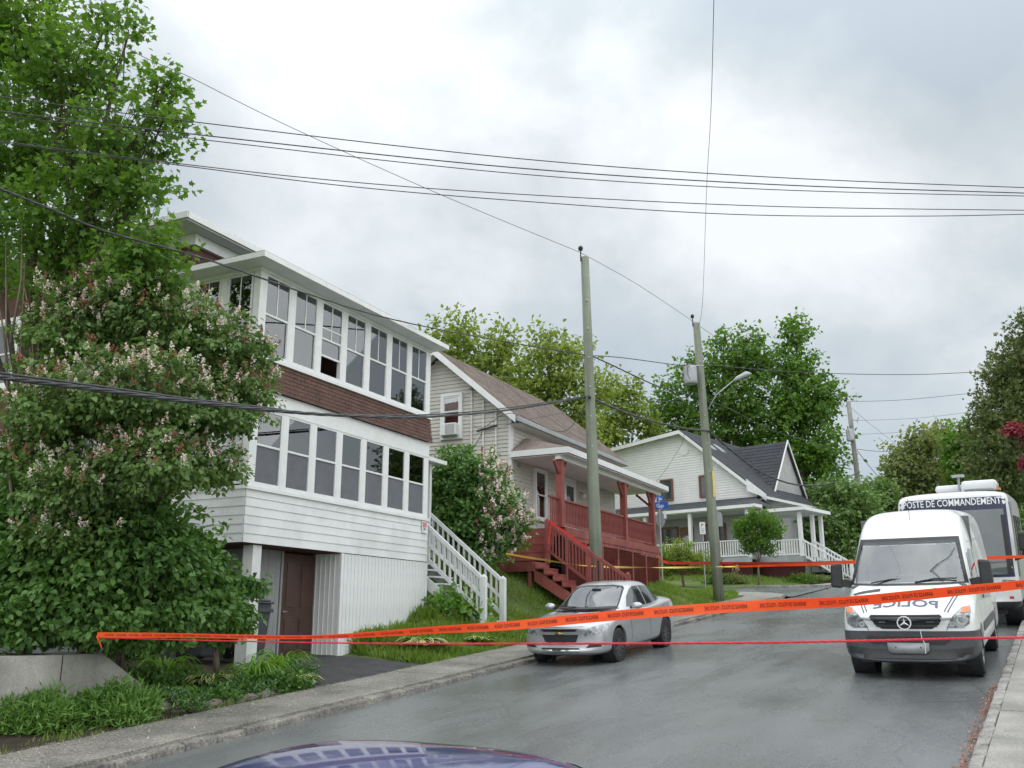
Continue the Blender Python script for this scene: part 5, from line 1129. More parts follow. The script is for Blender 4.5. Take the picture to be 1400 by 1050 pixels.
# ---- command post bus
def bus():
    T = vehicle('command_bus', 'large white command post bus parked behind the police van', 'bus', 25.0, -2.12, 0)
    tab = [(0, 1.10, .62, 1.15), (.04, 1.20, .50, 1.6), (.10, 1.235, .45, 2.4), (.16, 1.245, .42, 3.06), (.3, 1.25, .40, 3.17), (.6, 1.25, .40, 3.2), (3, 1.25, .40, 3.22), (7.6, 1.25, .40, 3.2), (7.9, 1.22, .45, 3.1)]
    stt = []
    for x, w, zb, zt in tab: stt.append((x, [(0, zb), (w - .2, zb), (w, zb + .06), (w, .9 if zt > 1.2 else zb + .2), (w, (zt - .9) * .5 + .9 if zt > 1.2 else zb + .4), (w - .01, zt - .25 if zt > 1.5 else zt - .1), (w - .04, zt - .10), (w - .16, zt), (0, zt + .03)]))
    cuts = [MB().lathe([(.50, sd * .80), (.50, sd * 1.5)], 36, 1, (-xx, 0, .45)) for xx in (1.35, 5.9) for sd in (1, -1)]
    body = loft(stt, lambda x, y, z: x + .12 * (abs(y) / 1.2) ** 3 * max(0, 1 - x / .6), 2, cuts, M['buswhite']); smooth_all(body); bo = link('body', body, T); bo.modifiers.new('wn', 'WEIGHTED_NORMAL')
    BV = [bvh_of(body)]
    decal('windshield_surround', [(-1.17, 1.16), (1.17, 1.16), (1.17, 3.04), (-1.17, 3.04)], BV, 'front', M['navy'], T, .004, .15)
    decal('windshield', [(-1.10, 1.22), (1.10, 1.22), (1.10, 2.74), (-1.10, 2.74)], BV, 'front', M['autoglass'], T, .010, .15)
    text_decal('banner_lettering', 'POSTE DE COMMANDEMENT', .23, 0.0, 2.93, BV, 'front', M['signwhite'], T, bold=.003, off=.014, wid=2.16)
    decal('door_pillar', [(1.03, 1.22), (1.12, 1.22), (1.12, 2.6), (1.03, 2.6)], BV, 'front', M['black'], T, .018, .2)
    # roof rim, units
    MB().box(-1.75, -.75, .22, 1.02, 3.25, 3.47).build('roof_unit', M['buswhite'], T, bevel=.08); MB().box(-2.6, -1.8, -.48, .18, 3.25, 3.44).build('roof_unit', M['buswhite'], T, bevel=.08)
    MB().tube([(-1.6, .12, 3.22), (-1.6, .12, 3.62)], .03, 8).box(-1.75, -1.45, -.02, .26, 3.62, 3.68).build('roof_mast', M['metal'], T)
    for y in (1.05,): MB().box(-.52, -.42, y - .05, y + .05, 3.2, 3.245).build('marker_lamp', M['amber'], T)
    for w in ('left', 'right'):
        decal('side_band', [(-.30, 1.15), (-1.15, 1.15), (-1.15, 2.9), (-.30, 2.9)], BV, w, M['navy'], T, .005, .2)
        for a, b in ((-1.5, -2.3), (-2.7, -3.6), (-4.0, -4.9), (-5.3, -6.2)): decal('side_window', [(a, 1.55), (b, 1.55), (b, 2.6), (a, 2.6)], BV, w, M['darkglass'], T, .006, .3)
        for z in (.75, 1.05): decal('side_line', [(-.4, z), (-7.5, z), (-7.5, z + .02), (-.4, z + .02)], BV, w, M['metal'], T, .003, .5)
        for a in (-2.5, -3.8, -5.1): decal('locker_gap', [(a, .5), (a - .015, .5), (a - .015, 1.05), (a, 1.05)], BV, w, M['black'], T, .003, .5)
    for sd in (1, -1):
        hl = decal('headlight', [(sd * .80, .88), (sd * 1.14, .90), (sd * 1.17, 1.08), (sd * .90, 1.10)], BV, 'front', M['lamp'], T, .008, .06)
        decal('turn_signal', [(sd * 1.10, .93), (sd * 1.17, .93), (sd * 1.17, 1.05), (sd * 1.10, 1.05)], BV, 'front', M['amber'], hl, .012, .06)
        decal('side_lamp', [(sd * 1.0, .66), (sd * 1.09, .66), (sd * 1.09, .72), (sd * 1.0, .72)], BV, 'front', M['redlens'], T, .010, .06)
        mm = MB().box(-.12, .04, sd * 1.46 - .13, sd * 1.46 + .13, 1.75, 2.18).build('mirror', M['black'], T, bevel=.04)
        MB().tube([(-.2, sd * 1.22, 1.55), (-.1, sd * 1.38, 1.6), (-.05, sd * 1.44, 1.78)], .03, 8).build('mirror_arm', M['black'], mm)
    skin('bumper', body, [((0, 0, .60), (0, 0, 1)), ((-.7, 0, 0), (-1, 0, 0))], M['black'], T, .012)
    for xx in (1.35, 5.9):
        for sd in (1, -1): wheel(T, -xx, sd * 1.06, .45, .28, sd, 'rim', 8, .58); MB().lathe([(.495, sd * .82), (.495, sd * 1.22)], 30, 1, (-xx, 0, .45), cap=False).build('wheel_liner', M['black'], T)
    bx(-7.4, -.4, -.9, .9, .3, .45).build('underbody', M['black'], T)
bus()

# ------------------------------------------------------------ vegetation
def _fan(pts): return np.array([(0, .5, 0)] + pts, float), [(0, i + 1, (i + 1) % len(pts) + 1) for i in range(len(pts))]
TM = {
 'fold': (np.array([(0, 0, 0), (-.36, .45, .10), (0, 1, -.06), (.36, .45, .10)], float), [(0, 3, 2), (0, 2, 1)]),
 'tri': (np.array([(-.3, 0, 0), (.3, .1, .05), (0, 1, 0)], float), [(0, 1, 2)]),
 'maple': _fan([(0, 0, .0), (.34, .10, .06), (.28, .34, .04), (.60, .52, .10), (.24, .62, .03), (0, 1.08, -.06), (-.24, .62, .03), (-.60, .52, .10), (-.28, .34, .04), (-.34, .10, .06)]),
 'heart': (np.array([(0, 0, 0), (-.36, .22, .09), (-.30, .62, .06), (0, 1.05, -.08), (.30, .62, .06), (.36, .22, .09)], float), [(0, 5, 4), (0, 4, 3), (0, 3, 2), (0, 2, 1)]),
 'lance': (np.array([(0, 0, 0), (-.11, .4, .05), (0, 1, -.10), (.11, .4, .05)], float), [(0, 3, 2), (0, 2, 1)]),
 'blade': (np.array([(-.035, 0, 0), (.035, 0, 0), (-.025, .55, .04), (.025, .55, .04), (0, 1, .20)], float), [(0, 1, 3), (0, 3, 2), (2, 3, 4)]),
 'bit': (np.array([(-.5, 0, 0), (.5, 0, 0), (0, .9, .2), (0, .3, .6)], float), [(0, 1, 2), (0, 1, 3), (1, 2, 3), (2, 0, 3)]),
 'spray': (np.array([(0, 0, 0), (-.16, .5, .05), (0, 1, -.05), (.16, .5, .05), (-.45, .75, .0), (.45, .7, .0)], float), [(0, 3, 2), (0, 2, 1), (0, 1, 4), (0, 5, 3)]),
}
def unit(a): return a / np.maximum(np.linalg.norm(a, axis=-1, keepdims=True), 1e-9)
def scatter_mesh(name, P, axis, nrm, size, tmpl, mats):
    V, Fc = TM[tmpl]; N = len(P); y = unit(axis); x = unit(np.cross(y, nrm)); z = np.cross(x, y)
    X = (V[None, :, 0, None] * x[:, None] + V[None, :, 1, None] * y[:, None] + V[None, :, 2, None] * z[:, None]) * size[:, None, None] + P[:, None]
    k = len(V); Fa = (np.array(Fc)[None] + (np.arange(N) * k)[:, None, None]).reshape(-1)
    me = bpy.data.meshes.new(name); nf = N * len(Fc); me.vertices.add(N * k); me.vertices.foreach_set('co', X.reshape(-1).astype(np.float32))
    me.loops.add(nf * 3); me.loops.foreach_set('vertex_index', Fa.astype(np.int32)); me.polygons.add(nf); me.polygons.foreach_set('loop_start', np.arange(0, nf * 3, 3, dtype=np.int32))
    me.polygons.foreach_set('loop_total', np.full(nf, 3, np.int32)) if bpy.app.version < (4, 0) else None
    me.update(calc_edges=True); me.validate(); me.materials.append(mats); return me
def lobe(u, v, y, ru, rv, dy=None):
    c = at(u, v, y); k = y / F * 1.03
    return np.array(c), np.array([ru * k, (dy if dy else (ru + rv) / 2 * k), rv * k])
def crown_points(lobes, n_tw, k, spread, flat=.6, shell=.45):
    vol = np.array([np.prod(l[1]) ** (2 / 3) for l in lobes]); cnt = np.maximum((vol / vol.sum() * n_tw).astype(int), 3)
    TP, OUT = [], []
    for (c, r), n in zip(lobes, cnt):
        d = unit(rng.normal(size=(n, 3))); d[:, 2] = np.where(d[:, 2] < -.4, d[:, 2] * .6, d[:, 2]); rad = rng.random(n) ** shell * (1 + rng.normal(size=n) * .12) * np.where(rng.random(n) < .10, 1.22, 1)
        # uneven outline: push some directions out, pull others in
        bump = 1 + .16 * np.sin(d[:, 0] * 5 + c[0]) * np.cos(d[:, 2] * 6 + c[2]) + .10 * np.sin(d[:, 1] * 9 + d[:, 2] * 7)
        TP.append(c + d * r * (rad * bump)[:, None]); OUT.append(d)
    TP = np.concatenate(TP); OUT = np.concatenate(OUT); n = len(TP)
    tw = unit(OUT + rng.normal(size=(n, 3)) * .6 + np.array([0, 0, .15]))
    P = np.repeat(TP, k, 0) + np.repeat(tw, k, 0) * (rng.random((n * k, 1)) - .3) * spread * 1.6 + rng.normal(size=(n * k, 3)) * spread * np.array([.45, .45, .45 * flat])
    return TP, OUT, P, np.repeat(OUT, k, 0)
def leaf_mesh(name, P, OUT, size, tmpl, mat, droop=-.3, up=.8, jit=.3):
    N = len(P); ax = OUT * .6 + rng.normal(size=(N, 3)) * .7 + np.array([0, 0, droop]); nr = rng.normal(size=(N, 3)) * .55 + np.array([0, 0, up]) + OUT * .4
    return scatter_mesh(name, P, ax, nr, size * (1 + (rng.random(N) - .5) * 2 * jit), tmpl, M[mat])
def branches(base, lobes, TP, r0, mb, per=6, trunks=1, low=None):
    base = Vector(base); top = sum((Vector(l[0]) for l in lobes), Vector()) / len(lobes)
    for tnk in range(trunks):
        off = Vector((random.uniform(-.2, .2), random.uniform(-.2, .2), 0)) * (trunks > 1) * 3 * r0
        fork = base.lerp(top, .45) + off * 2
        mid = base.lerp(fork, .5) + Vector((random.uniform(-1, 1), random.uniform(-1, 1), 0)) * r0 * 1.5
        mb.tube([base + off, mid, fork], [r0, r0 * .8, r0 * .62], 9)
        for i, (c, r) in enumerate(lobes):
            if i % trunks != tnk: continue
            c = Vector(c); m1 = fork.lerp(c, .5) + Vector((random.uniform(-.2, .2), random.uniform(-.2, .2), random.uniform(0, .3))) * (c - fork).length * .3
            mb.tube([fork, m1, c, c + (c - m1).normalized() * float(min(r)) * .5], [r0 * .5, r0 * .32, r0 * .14, r0 * .03], 6)
            near = TP[np.argsort(np.linalg.norm(TP - np.array(c), axis=1))]
            for j in range(per):
                q = Vector(near[random.randrange(0, max(1, min(len(near), int(len(TP) / len(lobes)))))]); s = m1.lerp(c, random.random())
                mb.tube([s, s.lerp(q, .55) + Vector((0, 0, random.uniform(-.05, .12))) * (q - s).length, q], [r0 * .14, r0 * .08, r0 * .02], 4, cap=False)
def plant(name, label, cat, base, lobes, n_tw, k, size, tmpl, mat, spread=.2, r0=.12, per=6, trunks=1, group=None, bark='bark', shell=.45, droop=-.3, up=.8, wood='trunk', leafname='crown', flat=.6):
    T = thing(name, label, cat, tuple(base), 0, group); b = np.array(base)
    TP, OUT, P, O2 = crown_points(lobes, n_tw, k, spread, flat, shell)
    link(leafname, leaf_mesh(leafname, P - b, O2, size, tmpl, mat, droop, up), T)
    mb = MB(); branches(Vector((0, 0, 0)), [(l[0] - b, l[1]) for l in lobes], TP - b, r0, mb, per, trunks)
    mb.build(wood, M[bark], T, smooth=True)
    return T, TP, OUT
def hit(u, v):                         # where the view through a photo pixel meets the ground
    y = 9.0
    while y < 80:
        p = at(u, v, y)
        if p.z < gz(p): break
        y += .05
    p.z = gz(p); return p
def gp(u, v, y):                       # a point on the ground under a viewed place
    p = at(u, v, y); p.z = gz(p); return p
# near maple, top left
L = [lobe(*a) for a in ((20, 40, 14, 110, 80), (100, 95, 13.5, 85, 70), (150, 22, 13.4, 42, 16), (175, 45, 13.3, 28, 12), (40, 200, 14, 120, 90), (165, 185, 13.2, 78, 50), (215, 118, 13, 46, 16), (240, 100, 13, 24, 8), (225, 160, 13, 38, 24), (90, 300, 13.6, 115, 70), (195, 262, 13, 50, 30), (205, 345, 13.0, 58, 48), (230, 385, 12.9, 26, 22), (165, 385, 13.0, 60, 34), (100, 375, 14, 90, 40), (160, 240, 13.2, 60, 40), (-90, 120, 15, 130, 200), (10, -70, 14.5, 130, 70), (-60, 330, 15, 110, 110))]
base = Vector(at(-30, 800, 15.4)); base.z = gz(base)
T, TP, OUT = plant('maple_tree', 'tall leafy maple overhanging the left roof of the near house', 'tree', base, L, 3100, 11, .098, 'maple', 'lf_maple', .21, .10, 10, 1, shell=.40)
# big lilac in bloom in front of the near house
LL = [lobe(*a) for a in ((110, 450, 13.4, 75, 62), (200, 440, 13.3, 80, 55), (285, 470, 13.6, 62, 46), (330, 535, 13.9, 44, 50), (150, 395, 13.6, 40, 28), (90, 560, 12.9, 78, 62), (190, 545, 12.8, 95, 70), (290, 560, 13.4, 62, 52), (110, 665, 12.9, 74, 58), (205, 640, 12.8, 80, 52), (280, 640, 13.4, 50, 34), (350, 480, 14, 22, 26), (55, 620, 13.2, 50, 50), (90, 730, 13, 55, 30))]
base = Vector(at(110, 880, 15.8)); base.z = gz(base)
T, TP, OUT = plant('lilac_bush', 'big lilac covered in fading pink white blossom left of the near house', 'bush', base, LL, 3100, 14, .074, 'heart', 'lf_lilac', .13, .045, 9, 4, bark='twig', shell=.33, wood='stems', leafname='foliage', droop=-.45)
sel = (OUT[:, 2] > -.15) & (OUT[:, 1] < .35)
def panicles(T, TP, OUT, sel, n, size, frac=.35, bits=26, ln=.17):
    I = np.where(sel)[0]; I = rng.choice(I, min(n, len(I)), replace=False); b = np.array(T.location)
    for nm, mat_, J in (('blossom', 'lf_blossom', I[int(len(I) * frac):]), ('faded_blossom', 'lf_rust', I[:int(len(I) * frac)])):
        c = TP[J] + OUT[J] * .10 - b; ax = unit(OUT[J] * .5 + np.array([0, 0, .9]) + rng.normal(size=(len(J), 3)) * .3)
        t = rng.random((len(J), bits)); rad = (1 - t) * .045 * size / .022
        P = c[:, None] + ax[:, None] * (t * ln)[..., None] + unit(rng.normal(size=(len(J), bits, 3))) * rad[..., None]
        P = P.reshape(-1, 3); N = len(P); link(nm, scatter_mesh(nm, P, rng.normal(size=(N, 3)), rng.normal(size=(N, 3)), np.full(N, size) * (.7 + .6 * rng.random(N)), 'bit', M[mat_]), T)
panicles(T, TP, OUT, sel, 900, .026, .30, 26, .13)
# leafy shrub mass below it, as three shrubs
HS = (('dark green leafy shrub under the lilac, above the concrete wall', (40, 860, 14.6), ((25, 760, 13.6, 75, 75), (70, 690, 13.9, 70, 55), (20, 850, 13.3, 60, 45), (-40, 780, 14, 70, 100), (95, 800, 13.6, 55, 70)), 1500),
      ('mid green leafy shrub behind the end of the orange tape', (170, 870, 15.0), ((150, 775, 13.6, 62, 62), (205, 760, 13.8, 60, 60), (135, 845, 13.4, 50, 38), (205, 835, 14.2, 60, 50), (120, 868, 13.9, 60, 16), (200, 868, 14.3, 60, 16), (180, 700, 14.2, 60, 40)), 1700),
      ('bright green leafy shrub reaching towards the white column', (300, 870, 16.6), ((262, 775, 15.0, 40, 45), (265, 835, 15.2, 48, 45), (300, 850, 16.0, 36, 34), (240, 862, 15.4, 40, 20), (315, 805, 16, 16, 14), (345, 802, 16.2, 16, 9), (330, 850, 16.4, 12, 20)), 1250))
for lab, bp_, lo, n in HS:
    base = Vector(at(*bp_)); base.z = gz(base)
    plant('leafy_shrub', lab, 'shrub', base, [lobe(*a) for a in lo], n, 12, .095, 'heart', 'lf_hedge', .14, .035, 6, 4, bark='twig', shell=.36, wood='stems', leafname='foliage', group='leafy shrubs left of the near house', droop=-.5)
# bare pale stems at the far left edge
mb = MB(); bs = Vector(at(25, 640, 13.0)); bs.z = 0
for (u0, v0, u1, v1) in ((12, 620, 8, 330), (12, 620, 34, 360), (40, 600, 62, 400), (44, 600, 40, 420), (50, 580, 70, 420), (10, 500, -10, 380), (14, 470, 30, 300), (46, 500, 30, 380), (52, 480, 62, 370)):
    a = Vector(at(u0, v0, 13.2)); b = Vector(at(u1, v1, 13.3)); m_ = a.lerp(b, .5) + Vector((random.uniform(-.08, .08), 0, 0)); mb.tube([a, m_, b], [.022, .014, .006], 5)
mb.tube([Vector(at(30, 900, 13.5)), Vector(at(12, 620, 13.2))], [.04, .022], 6); mb.tube([Vector(at(40, 900, 13.5)), Vector(at(44, 600, 13.2))], [.04, .022], 6)
tag(mb.build('bare_stems', M['twig'], smooth=True), 'bare pale upright stems at the left edge beside the lilac', 'shrub')
# lilac between the two houses
LB = [lobe(*a) for a in ((625, 650, 25.6, 34, 34), (655, 665, 25.4, 42, 38), (640, 715, 25.2, 45, 38), (680, 710, 25.0, 34, 36), (697, 735, 24.9, 16, 20), (650, 755, 25, 42, 24), (610, 690, 25.8, 28, 40))]
base = Vector(at(650, 800, 25.4)); base.z = gz(base)
T, TP, OUT = plant('lilac_bush', 'round green lilac with pale blossom on its right side, between the two houses', 'bush', base, LB, 1500, 12, .11, 'heart', 'lf_hedge', .18, .05, 6, 3, bark='twig', shell=.38, wood='stems', leafname='foliage')
panicles(T, TP, OUT, (OUT[:, 1] < .3) & (TP[:, 0] > at(655, 700, 25.3).x), 200, .055, .1, 24, .26)
# trees behind
def bgtree(label, bu, bv, by, lo, n, k, size, mat, spread, r0, group, tmpl='fold', name='broadleaf_tree', shell=.42, per=6, base_dy=0, trunks=1):
    base = Vector(at(bu, bv, by)); base.z = gz(base)
    return plant(name, label, 'tree', base, [lobe(*a) for a in lo], n, k, size, tmpl, mat, spread, r0, per, trunks, group, shell=shell)
g1 = 'trees behind the beige house'
bgtree('loose yellow green tree above the near end of the beige roof', 640, 700, 52, ((620, 455, 52, 38, 26), (655, 490, 52, 45, 36), (600, 490, 52, 35, 40), (690, 470, 52, 22, 28), (690, 520, 52, 42, 36), (640, 540, 52, 60, 40)), 640, 9, .27, 'lf_yel', .45, .25, g1)
bgtree('rounded yellow green tree just left of the tall utility pole', 750, 720, 50, ((750, 478, 50, 40, 30), (775, 510, 50, 40, 36), (735, 525, 50, 36, 32), (780, 560, 50, 42, 34), (720, 560, 50, 40, 36), (815, 540, 50, 22, 30)), 640, 9, .26, 'lf_yel', .42, .25, g1)
bgtree('lower yellow green tree right of the tall utility pole', 850, 720, 66, ((845, 535, 66, 30, 28), (868, 570, 66, 32, 26), (830, 590, 66, 40, 32), (892, 590, 66, 18, 16), (800, 610, 66, 40, 40)), 620, 9, .30, 'lf_yel', .42, .22, g1)
bgtree('small olive tree with thin crown behind the beige roof ridge', 790, 720, 58, ((800, 480, 58, 14, 16), (700, 560, 58, 60, 40), (760, 600, 58, 60, 40), (640, 560, 58, 50, 40)), 420, 9, .30, 'lf_yel', .45, .2, g1)
g2 = 'maples behind the white gabled house'
bgtree('broad green maple behind the transformer pole', 990, 740, 68, ((1005, 490, 68, 42, 32), (960, 520, 68, 40, 36), (915, 555, 68, 34, 34), (1000, 550, 68, 56, 44), (945, 590, 68, 50, 34), (1020, 590, 68, 44, 34), (1025, 465, 68, 18, 16), (990, 462, 68, 16, 12), (1040, 500, 68, 22, 30)), 1150, 10, .32, 'lf_mid', .5, .35, g2)
bgtree('tallest green maple with pointed top behind the dormer', 1090, 740, 66, ((1088, 455, 66, 22, 24), (1085, 500, 66, 36, 36), (1105, 550, 66, 44, 40), (1070, 560, 66, 40, 44), (1115, 610, 66, 40, 40), (1080, 620, 66, 44, 36), (1125, 650, 66, 30, 30), (1128, 540, 66, 20, 24)), 1250, 10, .31, 'lf_mid', .48, .33, g2)
bgtree('dense green shrub tree right of the white porch steps', 1150, 800, 57, ((1150, 690, 57, 36, 32), (1130, 720, 56, 28, 26), (1170, 730, 57, 28, 26), (1115, 685, 58, 22, 22), (1180, 700, 58, 22, 26), (1155, 760, 56, 34, 18)), 1300, 10, .24, 'lf_lilac', .36, .10, None, name='shrub_tree', trunks=3)
g3 = 'distant trees beyond the police van'
bgtree('distant pale green tree right of the leaning farther pole', 1240, 760, 92, ((1240, 640, 92, 28, 32), (1258, 610, 92, 20, 22), (1222, 675, 92, 28, 22), (1265, 665, 92, 30, 26)), 900, 9, .42, 'lf_pale', .6, .25, g3)
bgtree('distant brownish thin tree just left of the dark cedar', 1290, 760, 98, ((1290, 605, 98, 20, 26), (1300, 640, 98, 26, 26)), 420, 8, .42, 'lf_pale', .6, .25, g3, shell=.5)
bgtree('distant bright green tree touching the dark cedar', 1320, 760, 88, ((1318, 615, 88, 20, 34), (1325, 660, 88, 26, 30)), 700, 10, .40, 'lf_mid', .5, .25, g3)
bgtree('small dark green tree at the foot of the farther pole', 1200, 780, 74, ((1200, 680, 74, 22, 24), (1188, 705, 74, 24, 22), (1215, 710, 74, 26, 20)), 700, 10, .30, 'lf_lilac', .4, .12, g3)
base = Vector(at(1395, 800, 37)); base.z = gz(base)
plant('cedar_tree', 'tall dense dark olive cedar at the right edge behind the bus', 'tree', base, [lobe(*a) for a in ((1412, 468, 37, 24, 34), (1398, 505, 37, 34, 40), (1378, 560, 37, 44, 54), (1372, 625, 37, 48, 50), (1380, 690, 37, 56, 50), (1420, 560, 38, 60, 90), (1430, 660, 38, 60, 90), (1410, 760, 37, 50, 50))], 3600, 11, .19, 'spray', 'lf_cedar', .24, .28, 4, 1, shell=.25, droop=.25, up=.2)
base = Vector(at(1412, 760, 31)); base.z = gz(base)
plant('red_leaved_tree', 'dark red leaved branches in front of the cedar at the right edge', 'tree', base, [lobe(*a) for a in ((1390, 588, 31, 13, 7), (1410, 596, 31, 12, 8), (1404, 636, 31, 5, 8))], 110, 9, .13, 'fold', 'lf_red', .16, .07, 5, 2)
base = Vector(at(1430, 800, 33)); base.z = gz(base)
plant('hedge_shrub', 'green shrub behind the rear of the bus at the right edge', 'shrub', base, [lobe(*a) for a in ((1400, 740, 33.5, 26, 40), (1430, 780, 33, 40, 50), (1398, 800, 34, 16, 24))], 700, 10, .13, 'fold', 'lf_lilac', .2, .06, 4, 3)
# shrubs by the far white house
base = Vector(at(1037, 797, 46.5)); base.z = gz(base)
plant('feathery_shrub', 'light green feathery shrub with pale stems in front of the white railing', 'shrub', base, [lobe(*a) for a in ((1036, 712, 46.5, 20, 14), (1018, 724, 46.5, 14, 16), (1054, 726, 46.5, 14, 16), (1036, 740, 46.5, 20, 12), (1024, 752, 46.5, 9, 8), (1050, 752, 46.5, 9, 8))], 620, 10, .14, 'tri', 'lf_mid', .2, .035, 6, 5, bark='twig', wood='stems', leafname='foliage', droop=.6)
base = Vector(at(935, 790, 45)); base.z = gz(base)
plant('rounded_shrub', 'yellowish green spreading shrub behind the street sign post', 'shrub', base, [lobe(*a) for a in ((925, 762, 45, 24, 22), (955, 772, 45, 26, 16), (910, 775, 45, 14, 20))], 650, 10, .13, 'tri', 'lf_yel', .18, .04, 5, 4, bark='twig', wood='stems', leafname='foliage', droop=.3)
for i, (u, v, y, mat_, lab) in enumerate(((1005, 788, 47, 'lf_pale', 'pale flowered low plant left of the feathery shrub'), (1095, 783, 48, 'lf_mid', 'low green plant under the right end of the far porch'), (1120, 785, 48.5, 'lf_pale', 'low pale green plant beside the white porch steps'), (980, 790, 47, 'lf_mid', 'small low plant between the transformer pole and the far porch'))):
    base = Vector(at(u, v, y)); base.z = gz(base); c = np.array(base) + np.array([0, 0, .18])
    plant('garden_plant', lab, 'plant', base, [(c, np.array([.75, .4, .28]))], 110, 9, .10, 'fold', mat_, .12, .02, 2, 2, wood='stems', leafname='foliage', group='low plants by the far porch')
# unseen trees added on the right for the porch windows to reflect
for lab, s_, t_, h, rr_ in (('added leafy tree out of view on the right, for window reflections', 24, 9, 7, 2.6), ('second added leafy tree out of view, further down on the right', 15, 11, 8, 3.0)):
    z0 = float(H(s_, t_)); c = np.array(ST(s_, t_, z0 + h * .65))
    plant('reflection_tree', lab, 'tree', ST(s_, t_, z0), [(c, np.array([rr_, rr_, h * .3])), (c + np.array([1, .5, 1.2]), np.array([rr_ * .7, rr_ * .7, h * .22])), (c - np.array([1.2, 0, 1.3]), np.array([rr_ * .7, rr_ * .7, h * .2]))], 700, 10, .26, 'fold', 'lf_mid', .4, .18, 4, 1, group='added trees for window reflections')

# ---- grass
def in_poly(s, t, poly):
    ins = np.zeros(len(s), bool); n = len(poly)
    for i in range(n):
        (x1, y1), (x2, y2) = poly[i], poly[(i + 1) % n]; c = ((y1 > t) != (y2 > t)) & (s < (x2 - x1) * (t - y1) / (y2 - y1 + 1e-12) + x1); ins ^= c
    return ins
def grass(name, poly, n, size, label, mat='lf_grass', tall=None):
    xs = [p[0] for p in poly]; ys = [p[1] for p in poly]; s = rng.uniform(min(xs), max(xs), n * 2); t = rng.uniform(min(ys), max(ys), n * 2); k = in_poly(s, t, poly); s, t = s[k][:n], t[k][:n]
    pn = np.sin(s * 2.1 + t * 1.3) * np.cos(t * 2.7 - s * .7) + np.sin(s * 5.3 - t * 4.1) * .5; keep = rng.random(len(s)) < np.clip(.75 + pn * .35, .25, 1); s, t, pn = s[keep], t[keep], pn[keep]
    P = np.stack([s * .5 + t * .8660254, s * .8660254 - t * .5, H(s, t) - .01], -1); N = len(P)
    ax = rng.normal(size=(N, 3)) * .42 + np.array([0, 0, 1]); nr = np.cross(ax, rng.normal(size=(N, 3)))
    sz = size * (.55 + rng.random(N) * .9) * (1 + .35 * pn)
    if tall is not None: sz *= tall(s, t)
    me = scatter_mesh(name, P, ax, nr, sz, 'blade', M[mat]); o = link(name, me); tag(o, label, 'grass', kind='stuff'); return o
TM['blade'][0][:, 0] *= 2.2
grass('grass', [(20.9, -11.2), (24.4, -12.7), (33.4, -13.3), (40.5, -13.0), (39.5, -11.9), (36.5, -11.0), (20.5, -10.98)], 34000, .11, 'green grass on the verge and bank below the red porch')
grass('grass', [(20.4, -12.2), (21.3, -16.5), (24.4, -16.5), (24.4, -14.2), (24.3, -12.7), (21.2, -11.1)], 19000, .11, 'rough grass on the steep bank below the red landing')
grass('grass', [(16.3, -11.0), (15.9, -11.8), (15.9, -13.0), (19.1, -13.4), (20.6, -12.6), (21.5, -11.1)], 19000, .145, 'long grass beside the white garage wall', tall=lambda s, t: 1 + .8 * np.clip((-11.5 - t), 0, 1.3))
grass('grass', [(46.3, -12.4), (46.9, -16.5), (48.5, -22.5), (51, -30), (54, -30), (52, -20), (50.5, -12), (52, -9.8), (48, -9.8)], 18000, .11, 'mown grass in front of the far white house')
grass('grass', [(7.0, -11.0), (12.2, -11.0), (12.2, -11.35), (9.4, -11.5), (7, -11.4)], 1800, .08, 'scattered weeds along the sidewalk edge by the flower bed')
grass('grass', [(12.2, -10.97), (16.4, -10.97), (16.4, -11.15), (12.2, -11.2)], 900, .06, 'thin line of weeds between the driveway and the sidewalk')

# ---- retaining wall and flower bed
TW = thing('retaining_wall', 'weathered grey concrete retaining wall with a sloping end', 'wall', (0, 0, 0))
def wall_pts(t): return [ST(2.0, t, .05), ST(10.15, t, .85), ST(10.15, t, 1.16), ST(9.2, t, 1.765), ST(2.0, t, 1.765)]
a, b = wall_pts(-12.12), wall_pts(-12.42); n = 5
MB().add(a + b, [tuple(range(5))[::-1], tuple(range(5, 10))] + [(i, (i + 1) % 5, 5 + (i + 1) % 5, 5 + i) for i in range(5)]).build('wall_body', M['concrete'], TW, bevel=.012)
for s_ in (6.2, 8.55): MB().hexa([ST(s_, -12.115, .4), ST(s_ + .012, -12.115, .4), ST(s_ + .012, -12.12, .4), ST(s_, -12.12, .4), ST(s_, -12.115, 1.76), ST(s_ + .012, -12.115, 1.76), ST(s_ + .012, -12.12, 1.76), ST(s_, -12.12, 1.76)]).build('crack_line', M['joint'], TW)
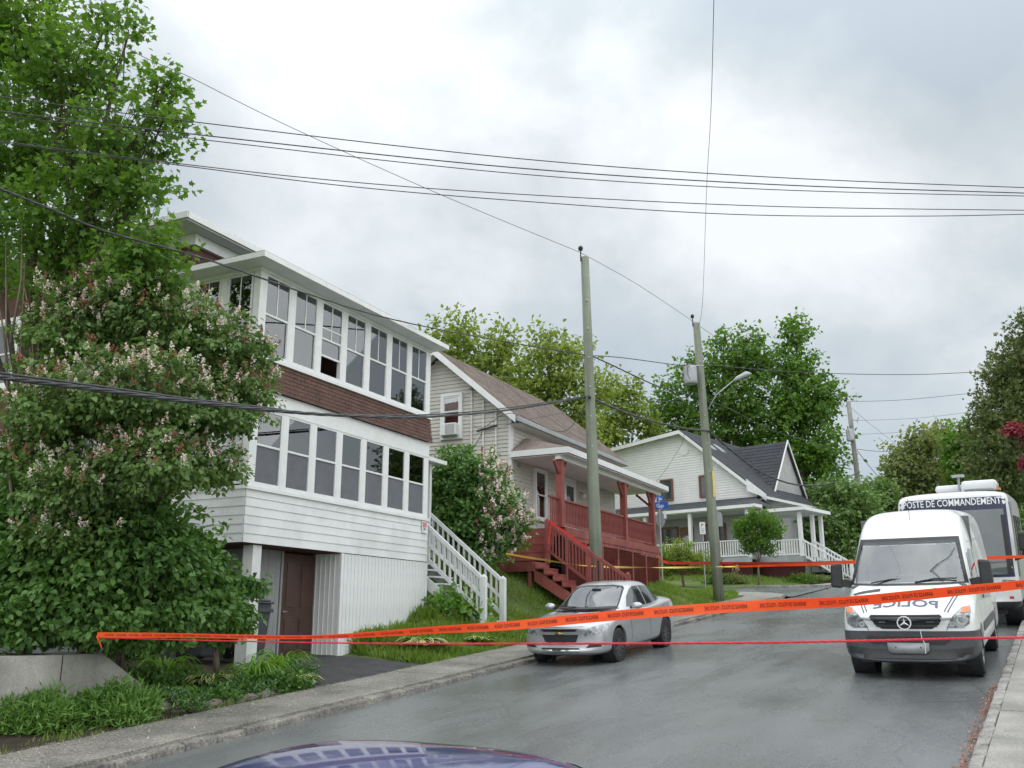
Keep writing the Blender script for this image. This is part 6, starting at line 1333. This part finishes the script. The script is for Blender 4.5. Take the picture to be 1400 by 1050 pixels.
def arching(name, parent, n, ln, wd, mat, c=(0, 0, 0), lift=.9, edge=None, segs=5, seed=0, rad=.06):
    mb, me_ = MB(), MB()
    for i in range(n):
        a = random.uniform(0, 2 * math.pi); L_ = ln * random.uniform(.65, 1.1); up = lift * random.uniform(.6, 1.15); d = Vector((math.cos(a), math.sin(a), 0)); p = Vector(c) + d * random.uniform(0, rad * 2); q = Vector((-d.y, d.x, 0))
        pts = []
        for k in range(segs + 1):
            f = k / segs; pts.append((p + d * (L_ * .72 * f ** 1.25) + Vector((0, 0, L_ * up * (f - .72 * f * f * 1.15))), wd * (math.sin(math.pi * min(1, f * .92 + .06)) ** .6) * random.uniform(.95, 1.05)))
        vs = []
        for (c_, w) in pts: vs += [c_ - q * w * .5, c_ + Vector((0, 0, -w * .18)), c_ + q * w * .5]
        mb.add(vs, [(k * 3 + j, k * 3 + j + 1, k * 3 + j + 4, k * 3 + j + 3) for k in range(segs) for j in range(2)])
        if edge:
            vs = []
            for (c_, w) in pts: vs += [c_ - q * w * .64 + Vector((0, 0, .003)), c_ - q * w * .34 + Vector((0, 0, .002)), c_ + q * w * .34 + Vector((0, 0, .002)), c_ + q * w * .64 + Vector((0, 0, .003))]
            me_.add(vs, [(k * 4 + j, k * 4 + j + 1, k * 4 + j + 5, k * 4 + j + 4) for k in range(segs) for j in (0, 2)])
    link(name, mb.mesh(name, M[mat], True, False), parent)
    if edge: link('cream_edges', me_.mesh('cream_edges', M[edge], True, False), parent)
def gplant(kind, label, u, v, y, group=None, **kw):
    base = hit(u, v); T = thing(kind, label, 'plant', tuple(base), random.uniform(0, 6), group); return T, base
G = 'hostas with cream edged leaves'
for lab, u, v, y, n, ln, wd in (('cream edged hosta in the middle of the flower bed', 288, 942, 14.6, 70, .72, .085), ('cream edged hosta at the driveway end of the flower bed', 404, 940, 16.0, 46, .62, .08), ('cream edged hosta in the grass right of the white garage wall', 577, 888, 18.9, 90, .78, .10), ('small cream edged hosta beside the foot of the white stairs', 655, 880, 20.0, 30, .50, .07)):
    T, b = gplant('hosta', lab, u, v, y, G); arching('leaves', T, n, ln, wd, 'lf_hosta', (0, 0, .02), .9, 'lf_cream')
G = 'daylily clumps in the flower bed'
for lab, u, v, y, n, ln in (('large arching daylily clump beside the driveway', 350, 938, 15.0, 120, .90), ('daylily clump at the left of the middle hosta', 225, 926, 14.0, 80, .66), ('upright blades rising behind the middle hosta', 318, 905, 15.6, 70, .85), ('small spiky tuft low in the flower bed', 245, 955, 13.2, 44, .42), ('daylily clump right behind the largest one', 385, 920, 15.9, 70, .85)):
    T, b = gplant('daylily', lab, u, v, y, G); arching('blades', T, n, ln, .036, 'lf_lily', (0, 0, 0), 1.5, None)
def mound(kind, lab, u, v, y, rx, rz, n, k, size, tmpl, mat, group=None, flowers=0, droop=.2, up=.6, fm='lf_blue'):
    T, b = gplant(kind, lab, u, v, y, group); c = np.array([0, 0, rz * .45]); TP, OUT, P, O2 = crown_points([(c, np.array([rx, rx * .6, rz]))], n, k, size * 1.2)
    P[:, 2] = np.maximum(P[:, 2], .0); link('foliage', leaf_mesh('foliage', P, O2, size, tmpl, mat, droop, up), T); T.rotation_euler = (0, 0, 0)
    if flowers:
        q = rng.choice(len(TP), flowers, replace=False); Pf = TP[q] + OUT[q] * .03; link('flowers', scatter_mesh('flowers', Pf, rng.normal(size=(flowers, 3)), rng.normal(size=(flowers, 3)), np.full(flowers, .026), 'bit', M[fm]), T)
    mb = MB()
    for i in range(8): mb.tube([(0, 0, -.02), tuple(TP[i])], [.008, .004], 4)
    mb.build('stems', M['bark'], T)
G = 'tall leafy perennials at the foot of the wall'
mound('leafy_perennial', 'tall leafy perennial clump at the foot of the wall, left edge', 38, 1000, 12.05, .56, .27, 900, 11, .11, 'lance', 'lf_fern', G, droop=.5)
mound('leafy_perennial', 'tall leafy perennial clump under the sloping end of the wall', 155, 990, 13.0, .50, .28, 900, 11, .11, 'lance', 'lf_fern', G, droop=.5)
G = 'low plants in the flower bed'
for a in (('bluish green columbine like plant beside the sloping wall end', 184, 905, 14.0, .36, .24, 260, 9, .075, 'fold', 'lf_lilac'), ('round leafy plant low at the left of the bed', 198, 948, 13.3, .40, .22, 220, 9, .085, 'heart', 'lf_hedge'), ('feathery bright green plant in the bed centre', 252, 940, 13.9, .30, .20, 300, 10, .06, 'tri', 'lf_fern'),
          ('dark leaved plant below the middle hosta', 296, 962, 13.9, .34, .12, 200, 9, .07, 'heart', 'lf_hedge'), ('leafy mound below the largest daylily', 392, 948, 14.9, .34, .20, 200, 9, .075, 'heart', 'lf_hedge')): mound('garden_plant', *a, group=G)
for a in (('blue flowered ground cover at the left end of the stones', 238, 970, 12.9, .50, .20, 300, 9, .042, 'fold', 'lf_hedge'), ('blue flowered ground cover below the middle hosta', 325, 952, 14.0, .62, .22, 340, 9, .042, 'fold', 'lf_hedge'), ('blue flowered ground cover at the driveway corner', 408, 930, 15.4, .34, .22, 220, 9, .042, 'fold', 'lf_hedge')): mound('ground_cover', *a, group='blue flowered ground cover', flowers=190)
mound('garden_plant', 'broad leaved plant with white flowers under the white stairs', 625, 850, 21.2, .75, .40, 260, 8, .16, 'heart', 'lf_fern', None, 60, fm='lf_blossom')
mound('garden_plant', 'leafy weeds at the garage corner by the driveway', 500, 890, 18.8, .35, .25, 120, 8, .07, 'fold', 'lf_grass')
mound('moss_tuft', 'bright yellow green moss tuft on the edging stones', 367, 955, 13.9, .16, .05, 80, 8, .02, 'tri', 'lf_yel')
for i, (s_, t_, r_) in enumerate(((9.9, -11.25, .17), (10.25, -11.22, .20), (10.65, -11.3, .16), (10.95, -11.25, .19), (11.35, -11.3, .15), (11.7, -11.35, .18), (12.0, -11.5, .14), (9.6, -11.3, .15))):
    z = float(H(s_, t_)); o = MB().blob((0, 0, 0), r_, (1.2, .7, .6), 9, 6, .12).build('edging_stone', M['stone'], smooth=False); o.location = ST(s_, t_, z + .03); o.rotation_euler = (random.uniform(-.2, .2), random.uniform(-.2, .2), R(60) + random.uniform(-.3, .3))
    tag(o, ('third edging stone from the left, grey, beside the blue flowers', 'fourth edging stone from the left, flat grey', 'fifth edging stone from the left, in the middle of the row', 'sixth edging stone from the left, below the moss', 'seventh edging stone from the left, half under leaves', 'second edging stone from the driveway end', 'last small edging stone at the driveway corner', 'leftmost edging stone next to the leafy perennials')[i], 'stone', 'stones edging the flower bed')
# fallen petals and grit on the left sidewalk and gutter
N = 7000; s_ = rng.uniform(6, 17, N); t_ = -11 + np.abs(rng.normal(size=N)) * .75; k = t_ < -8.9; s_, t_ = s_[k], t_[k]; N = len(s_)
z = RZ(s_) + np.where(t_ < KL, .135, .035); P = np.stack([s_ * .5 + t_ * .8660254, s_ * .8660254 - t_ * .5, z], -1)
tag(link('fallen_petals', scatter_mesh('fallen_petals', P, rng.normal(size=(N, 3)) * np.array([1, 1, .1]), np.tile([0, 0, 1.], (N, 1)), .014 + .020 * rng.random(N) ** 2, 'tri', M['petal'])), 'pale fallen blossom petals scattered over the left sidewalk', 'petals', kind='stuff')
N = 700; s_ = rng.uniform(9, 16, N); t_ = KR + rng.normal(size=N) * .05 - .03; P = np.stack([s_ * .5 + t_ * .8660254, s_ * .8660254 - t_ * .5, RZ(s_) + .02], -1)
tag(link('gutter_leaves', scatter_mesh('gutter_leaves', P, rng.normal(size=(N, 3)) * np.array([1, 1, .3]), np.tile([0, 0, 1.], (N, 1)), .02 + .03 * rng.random(N), 'fold', M['lf_rust'])), 'brown leaf litter in the right hand gutter', 'leaf litter', kind='stuff')

# ------------------------------------------------------------ poles, wires, signs, tapes
def pole(label, base, top, r0, r1, m='pole', group='wooden utility poles'):
    base = Vector(base); top = Vector(top); T = thing('utility_pole', label, 'pole', tuple(base), 0, group); d = top - base
    MB().tube([Vector((0, 0, -.4)), d * .25, d * .5, d * .75, d], [r0, r0 * .9 + r1 * .1, (r0 + r1) / 2, r0 * .2 + r1 * .8, r1], 14).build('pole_shaft', M[m], T, smooth=True)
    return T, d
def insulator(T, p):
    MB().tube([p + Vector((0, 0, -.25)), p + Vector((0, 0, .12))], .022, 6).lathe([(.02, .10), (.075, .12), (.055, .16), (.085, .18), (.06, .23), (.03, .26)], 12, 2, tuple(p)).build('insulator', M['black'], T)
def bolts(T, d, n, r):
    for i in range(n):
        f = .45 + .5 * i / n; MB().box(-.02, .02, -r - .03, -r + .02, -.02, .02).build('bolt', M['galv'], T).location = d * f
def transformer(T, p, r=.25, h=.85, m='metal'):
    t = MB().lathe([(.02, 0), (r * .9, 0), (r, .05), (r, h - .06), (r * .92, h), (.05, h + .05)], 20, 2).build('transformer', M[m], T, smooth=False); t.location = p
    for dx in (-.1, .1): MB().lathe([(.03, h), (.05, h + .06), (.03, h + .12), (.045, h + .17), (.015, h + .22)], 8, 2, (dx, 0, 0)).build('bushing', M['black'], t)
    MB().lathe([(r + .012, .10), (r + .012, .14)], 20, 2).build('band', M['galv'], t)
    MB().tube([(-r * .6, -r * .85, h * .9), (-r * .7, -r * 1.1, h * .5), (-r * .3, -r * 1.1, h * .15)], .012, 5).build('lead_wire', M['cable'], t)
b1 = Vector(at(817, 800, 27)); b1.z = gz(b1); t1 = Vector(at(799.5, 352, 27))
P1, d1 = pole('tallest utility pole, greenish wood, rising from the verge behind the silver car', b1, t1, .185, .125)
insulator(P1, d1 + Vector((-.13, -.06, .1))); bolts(P1, d1, 6, .14)
MB().tube([Vector((.03, -.19, -.2)), Vector((.02, -.178, 1.6))], .022, 6).build('ground_wire_guard', M['black'], P1)
b2 = Vector(at(983, 812, 36)); b2.z = gz(b2); t2 = Vector(at(952, 442, 36))
P2, d2 = pole('leaning utility pole with grey transformer and street lamp on the corner lawn', b2, t2, .20, .14)
insulator(P2, d2 + Vector((-.16, -.06, .1))); bolts(P2, d2, 5, .16)
q = Vector(at(944.5, 525, 35.7)) - b2; transformer(P2, q, .26, .72)
MB().bar(Vector(at(948, 500, 35.9)) - b2, Vector(at(962, 500, 35.9)) - b2, .08, .05).build('bracket', M['galv'], P2)
# lamp arm and head
a = Vector(at(968, 560, 36)) - b2; c = Vector(at(979, 540, 36)) - b2; e = Vector(at(1002, 521, 36)) - b2
MB().tube([a, c, e], .022, 8).build('lamp_arm', M['metal'], P2, smooth=True)
MB().tube([e, e.lerp(Vector(at(1012, 515, 36)) - b2, .6), Vector(at(1021, 511, 36)) - b2, Vector(at(1027, 511, 36)) - b2], [.03, .09, .11, .04], 10).build('lamp_head', M['metal'], P2, smooth=True)
MB().tube([Vector(at(966, 470, 36)) - b2, Vector(at(969, 480, 36)) - b2], .01, 4).build('yellow_marker', M['tape_yellow'], P2)
MB().box(-.03, .03, -.21, -.19, 0, 1.0).build('yellow_marker', M['tape_yellow'], P2).location = Vector(at(975, 680, 36)) - b2
b3 = Vector(at(1186, 760, 60)); b3.z = gz(b3); t3 = Vector(at(1160, 550, 60))
P3, d3 = pole('leaning farther pole with small transformer beyond the white house', b3, t3, .20, .14, 'pole_old'); insulator(P3, d3 + Vector((-.1, 0, .1)))
transformer(P3, Vector(at(1163, 603, 59.6)) - b3, .24, .78); MB().tube([Vector(at(1163, 573, 60)) - b3, Vector(at(1171, 575, 60)) - b3, Vector(at(1174, 570, 60)) - b3, Vector(at(1172, 578, 60)) - b3], .03, 6).build('cutout_switch', M['metal'], P3)
b4 = Vector(at(1268, 780, 92)); b4.z = gz(b4); t4 = Vector(at(1262, 628, 92))
P4, d4 = pole('most distant utility pole with pale box above the bus roof', b4, t4, .20, .15, 'pole_old'); transformer(P4, Vector(at(1262, 668, 91.6)) - b4, .34, 1.1, 'signback')

def wire(label, pts, r, n=10, mat='cable', name='overhead_cable', group='overhead cables', lumps=0):
    P = [Vector(at(*p)) for p in pts]
    out = []
    for i in range(len(P) - 1):
        p0 = P[max(i - 1, 0)]; p1 = P[i]; p2 = P[i + 1]; p3 = P[min(i + 2, len(P) - 1)]
        for k in range(n):
            t = k / n; out.append(.5 * ((2 * p1) + (p2 - p0) * t + (2 * p0 - 5 * p1 + 4 * p2 - p3) * t * t + (3 * p1 - 3 * p2 + p3 - p0) * t ** 3))
    out.append(P[-1]); k_ = 6 if r > .02 else 5
    if lumps:
        mb = MB()
        for s in range(3):
            q = []
            for i, p in enumerate(out):
                a = s * 2.094 + i * .9; q.append(p + Vector((math.cos(a) * r * .55, 0, math.sin(a) * r * .55)))
            mb.tube(q, r * .62, 5)
    else: mb = MB().tube(out, r, k_)
    o = mb.build(name, M[mat], smooth=True); tag(o, label, 'cable', group); return out
GW = 'overhead cables'
wire('uppermost of the five thin cables crossing the sky', ((-60, 120, 11.56), (0, 132, 11.90), (268, 167, 12.24), (700, 216, 12.92), (1050, 242, 13.60), (1400, 256.5, 14.28), (1480, 259, 14.55)), 0.0082)
wire('second cable down of the five crossing the sky', ((-60, 142, 11.56), (0, 152, 11.90), (268, 184, 12.24), (700, 229, 12.92), (1050, 252, 13.60), (1400, 264, 14.28), (1480, 266, 14.55)), 0.0095)
wire('third cable down of the five crossing the sky', ((-60, 148, 11.56), (0, 158, 11.90), (268, 190, 12.24), (700, 237, 12.92), (1050, 259, 13.60), (1400, 268, 14.28), (1480, 269, 14.55)), 0.0075)
wire('fourth cable down of the five crossing the sky', ((-60, 185, 11.56), (0, 193, 11.90), (230, 222, 12.24), (460, 247, 12.58), (700, 265, 12.92), (1050, 282, 13.60), (1400, 287.5, 14.28), (1480, 288, 14.55)), 0.0075)
wire('lowest of the five thin cables crossing the sky', ((-60, 187, 11.56), (0, 195, 11.90), (230, 224, 12.24), (460, 253, 12.58), (700, 274, 12.92), (1000, 293, 13.60), (1250, 295.5, 14.01), (1400, 293, 14.28), (1480, 291, 14.55)), 0.0075)
tp1 = (793, 345, 27)
wire('thin wire rising from the tallest pole top towards the upper left', ((60, -60, 15), (165, 58, 17), (265, 108, 18.6), (400, 175, 20.5), (600, 265, 23.5), tp1), .008, mat='cable_thin')
wire('thin wire between the tops of the two nearest poles', (tp1, (870, 388, 31.5), (944, 437, 36)), .008, mat='cable_thin')
wire('thin wire from the leaning pole top towards the farther pole', ((944, 437, 36), (1000, 475, 44), (1060, 508, 50), (1160, 548, 60)), .009, mat='cable_thin')
wire('thin near vertical wire dropping from above to the leaning pole', ((978, -60, 12), (976, 0, 14), (972, 150, 19), (966, 260, 25), (960, 420, 34), (952, 452, 36)), .007, mat='cable_thin')
wire('black cable sagging from the upper left to the tallest pole', ((-40, 240, 8.6), (0, 258, 9), (60, 282, 9.8), (150, 318, 11), (280, 354, 13), (430, 405, 16.5), (530, 435, 20), (650, 460, 24), (803, 486, 27)), .015, lumps=1)
wire('black cable from the tallest pole to the transformer pole', ((803, 486, 27), (850, 489, 30), (935, 500, 35), (955, 498, 36)), .016)
wire('twisted service cable drooping from the tallest pole to the leaning pole', ((803, 484, 27), (830, 496, 28.5), (870, 515, 31), (905, 530, 33), (945, 540, 35.6), (962, 548, 36)), .022, lumps=1)
wire('thickest black cable bundle crossing from the left edge to the tallest pole', ((-60, 508, 8.2), (0, 516, 8.7), (120, 531, 9.8), (250, 548, 11.1), (370, 561, 12.8), (470, 568, 15), (580, 570, 18.6), (690, 561, 22.8), (790, 545, 26.6), (806, 543, 26.8)), .026, lumps=1)
wire('slimmer cable running beside the thickest bundle', ((-60, 500, 8.3), (0, 510, 8.8), (120, 526, 9.9), (250, 544, 11.2), (370, 558, 12.9), (440, 566, 14.4), (580, 567, 18.7), (690, 558, 22.9), (806, 541, 26.8)), .014)
wire('thick cable sagging from the tallest pole to the leaning pole', ((806, 543, 26.8), (850, 562, 29.5), (900, 578, 32.5), (945, 587, 35), (969, 589, 35.8)), .036, lumps=1)
wire('thick cable sagging in front of the dormer to the farther pole', ((969, 589, 35.8), (1000, 616, 40), (1040, 645, 46), (1085, 662, 50), (1130, 662, 55), (1160, 652, 58), (1175, 645, 60)), .045, lumps=1)
wire('cable from the transformer pole out to the right edge', ((960, 498, 36), (1050, 506, 38), (1150, 511, 40), (1250, 512, 42), (1330, 509, 43.5), (1440, 504, 46)), .016)
wire('thin cable from the farther pole top to the right edge', ((1160, 549, 60), (1230, 547, 58), (1325, 538, 55), (1440, 526, 52)), .014)
wire('upper of the pale thin wires right of the farther pole', ((1170, 575, 60), (1250, 572, 58), (1330, 563, 56)), .010, mat='cable_thin')
wire('middle of the pale thin wires right of the farther pole', ((1168, 594, 60), (1230, 591, 70), (1290, 584, 80)), .012, mat='cable_thin')
wire('lower cable from the farther pole to the distant trees', ((1172, 614, 60), (1200, 617, 68), (1240, 618, 80)), .02)
wire('slanting guy wire right of the farther pole', ((1162, 556, 60), (1190, 580, 70), (1225, 607, 80), (1240, 620, 86)), .012, mat='cable_thin')
wire('slanting service wire at the foot of the farther pole', ((1172, 616, 60), (1195, 645, 64), (1225, 675, 70)), .02)
wire('service cable from the leaning pole to the white gable', ((962, 545, 36), (945, 560, 40), (920, 578, 45), (935, 600, 52), (900, 655, 51.5), (880, 665, 51)), .010)
wire('service cable from the leaning pole across the maples', ((966, 548, 36), (1000, 560, 42), (1060, 590, 52), (1120, 607, 58), (1165, 622, 60)), .013, mat='cable_thin')
wire('service cable from the leaning pole back over the beige roof', ((955, 540, 36), (900, 550, 34), (800, 560, 31), (715, 575, 28.5), (690, 582, 28)), .008)
wire('thin service cable in front of the beige gable', ((806, 541, 26.8), (770, 590, 27), (700, 565, 27.6), (660, 585, 28), (648, 582, 28.3)), .009)

# street signs on the corner
base = Vector(at(906, 795, 38.5)); base.z = gz(base); T = thing('street_sign', 'blue street name signs above the back of a stop sign on a metal post', 'sign', tuple(base), R(-20))
top = (Vector(at(903, 682, 38.5)) - base).z
MB().tube([(0, 0, -.2), (-.02, 0, top)], .035, 8).build('sign_post', M['galv'], T)
pl_ = MB().box(-.36, .36, -.03, -.01, top - .42, top - .14).build('name_plate', M['signblue'], T); pu = MB().bar((-.10, -.10, top - .0), (.10, .16, top - .0), .02, .24).build('name_plate', M['signblue'], T)
def flat_text(name, txt, size, m, parent, loc, rot=(R(90), 0, 0), wid=None, mirror=False, bold=.002):
    me = text_mesh(txt, size, bold, wid); me.materials.clear(); me.materials.append(m); o = link(name, me, parent); o.location = loc; o.rotation_euler = rot
    if mirror: 
        for v in me.vertices: v.co.x *= -1
    return o
flat_text('sign_lettering', 'Gagu', .22, M['signwhite'], pl_, (.02, -.034, top - .29), wid=.30)
q = flat_text('sign_lettering', 'Paix', .14, M['signwhite'], pu, (.035, -.012, top), rot=(R(90), 0, R(52)), wid=.18)
oc = [(.34 * math.cos(R(22.5 + 45 * i)), top - .84 + .34 * math.sin(R(22.5 + 45 * i))) for i in range(8)]
MB().prism([(x * .62, z) for x, z in oc], 1, .03, .045).build('stop_sign_back', M['signback'], T)
MB().box(.16, .26, -.02, 0, top - .82, top - .5).build('small_plate', M['signwhite'], T)
base = Vector(at(964, 792, 41)); base.z = gz(base); T = thing('parking_sign', 'small white parking sign on a thin post left of the leaning pole', 'sign', tuple(base), R(-15)); top = (Vector(at(962, 714, 41)) - base).z
MB().tube([(0, 0, -.2), (0, 0, top)], .028, 6).build('sign_post', M['galv'], T); pl_ = MB().box(-.12, .12, -.045, -.03, top - .52, top).build('sign_plate', M['signwhite'], T)
flat_text('sign_lettering', 'P', .20, M['ink'], pl_, (0, -.049, top - .14)); 
for k in range(3): MB().box(-.07, .07, -.049, -.046, top - .30 - k * .07, top - .285 - k * .07).build('sign_print', M['ink'], pl_)
base = Vector(at(984, 800, 37.2)); base.z = gz(base); T = thing('road_sign', 'grey back of a rounded road sign fixed beside the leaning pole', 'sign', tuple(base), R(-15)); z0 = (Vector(at(984, 720, 37.2)) - base).z; x0 = 0
MB().prism([(-.08, z0), (.24, z0), (.24, z0 + .45), (.18, z0 + .56), (.04, z0 + .60), (-.08, z0 + .56)], 1, -.01, .01).build('sign_back', M['signback'], T, bevel=.004); MB().tube([(.02, .03, -.2), (.02, .03, z0 + .5)], .025, 6).build('sign_post', M['galv'], T)

# barrier tapes
def ribbon(label, pts, width, mat, text=None, name='barrier_tape', twist=0.0, n=14, group='barrier tapes', tscale=1.0, tlen=1.15):
    """pts of (u, v, y, visible width in px): the tape turns edge-on where it looks thinner than it is."""
    P = [Vector(at(a[0], a[1], a[2])) for a in pts]; tilt = []
    for a in pts: w = a[3] * a[2] / F * 1.0; tilt.append(math.acos(max(-.98, min(1, w / width))))
    C = []; Tl = []
    for i in range(len(P) - 1):
        p0 = P[max(i - 1, 0)]; p1 = P[i]; p2 = P[i + 1]; p3 = P[min(i + 2, len(P) - 1)]
        for k in range(n):
            t = k / n; C.append(.5 * ((2 * p1) + (p2 - p0) * t + (2 * p0 - 5 * p1 + 4 * p2 - p3) * t * t + (3 * p1 - 3 * p2 + p3 - p0) * t ** 3)); Tl.append(tilt[i] * (1 - t) + tilt[i + 1] * t)
    C.append(P[-1]); Tl.append(tilt[-1])
    Ls = [0.0]
    for a, b in zip(C[:-1], C[1:]): Ls.append(Ls[-1] + (b - a).length)
    def frame(l):
        i = int(np.clip(np.searchsorted(Ls, l) - 1, 0, len(C) - 2)); f = (l - Ls[i]) / max(Ls[i + 1] - Ls[i], 1e-6); c = C[i].lerp(C[i + 1], f); d = (C[i + 1] - C[i]).normalized(); tl = Tl[i] * (1 - f) + Tl[i + 1] * f + twist * l
        side = d.cross(Vector((0, 0, 1))).normalized(); up = side.cross(d); w = up * math.cos(tl) + side * math.sin(tl); nn = d.cross(w); return c, d, w, nn
    mb = MB(); m = int(Ls[-1] / .08) + 2; vs = []
    for i in range(m):
        c, d, w, nn = frame(Ls[-1] * i / (m - 1)); ripple = math.sin(i * .9) * .002
        for s in (-.5, 0, .5): vs.append(c + w * width * s + nn * (ripple if s == 0 else 0))
        for s in (.5, 0, -.5): vs.append(c + w * width * s - nn * .0012 + nn * (ripple if s == 0 else 0))
    fs = [(i * 6 + j, i * 6 + (j + 1) % 6, (i + 1) * 6 + (j + 1) % 6, (i + 1) * 6 + j) for i in range(m - 1) for j in range(6)] + [(0, 1, 2, 3, 4, 5)]
    mb.add(vs, fs); o = tag(mb.build(name, M[mat]), label, 'barrier tape', group)
    if text:
        me0 = text_mesh(text, width * .56, .0004); v0 = np.array([v.co[:] for v in me0.vertices]); lo, hi = v0[:, 0].min(), v0[:, 0].max(); sc = tlen * .78 / (hi - lo); l0 = .25
        polys = [tuple(p.vertices) for p in me0.polygons]; q = MB()
        while l0 + tlen < Ls[-1]:
            vs = []
            for x, y, z in v0:
                l = l0 + (hi - x) * sc        # seen from behind: mirrored lettering
                c, d, w, nn = frame(l); s = -1 if nn.dot(Vector((0, 0, CH)) - c) < 0 else 1
                wy = w if w.z > 0 else -w
                vs.append(c + wy * (y * 1.0) + nn * s * .0035)
            q.add(vs, polys); l0 += tlen
        t_ = link('printed_lettering', q.mesh('printed_lettering', M['ink'], False, False), o); t_['kind'] = 'stuff'
    return o
ribbon('orange police tape with black print crossing the whole street', ((133, 868, 12.6, 7), (250, 869, 10.9, 6), (430, 871, 9.0, 4.5), (600, 861, 7.9, 9), (700, 855, 7.2, 12.5), (835, 842, 6.6, 15), (1000, 830, 6.1, 14), (1150, 823, 5.8, 12.5), (1260, 813, 5.6, 13), (1400, 799, 5.4, 11), (1520, 786, 5.2, 12)), .066, 'tape', 'BARRAGE DE POLICE - POLICE LINE', tlen=.36)
mb = MB(); 
ribbon('loose end of orange tape wrapped round the concrete wall end', ((133, 868, 12.6, 8), (134, 873, 12.58, 7), (139, 886, 12.5, 7)), .075, 'tape')
_c = wire('tightly twisted crimson tape stretched across the street below the orange one', ((139, 872, 12.6), (300, 876, 10.6), (500, 879.5, 8.6), (760, 880, 7.2), (1000, 879, 6.4), (1180, 876, 6.0), (1300, 873, 5.8), (1400, 871.5, 5.6), (1520, 869, 5.5)), .0070, 30, 'tape_pink', 'barrier_tape', 'barrier tapes', lumps=1)
bpy.data.objects['barrier_tape'] ; [o.__setitem__('category', 'barrier tape') for o in COL.objects if o.get('label', '').startswith('tightly twisted')]
ribbon('yellow tape running from the lilac past the tallest pole to the knot', ((692, 757, 24.0, 2.5), (740, 765, 24.4, 3), (808, 774, 26.6, 3.2), (905, 776, 31, 2.5), (980, 775, 34.8, 2.5), (1006, 774.5, 36.5, 2.5)), .06, 'tape_yellow', twist=.6)
ribbon('orange tape from the knot to behind the police van', ((1010, 774.5, 36.5, 2.5), (1060, 773, 32, 3), (1120, 771, 28, 5), (1170, 768, 25, 6), (1260, 764, 22.5, 6)), .09, 'tape')
ribbon('red tape from the red porch corner past the street sign to the right', ((893, 752, 36.3, 4), (903, 763, 37.5, 5), (912, 769, 38.4, 4), (960, 770, 37, 4), (1040, 770, 33, 3), (1120, 769, 29, 2.5), (1200, 766, 26, 3)), .10, 'tape_red')
ribbon('orange tape passing behind the police van in front of the bus', ((1335, 763, 21.3, 4.5), (1400, 761, 20.6, 3.5), (1480, 759, 20, 3.5)), .07, 'tape')
tag(MB().blob((0, 0, 0), .09, (1, .7, 1.3), 8, 6, .35).build('tape_knot', M['wood']), 'pale knotted bundle of tape hanging right of the leaning pole', 'knot').location = at(1008, 777, 36.4)
